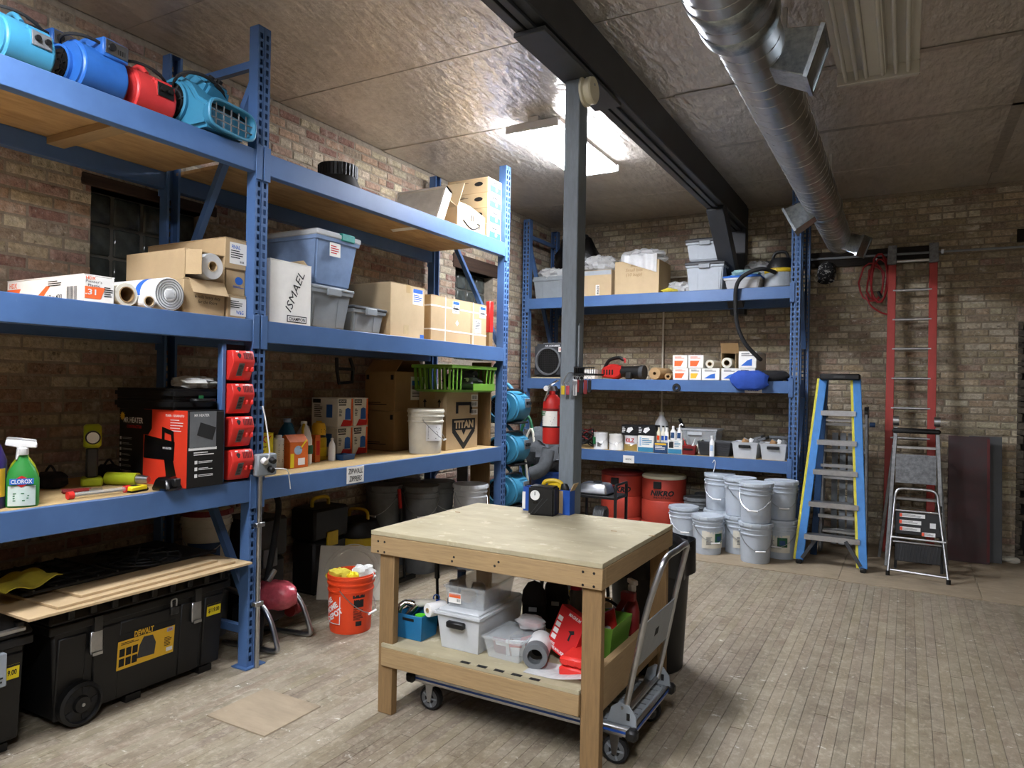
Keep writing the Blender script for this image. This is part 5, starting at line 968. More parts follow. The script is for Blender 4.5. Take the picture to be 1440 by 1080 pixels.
t = thing('tube_roll', 'white roll with thick grey foam ring facing the room', 'roll', (-1.45, 2.865, ZS), -1.25); G().lathe([(.034, 0), (.056, 0), (.058, -.004), (.058, -.05), (.034, -.05)], 28, (0, 0, .058), (1, 0, 0), cap=False).build('foam_ring', 'mid_grey', t); G().lathe([(.03, -.2), (.055, -.2), (.055, -.05)], 28, (0, 0, .058), (1, 0, 0), cap=False).build('paper', 'white', t); G().cyl((-.1, 0, .058), (-.098, 0, .058), .033, n=20).build('dark_inside', 'black', t)
t = thing('tool_carton', 'red tool carton tilted on the white roll', 'box', (-1.395, 3.03, ZS + .006), -.32); mm = Mx.Rotation(math.radians(-16), 4, 'X') @ Mx.Rotation(math.radians(14), 4, 'Y')
G().box(-.085, .085, -.03, .03, 0, .21).xf(Mx.Translation((0, 0, .022)) @ mm).build('body', 'print_red', t, bevel=.002); mz = Mx.Translation((0, 0, .022)) @ mm
fu, fv = (mm.to_3x3() @ V((1, 0, 0))), (mm.to_3x3() @ V((0, 0, 1)))
text('MILWAUKEE', .028, .012, t, mz @ V((-.05, -.031, .03)), (fu, fv), 'white'); text('MAGNUM', .08, .016, t, mz @ V((.02, -.031, .19)), (fu, fv), 'white', shear=.2); text('MILWAUKEE', .09, .014, t, mz @ V((-.005, -.031, .015)), (fu, fv), 'white')
for i in range(4): decal(t, mz @ V((-.06, -.03, .06 + i*.03)), (fu, fv), .03, .022, 'white', 'small_picture')
decal(t, mz @ V((.03, -.03, .11)), (fu, fv), .04, .055, 'print', 'printed_tool', poly=[(-1, .4), (.6, 1), (1, .5), (.2, .1), (.3, -1), (-.3, -1), (-.2, .2)])
t = thing('plastic_film', 'clear plastic sleeve spread under the red tool carton', 'plastic sheet', (-1.33, 2.87, ZS)); G().sheet(lambda a_, b_: ((a_-.5)*.3, -.06 + b_*.16, .002 + .075*max(0, a_ - .45)**1.3 + .006*math.sin(b_*7)*a_), 12, 6).build('film', 'clear_film', t, solid=.0015)
t = thing('tool_case', 'flat red plastic case at the right of the bench shelf', 'case', (-1.255, 2.915, ZS + .0), .0); G().box(-.075, .055, -.055, .16, 0, .045).build('base', 'charger_red', t, bevel=.008); G().box(-.075, .055, -.055, .16, .047, .09).build('lid', 'charger_red', t, bevel=.012)
for k in range(3): G().box(-.05 + k*.035, -.035 + k*.035, -.0565, -.054, .055, .08).build('rib', 'charger_red', t)
t = thing('bin', 'lime green open bin of red tools behind the right front leg', 'bin', (-1.285, 3.28, ZS)); G().open_frus((.16, .24), (.20, .28), 0, .15, .004).build('body', 'lime_green', t, bevel=.004)
t = thing('blower_tool', 'red and black power tool in the lime green bin', 'power tool', (-1.28, 3.27, ZS + .005), .3); G().prism([(-.07, 0), (.08, .02), (.05, .2), (-.02, .16)], 'y', -.02, .02).build('body', 'red', t, bevel=.006); G().tube([(-.06, .04, .05), (-.07, .04, .17), (-.02, .05, .19)], .02, 10, 4).build('grip', 'black', t); G().cyl((.02, -.021, .1), (.02, -.024, .1), .018, n=14).build('badge', 'white', t)
t = spray_bottle('red spray bottle with pale trigger behind the green bin', (-1.24, 3.56, ZS), 'dark_red', 2.2)
t = thing('pipe_wrench', 'red bar tool leaning over the green bin', 'tool', (-1.36, 3.445, ZS)); G().bar((.0, 0, .0), (.13, .02, .22), .02, .03).build('bar', 'dark_red', t); G().box(.10, .17, 0, .04, .2, .24).build('jaw', 'dark_red', t)

# ---------------------------------------------------------------- platform cart
t = thing('platform_cart', 'aluminium platform cart with folding handle parked under the workbench', 'cart', (-1.575, 3.165, 0)); a, b = .58, .275
G().box(-a, a, -b + .02, b - .02, .155, .178).build('deck', 'tote_grey', t, bevel=.003)
for k in range(9): G().box(-a + .03, a - .03, -b + .045 + k*.057, -b + .05 + k*.057, .178, .1805).build('deck_rib', 'mid_grey', t)
for s in (-1, 1):
    o = G().box(-a, a, min(s*b, s*(b - .02)), max(s*b, s*(b - .02)), .14, .182).build('side_rail', 'alu', t, bevel=.006); G().box(-a + .01, a - .01, min(s*b, s*(b + .001)), max(s*b, s*(b + .001)), .156, .166).build('blue_stripe', 'royal_blue', o)
    o = G().box(min(s*a, s*(a - .02)), max(s*a, s*(a - .02)), -b + .02, b - .02, .14, .182).build('end_rail', 'alu', t, bevel=.006); G().box(min(s*a, s*(a + .001)), max(s*a, s*(a + .001)), -b + .02, b - .02, .156, .166).build('blue_stripe', 'royal_blue', o)
    for s2 in (-1, 1):
        G().cbox((s*a, s2*b, .161), (.05, .05, .05)).build('corner_bumper', 'black', t, bevel=.012)
        x, y = s*(a - .09), s2*(b - .05); o = G().box(x - .035, x + .035, y - .03, y + .03, .128, .14).build('caster_plate', 'steel', t)
        for q in (-1, 1): G().prism([(x - .02, .13), (x + .025, .13), (x + .012, .045), (x - .008, .045)], 'y', y + q*.026 - .002, y + q*.026 + .002).build('caster_fork', 'steel', o)
        w = G().lathe([(.02, -.02), (.045, -.018), (.058, -.016), (.06, -.01), (.06, .01), (.058, .016), (.045, .018), (.02, .02)], 24, (x, y, .0602), (0, 1, 0)).build('wheel', 'rubber', t); G().lathe([(.046, -.0195), (.046, .0195)], 20, (x, y, .0602), (0, 1, 0)).build('wheel_hub', 'mid_grey', w)
        g = G()
        for k in range(5): an = 2*PI*k/5; g.bar((x, y - .0205, .06), (x + math.cos(an)*.042, y - .0205, .06 + math.sin(an)*.042), .008, .004, (0, 1, 0))
        g.build('hub_spokes', 'tote_grey', w)
hx = .545
for s in (-1, 1):
    y = s*(b - .03); o = G().prism([(hx - .09, .182), (hx + .045, .182), (hx + .04, .23), (hx + .01, .268), (hx - .035, .275), (hx - .07, .25)], 'y', y - .004, y + .004).build('hinge_plate', 'tote_grey', t, bevel=.001); G().box(hx + .0, hx + .014, y - .006, y + .006, .205, .235).build('latch_slot', 'black', o); G().cyl((hx - .02, y - .008, .255), (hx - .02, y + .008, .255), .006, n=8).build('bolt', 'steel', o)
G().cyl((hx - .02, -b + .03, .215), (hx - .02, b - .03, .215), .011, n=10).build('cross_tube', 'steel', t); G().box(hx - .08, hx - .04, -b + .04, b - .04, .1805, .195).build('hinge_bar', 'steel', t)
y0 = -b + .04; hp = [(hx - .015, y0, .215), (hx + .03, y0, .45), (hx + .075, y0 + .005, .68), (hx + .115, y0 + .03, .83), (hx + .135, y0 + .075, .90), (hx + .138, 0, .905), (hx + .135, -y0 - .075, .90), (hx + .115, -y0 - .03, .83), (hx + .075, -y0 - .005, .68), (hx + .03, -y0, .45), (hx - .015, -y0, .215)]
G().tube(hp, .0135, 12, 5).build('handle', 'steel', t)
o = G().prism([(hx + .022, .42), (hx + .028, .42), (hx + .067, .62), (hx + .06, .62)], 'y', y0 + .012, -y0 - .012).build('handle_panel', 'tote_grey', t, bevel=.002); pu, pv = (0, 1, 0), V((.039, 0, .2)).normalized(); decal(t, (hx + .0485, 0, .525), (pu, pv), .05, .035, 'print', 'maker_plate')
# black trash bag in a bin behind the bench
t = thing('trash_can', 'tall black bin lined with a black bag behind the workbench corner', 'bin', (-1.32, 4.10, 0)); G().lathe([(.19, 0), (.2, .01), (.235, .70), (.245, .70), (.245, .72)], 26).build('can', 'black', t)
G().sheet(lambda a_, b_: ((.245 + .018*math.sin(a_*2*PI*9) + .004*(1-b_))*math.cos(a_*2*PI), (.245 + .018*math.sin(a_*2*PI*9) + .004*(1-b_))*math.sin(a_*2*PI), .56 + b_*.19 + .012*math.sin(a_*2*PI*5)), 64, 5).build('liner', 'black_film', t, solid=.002); G().blob((0, 0, .68), (.2, .2, .09), 16, 8, .2, 21).build('refuse', 'black_film', t)
t = thing('step_stool', 'black stool with chrome bar in the shade behind the workbench', 'stool', (-1.87, 4.25, 0)); G().box(-.2, .2, -.13, .13, .56, .60).build('seat', 'black', t, bevel=.01)
for s in (-1, 1):
    for s2 in (-1, 1): G().cyl((s*.17, s2*.10, .565), (s*.20, s2*.14, .0003), .013, n=8).build('leg', 'black', t)
G().cyl((-.19, -.12, .25), (.19, -.12, .25), .01, n=8).build('rung', 'chrome', t)

# ---------------------------------------------------------------- things fixed to the post
t = thing('smoke_detector', 'cream round alarm on the side of the post top', 'detector', (-1.689, 3.85, 3.375)); G().lathe([(.088, 0), (.088, .014), (.07, .02), (.07, .03), (.08, .034), (.08, .058), (.072, .066), (0, .066)], 30, ax=(1, 0, 0), cap=False).build('body', 'cream', t); G().cyl((.066, 0, .03), (.068, 0, .03), .008, n=10).build('test_button', 'tote_grey', t)
t = thing('fire_extinguisher', 'red fire extinguisher hung on the left side of the post', 'extinguisher', (-1.869, 3.865, 1.285)); G().lathe([(.045, 0), (.053, .006), (.056, .02), (.056, .24), (.05, .27), (.03, .295), (.018, .30), (.018, .32)], 26).build('cylinder', 'red', t); G().lathe([(.0565, .10), (.0575, .102), (.0575, .108), (.0565, .11)], 26, cap=False).build('band', 'black', t); decal(t, (0, -.056, .16), '-y', .115, .10, 'paper', bend=.0565, off=.001); lines(t, (0, -.056, .145), '-y', .09, .06, 6, 'print', bend=.0565, off=.002); lines(t, (-.02, -.056, .185), '-y', .05, .03, 3, 'print_green', bend=.0565, off=.002)
G().prism([(-.03, .32), (.03, .32), (.02, .35), (-.02, .35)], 'y', -.015, .015).build('valve', 'steel', t); G().bar((-.02, -.01, .35), (.05, -.03, .385), .02, .006).build('lever', 'steel', t); G().bar((0, -.03, .35), (-.025, -.06, .26), .014, .006).build('carry_handle', 'steel', t); G().cyl((-.03, -.015, .335), (-.03, -.03, .335), .016, n=14).build('gauge', 'white', t); G().lathe([(.0565, .20), (.059, .20), (.059, .215), (.0565, .215)], 26, cap=False).box(.05, .085, -.02, .02, .18, .235).build('wall_bracket', 'dark_red', t)
t = thing('key_rack', 'black wire key tray on the post hung with keys', 'key rack', (-1.689, 3.80, 1.66)); G().box(0, .13, -.03, .11, .04, .05).build('tray', 'black', t); G().box(0, .004, -.03, .11, .0, .09).build('back_plate', 'black', t)
for k in range(9): G().cyl((.012 + k*.014, -.03, .05), (.012 + k*.014, -.03, .085), .002, n=6).build('wire', 'black', t)
G().box(.0, .13, -.032, -.028, .082, .088).build('front_rail', 'black', t); G().tube([(-.0, -.01, .05), (-.03, -.04, .05), (-.06, -.04, .0), (-.05, -.035, -.03)], .004, 6, 4).build('hook', 'steel', t)
for i, (x, y, m, L, n) in enumerate(((-.055, -.055, 'yellow', .05, 'yellow tag'), (-.025, -.055, 'pink_wrap', .05, 'pink tag'), (.01, -.042, 'steel', .06, 'bright steel'), (.03, -.042, 'dark_red', .07, 'dark red tag'), (.055, -.042, 'black', .08, 'black fob'), (.08, -.042, 'dark_red', .08, 'maroon fob'), (.105, -.042, 'black', .07, 'outermost black fob'), (.02, -.05, 'white', .09, 'white tag'))):
    k = thing('keys', 'bunch of keys with %s on the key tray' % n, 'keys', (-1.689 + x, 3.80 + y, 1.66 + (.0 if x < 0 else .035))); G().tube([(math.cos(q*PI/6)*.012, 0, math.sin(q*PI/6)*.012 - .012) for q in range(12)], .0015, 5, closed=True).build('ring', 'steel', k); G().box(-.011, .011, -.003, .003, -.024 - L, -.022).build('tag', m, k, bevel=.002)
    if i in (2, 7): G().prism([(-.01, -.03), (.01, -.03), (.012, -.045), (.004, -.055), (.004, -.11), (-.004, -.11), (-.004, -.055), (-.012, -.045)], 'y', -.008, -.006).build('key', 'steel', k)
t = thing('plastic_holder', 'grey plastic strip fixed to the dark side of the post', 'holder', (-1.689, 3.84, 1.75)); G().box(0, .012, -.025, .025, 0, .24).build('strip', 'tote_grey', t, bevel=.004); G().cyl((.004, 0, .24), (.008, 0, .24), .02, n=14).build('hanging_tab', 'tote_grey', t)
t = thing('switch_box', 'small white box on the shelf behind the key tray', 'box', (-3.34, 7.70, BM + .001)); G().box(-.05, .16, 0, .10, 0, .11).build('body', 'paper', t, bevel=.003); lines(t, (.05, 0, .06), '-y', .14, .03, 2)
# ---------------------------------------------------------------- corner between the racks
t = thing('dolly', 'low dark dolly under the stacked teal fans', 'dolly', (-3.40, 6.06, 0)); G().box(-.24, .24, -.22, .22, .035, .06).build('deck', 'black', t, bevel=.004)
for s in (-1, 1):
    for q in (-1, 1): G().cyl((s*.18, q*.16 - .012, .0182), (s*.18, q*.16 + .012, .0182), .018, n=12).build('caster', 'rubber', t)
for i, n in enumerate(('lowest', 'second', 'third', 'topmost')):
    air_mover('teal fan in the stack at the end of the long rack, %s one' % n, (-3.40, 6.06, .061 + .402*i), .05, 'teal', 'stacked teal fans', .98, flip=True)
t = thing('barrel', 'blue plastic barrel behind the post', 'barrel', (-3.20, 6.72, 0)); G().lathe([(.22, 0), (.235, .02), (.255, .74), (.27, .745), (.27, .77), (.25, .77), (.23, .03), (0, .03)], 28, cap=False).build('body', 'royal_blue', t); G().lathe([(.245, .3), (.252, .31), (.252, .33), (.247, .34)], 28, cap=False).build('hoop', 'royal_blue', t)
t = thing('jacket', 'grey jacket heaped over the blue barrel', 'clothing', (-3.28, 6.62, .772))
def jk(a, b):
    x, y = (a-.5)*.52, (b-.5)*.46; r = math.hypot(x, y); return (x + .02*math.sin(b*17), y, .36 - 1.1*r*r + .035*math.sin(a*14 + b*6) + .03*math.sin(b*19 - a*5) - (.16 if r > .27 else 0))
G().sheet(jk, 22, 20).build('cloth', 'cloth_grey', t, solid=.006); G().blob((.0, -.02, .2), (.26, .24, .24), 26, 14, .13, 14).build('bundle', 'cloth_grey', t, ang=28); G().tube([(.14, -.2, .22), (.12, -.26, .05), (.0, -.28, -.02)], .07, 10, 4).build('sleeve', 'cloth_grey', t)
t = thing('hose', 'green and white hose loop hanging beside the teal fans', 'hose', (-3.42, 6.42, .0)); G().tube([(0, 0, .01), (.02, 0, .6), (-.04, 0, 1.1), (.04, .02, 1.32), (.12, 0, 1.05), (.1, 0, .8)], .016, 8, 5).build('green_hose', 'dark_green', t); G().tube([(.06, -.03, .01), (.08, -.03, .55), (.03, -.03, 1.0), (.1, -.02, 1.2), (.15, -.03, .9)], .013, 8, 5).build('white_hose', 'offwhite', t)
t = thing('rolling_stand', 'black steel stand holding a grey metal lid right of the post', 'stand', (-2.62, 6.55, 0)); G().box(-.22, .22, -.16, .16, .56, .585).build('shelf', 'black', t, bevel=.003); G().box(-.22, .22, -.16, .16, .30, .315).build('shelf', 'black', t)
for s in (-1, 1):
    for q in (-1, 1): G().box(s*.21 - .012, s*.21 + .012, q*.15 - .012, q*.15 + .012, .0005, .68 if s > 0 else .6).build('leg', 'black', t)
G().tube([(.21, -.15, .67), (.21, -.15, .70), (.21, .15, .70), (.21, .15, .67)], .012, 8).build('rail', 'black', t)
t = thing('metal_lid', 'grey scuffed metal lid lying on the black stand', 'housing', (-2.66, 6.53, .586)); G().frus((.32, .24), (.26, .18), 0, .11).build('shell', 'steel', t, bevel=.02); G().box(-.02, .05, -.03, .03, .11, .125).build('cap', 'black', t)  # loose metal lid on the upper shelf of the stand
t = thing('hose_coil', 'grey corrugated hose coil on the lower stand shelf', 'hose', (-2.60, 6.50, .316))
for k in range(5): G().lathe([(.05, 0), (.075, 0), (.08, .01), (.075, .02), (.05, .02)], 20, (-.05 + k*.022, 0, .081), (1, 0, 0), cap=False).build('coil', 'mid_grey', t)
# ---------------------------------------------------------------- back rack, top shelf
z = BT + .001
t = tote('pale grey tote draped in clear film at the left of the back rack top', (-3.77, 7.80, z), (.40, .36), .26, 'tote_grey', None, ribs=True, lidless=True)
t = thing('plastic_film', 'crumpled clear film on the pale grey tote', 'plastic sheet', (-3.77, 7.80, z + .2265)); G().blob((0, 0, .06), (.21, .20, .09), 26, 13, .2, 50, -.058).build('crumple', 'clear_film', t, ang=22)
t = thing('garbage_bag', 'big shiny black bag behind the post on the back rack top', 'bag', (-3.68, 8.24, z + .0)); G().blob((-.0, .0, .44), (.30, .17, .40), 22, 12, .09, 51, -.435).build('bag', 'black_film', t); G().cyl((.1, 0, .8), (.14, 0, .86), .04, .02, n=10).build('knot', 'black_film', t)
t, a, b, h = carton('tan carton with clear film top next to the post on the back rack', -3.38, -2.98, 7.66, 8.02, z, .30, 'card_pale', tape='x', tm=None)
decal(t, (.0, -b, .27), '-y', .39, .05, 'print_blue' if 0 else 'pale_grey', 'film_edge'); decal(t, (.03, -b, .07), '-y', .045, .12, 'paper'); text('80630', .1, .028, t, (.035, -b, .07), '-y', rot=PI/2)
tf = thing('plastic_film', 'clear crumpled film standing out of the first tan carton', 'plastic sheet', (-3.18, 7.83, z + .303)); G().blob((0, 0, .085), (.19, .17, .10), 26, 13, .2, 52, -.084).build('crumple', 'clear_film', tf, ang=22)
t, a, b, h = carton('larger tan carton with faint handwriting and film, back rack top', -2.94, -2.42, 7.66, 8.10, z, .38, 'card_pale', tape='y', tm='tape_clear')
text('Box\nSmall bits\n(10 bags)', .2, .15, t, (-.03, -b, .27), '-y', 'card_dark', bold=0, shear=.2)
tf = thing('plastic_film', 'clear crumpled film spilling over the larger tan carton', 'plastic sheet', (-2.66, 7.86, z + .3815)); G().blob((0, 0, .06), (.25, .20, .085), 26, 13, .2, 53, -.058).build('crumple', 'clear_film', tf, ang=22); G().sheet(lambda a_, b_: (-.2 + a_*.42, -.215 - .012*math.sin(a_*20), .06 - b_*(.06 + .15*a_)), 16, 4).build('hanging_film', 'clear_film', tf, solid=.0015)
t = thing('cloth', 'small yellow cloth beside the larger tan carton', 'cloth', (-2.32, 7.72, z)); G().blob((0, 0, .025), (.09, .05, .03), 12, 7, .25, 54, -.0245).build('folds', 'cloth_yellow', t)
t = thing('plastic_film', 'clear film bundle lying between carton and grey totes', 'plastic sheet', (-2.28, 7.98, z)); G().blob((0, 0, .07), (.14, .12, .085), 26, 13, .2, 55, -.069).build('crumple', 'clear_film', t, ang=22)
tote('grey tote with dark lid on the back rack, lower of two', (-1.925, 7.86, z), (.40, .34), .335, 'pale_grey', 'dark_grey', handles='tote_grey', lid_h=.05)
tote('grey tote with dark lid on the back rack, upper of two', (-1.925, 7.86, z + .3355), (.40, .34), .25, 'pale_grey', 'dark_grey', handles='tote_grey', lid_h=.05)
t = tote('low clear bin with blue lid and teal bag on it', (-1.525, 7.80, z), (.36, .30), .15, 'milky', 'print_blue', ribs=False, lid_h=.03)
t = thing('bag', 'teal and clear plastic bag lying on the blue-lidded bin', 'bag', (-1.52, 7.80, z + .151)); G().blob((0, 0, .03), (.15, .12, .035), 16, 8, .2, 56, -.029).build('film', mat('teal_film', '#9ec2c4', .3, bump=.4, bscale=18), t)
t = thing('storage_bin', 'open grey bin topped with clear film beside the vacuum', 'storage bin', (-1.46, 8.14, z)); G().open_frus((.24, .2), (.28, .24), 0, .26, .004).build('body', 'tote_grey', t, bevel=.004)
tf = thing('plastic_film', 'clear film heaped in the open grey bin', 'plastic sheet', (-1.46, 8.14, z + .2)); G().blob((0, 0, .07), (.12, .1, .09), 26, 13, .2, 57).build('crumple', 'clear_film', tf, ang=22)
t = thing('vacuum', 'yellow, grey and black shop vacuum head at the right end of the back rack', 'vacuum', (-1.17, 7.86, z)); G().lathe([(.15, 0), (.17, .02), (.16, .16), (.14, .2)], 24).build('drum', 'tote_grey', t); G().lathe([(.155, .165), (.165, .175), (.165, .2), (.14, .215)], 24).build('latch_ring', 'yellow', t); G().lathe([(.145, .205), (.14, .25), (.1, .32), (.0, .335)], 24, cap=False).build('head', 'black', t); G().tube([(-.08, -.03, .3), (-.05, -.04, .38), (.05, -.04, .38), (.08, -.03, .3)], .016, 8, 4).build('handle', 'black', t)
t = thing('hose', 'black vacuum hose looping down in front of the back rack', 'hose', (-1.36, 7.575, BM + .02)); G().tube([(.16, .12, 1.10), (.05, .0, 1.125), (-.1, -.02, 1.08), (-.19, -.03, .98), (-.205, -.03, .78), (-.18, -.03, .55), (-.1, -.02, .36), (.02, .04, .22), (.04, .07, .2)], .021, 10, 6).build('tube', 'rubber', t)
# ---------------------------------------------------------------- back rack, middle shelf
z = BM + .001
t = thing('plywood_board', 'thin plywood board under the air scrubber', 'board', (-3.80, 7.86, z)); G().box(-.19, .26, -.2, .2, 0, .016).build('board', 'ply', t, bevel=.001)
t = thing('air_scrubber', 'grey boxy air scrubber with round black intake', 'air scrubber', (-3.77, 7.86, z + .0165)); G().box(-.20, .24, -.19, .2, 0, .40).build('case', 'dark_grey', t, bevel=.03, seg=2); o = G().lathe([(.165, 0), (.17, .025), (.15, .028), (.145, .0)], 34, (.0, -.19, .19), (0, -1, 0), cap=False).build('intake_ring', 'mid_grey', t); G().lathe([(.148, .002), (0, .002)], 30, (0, -.19, .19), (0, -1, 0), cap=False).build('intake', 'black', o)
g = G()
for k in range(-5, 6):
    w = math.sqrt(max(.0, .145**2 - (k*.026)**2)); g.box(-w, w, -.2, -.197, .19 + k*.026 - .002, .19 + k*.026 + .002); g.box(k*.026 - .002, k*.026 + .002, -.203, -.2, .19 - w, .19 + w)
g.build('grille', 'dark_metal', o); text('AIR SCRUBBER', .2, .022, t, (.05, -.19, .375), '-y', 'white'); decal(t, (.17, -.19, .33), '-y', .08, .06, 'paper'); lines(t, (.17, -.19, .33), '-y', .06, .04, 3, 'print_red'); G().cyl((.2, -.19, .06), (.2, -.2, .06), .014, n=12).build('knob', 'black', t); G().box(-.1, .18, -.14, .14, .40, .415).build('top_plate', 'mid_grey', t, bevel=.004)
t = thing('leaf_blower', 'red and black leaf blower lying on the back rack', 'blower', (-2.93, 7.76, z), -.1); G().prism([(-.18, .02), (.0, .0), (.08, .04), (.07, .15), (-.04, .18), (-.17, .13)], 'y', -.07, .07).build('motor', 'red', t, bevel=.02); G().tube([(-.16, 0, .13), (-.1, 0, .22), (.02, 0, .25), (.08, 0, .22)], .02, 10, 4).build('handle', 'black', t); G().tube([(.05, 0, .24), (.1, 0, .23), (.1, 0, .19)], .014, 8).build('trigger_guard', 'red', t); G().tube([(.05, 0, .09), (.2, 0, .08), (.30, 0, .08)], lambda q: .06 + .02*q, 16).build('nozzle', 'black', t); G().cyl((.3, 0, .08), (.345, 0, .08), .085, .082, n=16).build('nozzle_end', 'dark_grey', t); G().box(.15, .22, -.1, -.04, .0, .08).build('battery', 'dark_metal', t, bevel=.01)
for k in range(4): G().box(-.14 + k*.035, -.12 + k*.035, -.0715, -.069, .05, .11).build('vent', 'black', t)
t = roll('paper_roll', 'wide tan paper roll end facing the room', (-2.45, 7.66, z), .068, .36, 'tan_roll', 'card_dark', .02, rz=-PI/2 - .1); roll('paper_roll', 'slim tan paper roll beside the wide one', (-2.30, 7.66, z), .036, .30, 'tan_roll', 'card_dark', .02, rz=-PI/2 + .05)
bx = [(-2.235, -2.065, 0, 'print_orange', 'lower left'), (-2.055, -1.925, 0, 'label_yellow', 'lower second'), (-1.92, -1.735, 0, 'print_blue', 'lower third'), (-1.715, -1.545, 0, 'print_blue', 'lower fourth'), (-1.54, -1.37, 0, 'print_blue', 'lower right'), (-2.24, -2.08, .129, 'print_orange', 'upper left'), (-2.07, -1.905, .129, 'print_orange', 'upper second'), (-1.54, -1.36, .129, 'print_blue', 'upper right')]
for x0, x1, dz, m, n in bx:
    hh = .128 if dz == 0 else (.175 if n == 'upper right' else .14); t, a, b, h = carton('white end-on carton of sheeting with %s print, %s of the row' % ('orange' if m == 'print_orange' else 'yellow' if m == 'label_yellow' else 'blue', n), x0, x1, 7.63, 8.2, z + dz, hh, 'paper', tape='y', tm=None, group='row of sheeting cartons')
    decal(t, (-.01, -b, h*.35), '-y', (x1-x0)*.62, h*.42, m, poly=[(-1, -1), (.4, -1), (1, 1), (-1, 1)] if m != 'print_blue' else [(-1, -1), (1, -1), (1, 1), (.2, .6)]); lines(t, (0, -b, h*.8), '-y', (x1-x0)*.7, h*.2, 2, 'print_orange' if m == 'print_orange' else 'print')
roll('plastic_roll', 'white roll end between upper cartons on the back rack', (-1.845, 7.66, z + .1295), .045, .5, 'offwhite', 'card', .024, rz=-PI/2); t = roll('plastic_roll', 'pale roll poking from the torn dark carton', (-1.66, 7.625, z + .1295), .055, .45, 'offwhite', 'card_dark', .03, rz=-PI/2)
t = thing('torn_carton', 'torn open carton around the pale roll', 'box', (-1.65, 7.95, z + .1295)); G().open_frus((.15, .20), (.15, .20), -.25, .30, .004).xf(Mx.Translation((0, 0, .078)) @ Mx.Rotation(PI/2, 4, 'X')).build('sleeve', 'card', t); G().box(-.09, .09, 0, .003, 0, .12).xf(Mx.Translation((.02, -.30, .155)) @ Mx.Rotation(.5, 4, 'X')).build('torn_flap', 'card_dark', t)
t = thing('tool_bag', 'royal blue and black tool bag hanging over the shelf edge', 'bag', (-1.33, 7.62, z - .10)); G().blob((-.08, -.09, .10), (.19, .055, .10), 16, 9, .12, 60).build('blue_body', 'cloth_blue', t); G().blob((.13, -.0, .15), (.17, .06, .055), 16, 8, .12, 61).build('black_flap', 'cloth_black', t); G().blob((.30, .04, .125), (.06, .05, .025), 10, 6, .2, 62).build('blue_strap', 'cloth_blue', t)
t = thing('shelf_tag', 'small white paper tag on the middle beam of the back rack', 'tag', (-1.38, YR - .0095, 1.635)); G().box(-.085, .085, -.001, 0, -.03, .03).build('paper', 'paper', t); text('LADDERS', .1, .022, t, (0, -.001, 0), '-y')
t = thing('rubber_ring', 'dark rubber ring stuck on the middle beam', 'ring', (-2.18, YR - .009, 1.645)); G().lathe([(.018, 0), (.018, .018), (.042, .018), (.046, .009), (.042, 0)], 22, ax=(0, -1, 0), cap=False).build('ring', 'rubber', t)
t = thing('shelf_tag', 'white paper tag on the lowest beam of the back rack', 'tag', (-2.71, YR - .0095, .835)); G().box(-.065, .065, -.001, 0, -.042, .042).build('paper', 'paper', t); text('MASTIC', .07, .018, t, (0, -.001, 0), '-y')
t = thing('hook', 'bent white wire hook on the lowest beam', 'hook', (-1.78, YR - .012, .80)); G().tube([(0, 0, .06), (.02, -.01, .09), (.03, -.01, .05), (.01, -.01, -.05)], .004, 6, 4).build('wire', 'white', t)
# ---------------------------------------------------------------- back rack, lower shelf
z = BL + .001
t = thing('cable_heap', 'tangle of black and red cables at the left of the low back shelf', 'cables', (-3.37, 7.80, z))
R = random.Random(6)
for k in range(9): G().tube([(.14*math.cos(q*.9 + k) + R.uniform(-.05, .05), .09*math.sin(q*.9 + k) + R.uniform(-.03, .03), .02 + abs(R.uniform(0, .2))) for q in range(9)], .008, 6, 4).build('cable', 'dark_red' if k in (2, 6) else 'rubber', t)
def can(label, loc, r, h, m, lab=None, lid='steel', handle=True):
    t = thing('paint_can', label, 'can', loc); G().lathe([(r*.96, 0), (r, .004), (r, .008), (r*.975, .012), (r*.975, h - .014), (r, h - .01), (r, h)], 26, cap=True).build('body', m, t); G().lathe([(r*.97, h), (r*.97, h + .003), (r*.88, h + .003), (r*.86, h - .004), (0, h - .004)], 26, cap=False).build('lid', lid, t)
    if handle: G().tube([(math.cos(PI*i/8)*r, -math.sin(PI*i/8)*(r + .012), h*.7 - math.sin(PI*i/8)*h*.3) for i in range(9)], .0018, 5).build('wire_handle', 'steel', t)
    return t
t = can('white paint can with green label at the left of the low back shelf', (-3.09, 7.70, z), .084, .19, 'white'); decal(t, (-.04, -.073, .10), (V((.87, -.49, 0)), (0, 0, 1)), .05, .08, 'print_green', bend=None, off=.014); lines(t, (.02, -.082, .06), '-y', .06, .05, 4, off=.004)
t = can('plain white dented paint can', (-2.90, 7.70, z), .084, .18, 'paper')
t = can('white and gold primer can with red lettering', (-2.71, 7.70, z), .086, .175, 'white'); text('KILZ', .10, .045, t, (0, -.084, .125), '-y', 'print_red', bend=.085, off=.004); decal(t, (0, -.084, .045), '-y', .17, .075, mat('gold', '#b89a52', .5), bend=.085, off=.003)
for x, dz, n, c2 in ((-2.72, .180, 'black boxed lantern on the primer can', 0), (-2.525, .185, 'black and white carton on the white caulk carton', 1)):
    t, a, b, h = carton(n, x - .1, x + .1, 7.64, 7.80, z + dz, .115, 'black', tape='x', tm=None); decal(t, (0, -b, .06), '-y', .08, .07, 'white', 'printed_shape', poly=[(-1, -.6), (-.2, -1), (1, .2), (.6, 1), (-.6, .6)]); lines(t, (-.07, -b, .06), '-y', .04, .07, 4, 'white')
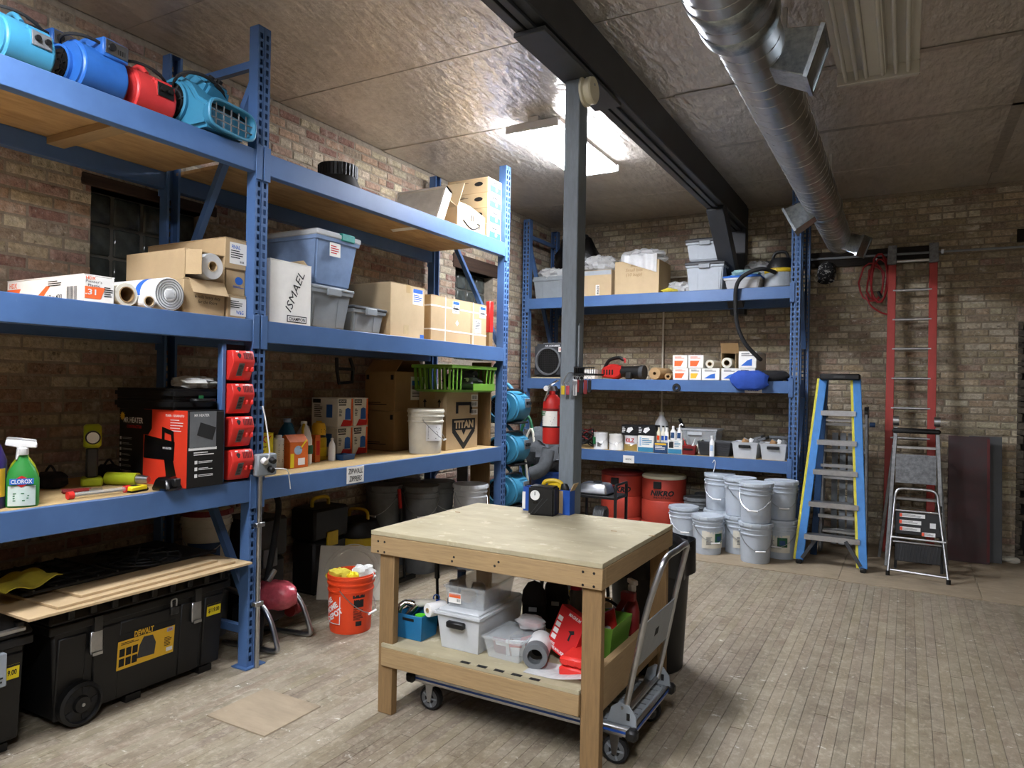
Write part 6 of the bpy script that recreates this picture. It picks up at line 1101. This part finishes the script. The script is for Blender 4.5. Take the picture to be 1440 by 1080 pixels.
t, a, b, h = carton('white caulk carton with blue stripe', -2.62, -2.44, 7.63, 7.82, z, .184, 'paper', tape='x', tm=None); decal(t, (0, -b, .03), '-y', .175, .05, 'teal'); lines(t, (.02, -b, .12), '-y', .12, .08, 4, 'teal'); decal(t, (-.06, -b, .12), '-y', .02, .1, 'pale_blue')
t, a, b, h = carton('navy and white carton under bottles on the low back shelf', -2.435, -2.285, 7.63, 7.80, z, .115, 'dark_blue', tape='x', tm=None); lines(t, (0, -b, .06), '-y', .12, .05, 3, 'white'); decal(t, (0, -b, .1), '-y', .13, .02, 'label_yellow')
for i, x in enumerate((-2.40, -2.35, -2.31)): t = thing('bottle', ('leftmost', 'middle', 'rightmost')[i] + ' slim cream bottle on the navy carton', 'bottle', (x, 7.69, z + .116)); G().lathe([(.022, 0), (.023, .01), (.023, .11), (.012, .135), (.012, .17)], 14).build('body', ('cream', 'offwhite', 'paper')[i], t); G().lathe([(.013, .168), (.013, .185)], 12).build('cap', 'black', t); decal(t, (0, -.023, .05), '-y', .03, .05, ('orange', 'royal_blue', 'royal_blue')[i], bend=.0235, off=.001)
t, a, b, h = carton('white and teal adhesive carton beside the navy carton', -2.28, -2.12, 7.63, 7.80, z, .15, 'paper', tape='x', tm=None); decal(t, (0, -b, .03), '-y', .15, .05, 'teal'); decal(t, (-.04, -b, .10), '-y', .05, .07, 'print'); lines(t, (.03, -b, .11), '-y', .07, .06, 4, 'teal')
for i, x in enumerate((-2.24, -2.17)): t = thing('bottle', ('white and blue', 'white curved-neck')[i] + ' bottle on the teal carton', 'bottle', (x, 7.70, z + .151)); G().lathe([(.03, 0), (.031, .01), (.031, .09), (.014, .115), (.014, .13)], 14).build('body', 'white', t); decal(t, (0, -.031, .05), '-y', .04, .06, 'dark_blue', bend=.0315, off=.001); (G().lathe([(.016, .128), (.016, .15)], 12) if i == 0 else G().tube([(0, 0, .13), (0, 0, .16), (.02, 0, .175), (.035, 0, .16)], .008, 8, 4)).build('cap', 'white', t)
bottle('translucent gallon jug standing behind the bottles', (-2.46, 7.98, z), .085, .44, 'milky', 'offwhite', 'jug', True, 1.0)
t = thing('bin', 'small red basket of tubes on the low back shelf', 'basket', (-2.055, 7.71, z)); G().open_frus((.14, .13), (.16, .15), 0, .10, .004).build('body', 'dark_red', t, bevel=.003); G().box(-.05, .05, -.0755, -.07, .05, .07).build('slot', 'black', t)
for i, (dx, m) in enumerate(((-.03, 'red'), (.02, 'white'), (.05, 'offwhite'))): k = thing('tube', ('red', 'white', 'cream')[i] + ' nozzle tube standing in the red basket', 'tube', (-2.055 + dx, 7.71, z + .005)); G().cyl((0, 0, 0), (dx*.8, 0, .11), .014, n=10).build('barrel', m, k); G().cyl((dx*.8, 0, .11), (dx*1.6, 0, .17), .008, .002, n=8).build('nozzle', m, k)
t = thing('bin', 'dark grey open bin with ribbed side', 'bin', (-1.79, 7.81, z)); G().open_frus((.30, .22), (.36, .28), 0, .155, .005).build('body', 'dark_grey', t, bevel=.005)
for k in range(6): G().box(-.15 - k*.004, .15 + k*.004, -.1165 - k*.0048, -.11 - k*.0048, .02 + k*.022, .028 + k*.022).build('rib', 'dark_grey', t)
t = thing('bottle', 'little white bottle in front of the dark grey bin', 'bottle', (-1.80, 7.632, z)); G().lathe([(.025, 0), (.026, .01), (.026, .15), (.014, .175), (.014, .2)], 14, sq=.6).build('body', 'white', t); decal(t, (0, -.0157, .09), '-y', .03, .06, 'pale_blue', off=.002); G().lathe([(.016, .198), (.016, .22)], 12).build('cap', 'white', t)
for i, (x, n) in enumerate(((-1.465, 'left'), (-1.183, 'right'))):
    t = thing('storage_bin', 'clear bin with black handle on the low back shelf, %s of the pair' % n, 'storage bin', (x, 7.78, z)); G().open_frus((.22, .26), (.255, .30), 0, .165, .004).build('body', 'milky', t); G().open_frus((.262, .305), (.27, .315), .15, .167, .008).build('rim', 'milky', t); G().box(-.06, .06, -.165, -.145, .11, .14).build('handle', 'black', t, bevel=.005)
    for k, (m, q) in enumerate((('cork', (-.05, -.04)), ('mid_grey', (.05, .03)), ('white', (.0, .06)), ('tote_grey', (-.06, .05)))):
        o = thing('fitting', ('tan', 'dark grey', 'white', 'pale grey')[k] + ' plastic fitting in the %s clear bin' % n, 'pipe fitting', (x + q[0], 7.78 + q[1], z + .005)); G().tube([(-.03, 0, .02), (0, 0, .10), (.03, .01, .165)], .028, 10, 3).build('elbow', m, o); G().cyl((.03, .01, .155), (.045, .012, .185), .034, n=12).build('collar', m, o)
t = thing('bin', 'translucent bin of tools behind the red basket', 'storage bin', (-2.04, 8.08, z)); G().open_frus((.38, .28), (.44, .32), 0, .27, .004).build('body', 'clear', t); G().open_frus((.445, .325), (.455, .335), .25, .272, .008).build('rim', 'milky', t); G().box(-.1, .06, -.172, -.16, .2, .235).build('handle', 'milky', t)
o = thing('tool', 'black handled tool sticking up from the translucent bin', 'tool', (-2.16, 8.08, z + .01)); G().bar((.05, 0, 0), (-.12, 0, .36), .03, .03).build('handle', 'black', o); G().box(.0, .2, -.05, .05, 0, .05).build('head', 'dark_red', o)
t = thing('bin_lid', 'grey ribbed plastic lid lying tilted on the back shelf', 'lid', (-1.55, 8.10, z + .098)); mm = Mx.Rotation(math.radians(-20), 4, 'Y'); G().box(-.26, .26, -.16, .16, 0, .03).frus((.44, .26), (.42, .24), .03, .055).xf(mm).build('lid', 'mid_grey', t, bevel=.006)  # loose ribbed bin lid, tilted
t = thing('bin', 'dark box supporting the tilted grey lid', 'bin', (-1.42, 8.10, z)); G().open_frus((.14, .3), (.15, .32), 0, .115, .005).build('body', 'dark_grey', t, bevel=.004)
t = thing('metal_channel', 'long grey channel lying behind the clear bins', 'channel', (-1.17, 8.12, z)); G().box(-.12, .13, -.05, .05, 0, .22).build('channel', 'mid_grey', t, bevel=.004); G().box(-.12, .13, -.06, -.05, .2, .225).build('lip', 'tote_grey', t)
# ---------------------------------------------------------------- under the back rack
for i, (x, y, n) in enumerate(((-2.95, 8.06, 'partly hidden red drum with black lettering behind the stand'), (-2.43, 8.02, 'red ribbed drum with bold black lettering under the back rack'))):
    t = thing('drum', n, 'drum', (x, y, .0065)); r = .25
    G().lathe([(r*.94, 0), (r, .02), (r, .1), (r*.965, .12), (r, .14), (r, .34), (r*.965, .36), (r, .38), (r, .58), (r*.95, .60)], 34).build('body', 'drum_red', t); G().lathe([(r*.97, .60), (r*1.0, .605), (r*1.0, .63), (r*.9, .645), (0, .645)], 34, cap=False).build('lid', 'cream' if i else 'dark_red', t); G().box(-.045, .045, -r - .02, -r + .02, .5, .58).build('latch', 'black', t, bevel=.006)
    dg = math.radians(12); pp, ff = (math.sin(dg)*r, -math.cos(dg)*r), ((math.cos(dg), math.sin(dg), 0), (0, 0, 1)); text('NIKRO', .27, .065, t, (*pp, .45), ff, 'print', bold=.05, shear=.25, bend=r, off=.004); text('INDUSTRIES', .19, .022, t, (*pp, .40), ff, 'print', bend=r, off=.004)
PB = [(-2.07, 7.56, 1, 0, 'front left single'), (-1.72, 7.17, 1, 1, 'front single with paper label'), (-1.70, 7.58, 2, 0, 'tall stack at left'), (-1.45, 7.36, 2, 1, 'tall stack half hidden'), (-1.24, 7.06, 2, 0, 'foremost tall stack'), (-1.06, 7.38, 2, 1, 'tall stack beside the rack upright')]
for i, (x, y, n, lab, d) in enumerate(PB):
    for k in range(n):
        t = pail('pale grey lidded pail at the back rack, %s%s' % (d, (', lower', ', upper')[k] if n > 1 else ''), (x, y, .0065 + k*.375), 'pail_grey', 'pail_grey', .35 + .5*math.sin(i*2.3 + k), 'pale grey lidded pails')
        if lab and k == 0:
            decal(t, (-.0, -.137, .15), '-y', .24, .17, 'offwhite', bend=.139, off=.004); q = math.radians(20); decal(t, (math.sin(q)*.139, -math.cos(q)*.139, .165), ((math.cos(q), math.sin(q), 0), (0, 0, 1)), .09, .09, 'dark_green', bend=.139, off=.0065); decal(t, (math.sin(q)*.139, -math.cos(q)*.139, .16), ((math.cos(q), math.sin(q), 0), (0, 0, 1)), .05, .045, 'dark_blue', bend=.139, off=.008); lines(t, (-.04, -.135, .14), '-y', .09, .08, 6, 'mid_grey', bend=.139, off=.007)
for i, (x, y) in enumerate(((-2.02, 7.95), (-1.98, 8.28))): pail('old grey pail in the shade behind the pale pails, %s' % ('nearer', 'farther')[i], (x, y, .0065), 'old_pail', 'old_pail', i, h=.42, handle=False)

# ---------------------------------------------------------------- right side: ladders and panels
def rail(g, p0, p1, w, d): return g.bar(p0, p1, w, d, (1, 0, 0))
t = thing('step_ladder', 'blue and yellow fibreglass step ladder with black top cap', 'ladder', (-.59, 7.25, .006)); top = 1.80
BLp, BRp, TLp, TRp = V((-.275, -.03, .0)), V((.27, -.09, 0)), V((-.125, .33, top - .05)), V((.17, .33, top - .05))
for p, q, s in ((BLp, TLp, -1), (BRp, TRp, 1)):
    o = rail(G(), p + V((0, 0, .03)), q, .035, .07).build('rail', 'ladder_blue', t, bevel=.004); rail(G(), p + V((-.024, .0, .03)), q + V((-.024, 0, 0)), .010, .066).build('rail_edge', 'fibre_yellow', o); G().cbox(p + V((0, 0, .02)), (.05, .09, .04)).build('foot', 'black', t, bevel=.008)
for i, zz in enumerate((.27, .57, .87, 1.15, 1.43)):
    k = zz / (top - .05); a_, b_ = BLp.lerp(TLp, k), BRp.lerp(TRp, k); o = G().box(a_.x + .018, b_.x - .018, min(a_.y, b_.y) - .035, max(a_.y, b_.y) + .04, zz - .012, zz + .012).build('step', 'alu', t, bevel=.003); G().box(a_.x + .018, b_.x - .018, min(a_.y, b_.y) - .039, min(a_.y, b_.y) - .035, zz - .035, zz + .012).build('step_front', 'alu', o)
G().box(TLp.x - .03, TRp.x + .03, .25, .42, top - .06, top + .0).build('top_cap', 'black', t, bevel=.012); G().box(-.03, .07, .248, .251, top - .045, top - .02).build('cap_slot', 'dark_metal', t)
for s, p in ((1, BLp), (-1, BRp)): G().bar(p + V((s*.02, .0, .05)), p + V((s*.15, .03, .255)), .03, .05, (0, 1, 0)).build('knee_brace', 'dark_grey', t)
for s, x0, x1 in ((-1, -.20, -.11), (1, .25, .16)): rail(G(), (x0, .42, .0), (x1, .36, top - .06), .03, .06).build('rear_rail', 'dark_blue', t, bevel=.003)
for zz in (.4, .9, 1.35): G().box(-.17 + .03*zz, .22 - .03*zz, .37, .40, zz - .015, zz + .015).build('rear_bar', 'alu', t)
t = thing('folding_ladder', 'folded aluminium multi-position ladder behind the blue ladder', 'ladder', (-.54, 7.86, .006))
for s in (-1, 1):
    for dy in (0, .12): G().bar((s*.21, dy, .001), (s*.19, dy + .12, 1.40), .06, .028, (1, 0, 0)).build('rail', 'worn_alu', t, bevel=.003)
    G().cyl((s*.19 - .02, .15, 1.42), (s*.19 + .02, .15, 1.42), .06, n=16).build('hinge', 'dark_metal', t); G().cyl((s*.25 - .03, .12, 1.30), (s*.25 + .02, .12, 1.30), .025, n=12).build('lock_knob', 'dark_blue', t)
for k in range(5):
    for dy in (0, .12): G().box(-.19, .19, dy + .02 + .02*k - .025, dy + .02 + .02*k + .03, .2 + k*.27, .225 + k*.27).build('rung', 'alu', t, bevel=.002)
for k in range(4): G().box(-.13 + k*.075, -.075 + k*.075, .22, .235, .05, 1.2).build('slat', 'tote_grey', t)
t = thing('extension_ladder', 'tall red fibreglass extension ladder against the back wall', 'ladder', (.035, 8.22, .006)); zt_ = 3.13; lean = .20
for s in (-1, 1):
    o = G().bar((s*.19, 0, .0), (s*.185, lean, zt_ - .0), .03, .075, (1, 0, 0)).build('rail', 'ladder_red', t, bevel=.004); G().bar((s*.19, lean - .02 - .02, zt_ - .17), (s*.185, lean - .03, zt_ + .03), .045, .085, (1, 0, 0)).build('rail_clamp', 'plate_metal', o, bevel=.003)
for k in range(10): zz = .25 + k*.305; G().cyl((-.175, lean*zz/zt_, zz), (.175, lean*zz/zt_, zz), .017, n=12).build('rung', 'alu', t)
t = thing('platform_ladder', 'tall step ladder with ribbed metal treads and black top', 'ladder', (.085, 7.72, .006))
for s in (-1, 1):
    G().bar((s*.23, -.16, .0), (s*.17, .02, 1.30), .055, .034, (1, 0, 0)).build('rail', 'worn_alu', t, bevel=.003); G().bar((s*.25 + (-.05 if s < 0 else .02), .22, .0), (s*.17, .10, 1.27), .05, .03, (1, 0, 0)).build('rear_rail', 'worn_alu', t, bevel=.003)
    G().cyl((s*.17 - .025, .04, 1.36), (s*.17 + .025, .04, 1.36), .045, n=14).build('hinge', 'steel', t)
G().box(-.20, .20, -.05, .12, 1.245, 1.29).build('top_cap', 'black', t, bevel=.015)
mm = Mx.Translation((0, -.085, .78)) @ Mx.Rotation(math.radians(-10), 4, 'X'); o = G().box(-.165, .165, -.012, .012, 0, .27).xf(mm).build('tread_plate', 'plate_metal', t)
g = G()
for k in range(18): g.box(-.162, .162, -.016, -.012, .006 + k*.0146, .013 + k*.0146)
g.xf(mm).build('tread_ribs', 'plate_metal', o)
for zz in (.35, .62, 1.1): G().box(-.20, .20, -.13 + zz*.11, -.05 + zz*.11, zz, zz + .02).build('step', 'alu', t)
t = thing('step_stool', 'silver tubular step stool with black treads and warning labels', 'step stool', (.10, 7.20, .006)); pts = [(-.225, -.02, .012), (-.205, .08, .3), (-.185, .17, .60), (-.165, .195, .72), (-.10, .2, .757), (.06, .2, .757), (.125, .195, .72), (.165, .15, .55), (.21, .0, .2), (.235, -.09, .012)]
G().tube([(-.225, -.02, .012), (-.18, .18, .66)], .012, 10).build('leg', 'alu', t); G().tube([(.235, -.09, .012), (.16, .18, .66)], .012, 10).build('leg', 'alu', t); G().tube([(-.18, .18, .66), (-.17, .19, .72), (-.13, .198, .752), (0, .2, .755), (.11, .198, .752), (.15, .19, .72), (.16, .18, .66)], .012, 10, 4).build('handle', 'alu', t)
for p in ((-.225, -.02, 0), (.235, -.09, 0)): G().cyl(p, (p[0], p[1], .04), .018, n=12).build('rubber_foot', 'black', t)
G().tube([(-.205, -.005, .05), (.225, -.07, .05)], .01, 8).build('cross_bar', 'alu', t)
for s, x in ((-1, -.17), (1, .2)): G().bar((x, .30, .0), (x*.9, .20, .62), .02, .02).build('rear_leg', 'dark_grey', t)
mz = Mx.Translation((0, .055, 0)) @ Mx.Rotation(math.radians(-12), 4, 'X')
for q0, q1, tx in ((.36, .56, 1), (.12, .28, 0)):
    o = G().box(-.175, .185, -.012, .012, q0, q1).xf(mz).build('tread', 'black', t, bevel=.004); G().cyl(mz @ V((-.19, -.01, q1 + .01)), mz @ V((.19, -.01, q1 + .01)), .009, n=8).build('tread_tube', 'alu', t)
    if tx:
        fu, fv = V((1, 0, 0)), (mz.to_3x3() @ V((0, 0, 1)))
        for k, (w_, x_, zz) in enumerate(((.2, -.04, .53), (.17, -.055, .47), (.16, -.055, .41), (.1, .09, .375))): decal(t, mz @ V((x_, -.012, zz)), (fu, fv), w_, .034, 'white', 'warning_label', off=.001); lines(t, mz @ V((x_, -.012, zz)), (fu, fv), w_*.8, .022, 3, 'mid_grey', off=.0022); decal(t, mz @ V((x_ - w_*.45, -.012, zz)), (fu, fv), .02, .03, 'orange', 'warning_mark', off=.002)
        decal(t, mz @ V((.12, -.012, .455)), (fu, fv), .045, .045, 'white', 'label', off=.001)
    else:
        g = G()
        for k in range(14): g.bar(mz @ V((-.16 + k*.025, -.013, q0 + .01)), mz @ V((-.14 + k*.025, -.013, q1 - .01)), .004, .003)
        g.build('grip_ridges', 'dark_grey', o)
G().tube([(-.20, .01, .34), (.215, -.01, .34)], .01, 8).build('cross_bar', 'alu', t)
for i, (x0, x1, y, m, n) in enumerate(((.37, .715, 8.16, 'maroon_panel', 'maroon edged dark board leaning on the back wall beside the stools'), (.55, .825, 8.27, 'grey_panel', 'plain grey board leaning behind the maroon one'))):
    t = thing('board', n, 'panel', ((x0+x1)/2, y, .0063)); a_ = (x1-x0)/2; mm = Mx.Rotation(math.radians(-7.5), 4, 'X'); o = G().box(-a_, a_, 0, .018, 0, 1.22).xf(mm).build('sheet', m, t, bevel=.002)
    if i == 0: G().box(a_ - .022, a_ + .001, -.0008, .0, .02, 1.2).xf(mm).build('red_edge', 'maroon', t)
t = thing('debris', 'small pale rubble pile on the floor below the broken jamb', 'rubble', (.90, 8.42, .0065)); G().blob((0, 0, .02), (.09, .07, .03), 12, 6, .3, 70, -.0195).build('rubble', 'offwhite', t)
# ---------------------------------------------------------------- on the back wall
t = thing('conduit', 'pale steel conduit running along the back wall', 'pipe', (0, 8.50, 3.09)); G().cyl((-1.45, 0, .01), (2.3, 0, -.01), .013, n=10).build('pipe', 'tote_grey', t)
for x in (-1.2, .3, 1.5): G().box(x - .012, x + .012, -.018, .052, -.022, .022).build('strap', 'steel', t)
t = thing('conduit', 'thin vertical pale conduit on the wall behind the back rack', 'pipe', (-2.62, 8.50, .95)); G().cyl((0, 0, 0), (0, 0, 1.98), .012, n=10).build('pipe', 'offwhite', t); G().box(-.05, .05, -.03, .035, 1.95, 2.1).build('junction_box', 'tote_grey', t, bevel=.004); G().cyl((.05, 0, 2.04), (.62, 0, 2.04), .012, n=8).build('pipe', 'offwhite', t)
t = thing('baseball_cap', 'paint-spattered black cap hanging on the back wall', 'cap', (-.79, 8.46, 2.83)); mat('spatter_black', '#1c1c1e', .9); layer(MATS['spatter_black'], '#b8b8b4', 26, .54, .6, amt=.8); G().lathe([(.095, 0), (.098, .02), (.09, .07), (.06, .105), (0, .12)], 20, (0, .07, .11), (0, -1, .15), cap=False, sq=1.25).build('crown', 'spatter_black', t); G().sheet(lambda a_, b_: ((a_-.5)*.17, -.02 - .03*(1 - (2*a_-1)**2) + .07*(1-b_)*.4, .03 - b_*.055*(1 - .6*(2*a_-1)**2)), 12, 4).build('brim', 'spatter_black', t, solid=.004); G().cyl((0, .07, .2), (0, .09, .2), .006, n=8).build('nail', 'steel', t)
t = thing('coiled_cable', 'red extension cord coiled on the back wall left of the red ladder', 'cord', (-.30, 8.46, 2.78))
mat('cord_red', '#a31f24', .5); R = random.Random(4)
for k in range(5):
    w_, h_, dx = .09 + R.uniform(-.02, .03), .25 + R.uniform(-.06, .05), R.uniform(-.04, .04); G().tube([(dx + w_*math.cos(2*PI*q/14) + R.uniform(-.012, .012), R.uniform(-.02, .03), h_*.9*math.sin(2*PI*q/14) + .04 - (.25 - h_)*.6) for q in range(14)], .0095, 6, 0, closed=True).build('cord_loop', 'cord_red', t)
G().tube([(-.10, 0, -.1), (-.05, -.01, -.22), (.05, 0, -.30), (.13, .0, -.33), (.13, .03, -.36)], .0095, 6, 5).build('cord_tail', 'cord_red', t); G().cyl((.02, -.01, -.08), (.05, -.02, -.14), .016, n=8).build('plug', 'black', t); G().cyl((0, 0, .27), (0, .085, .27), .01, n=8).build('hook', 'steel', t)
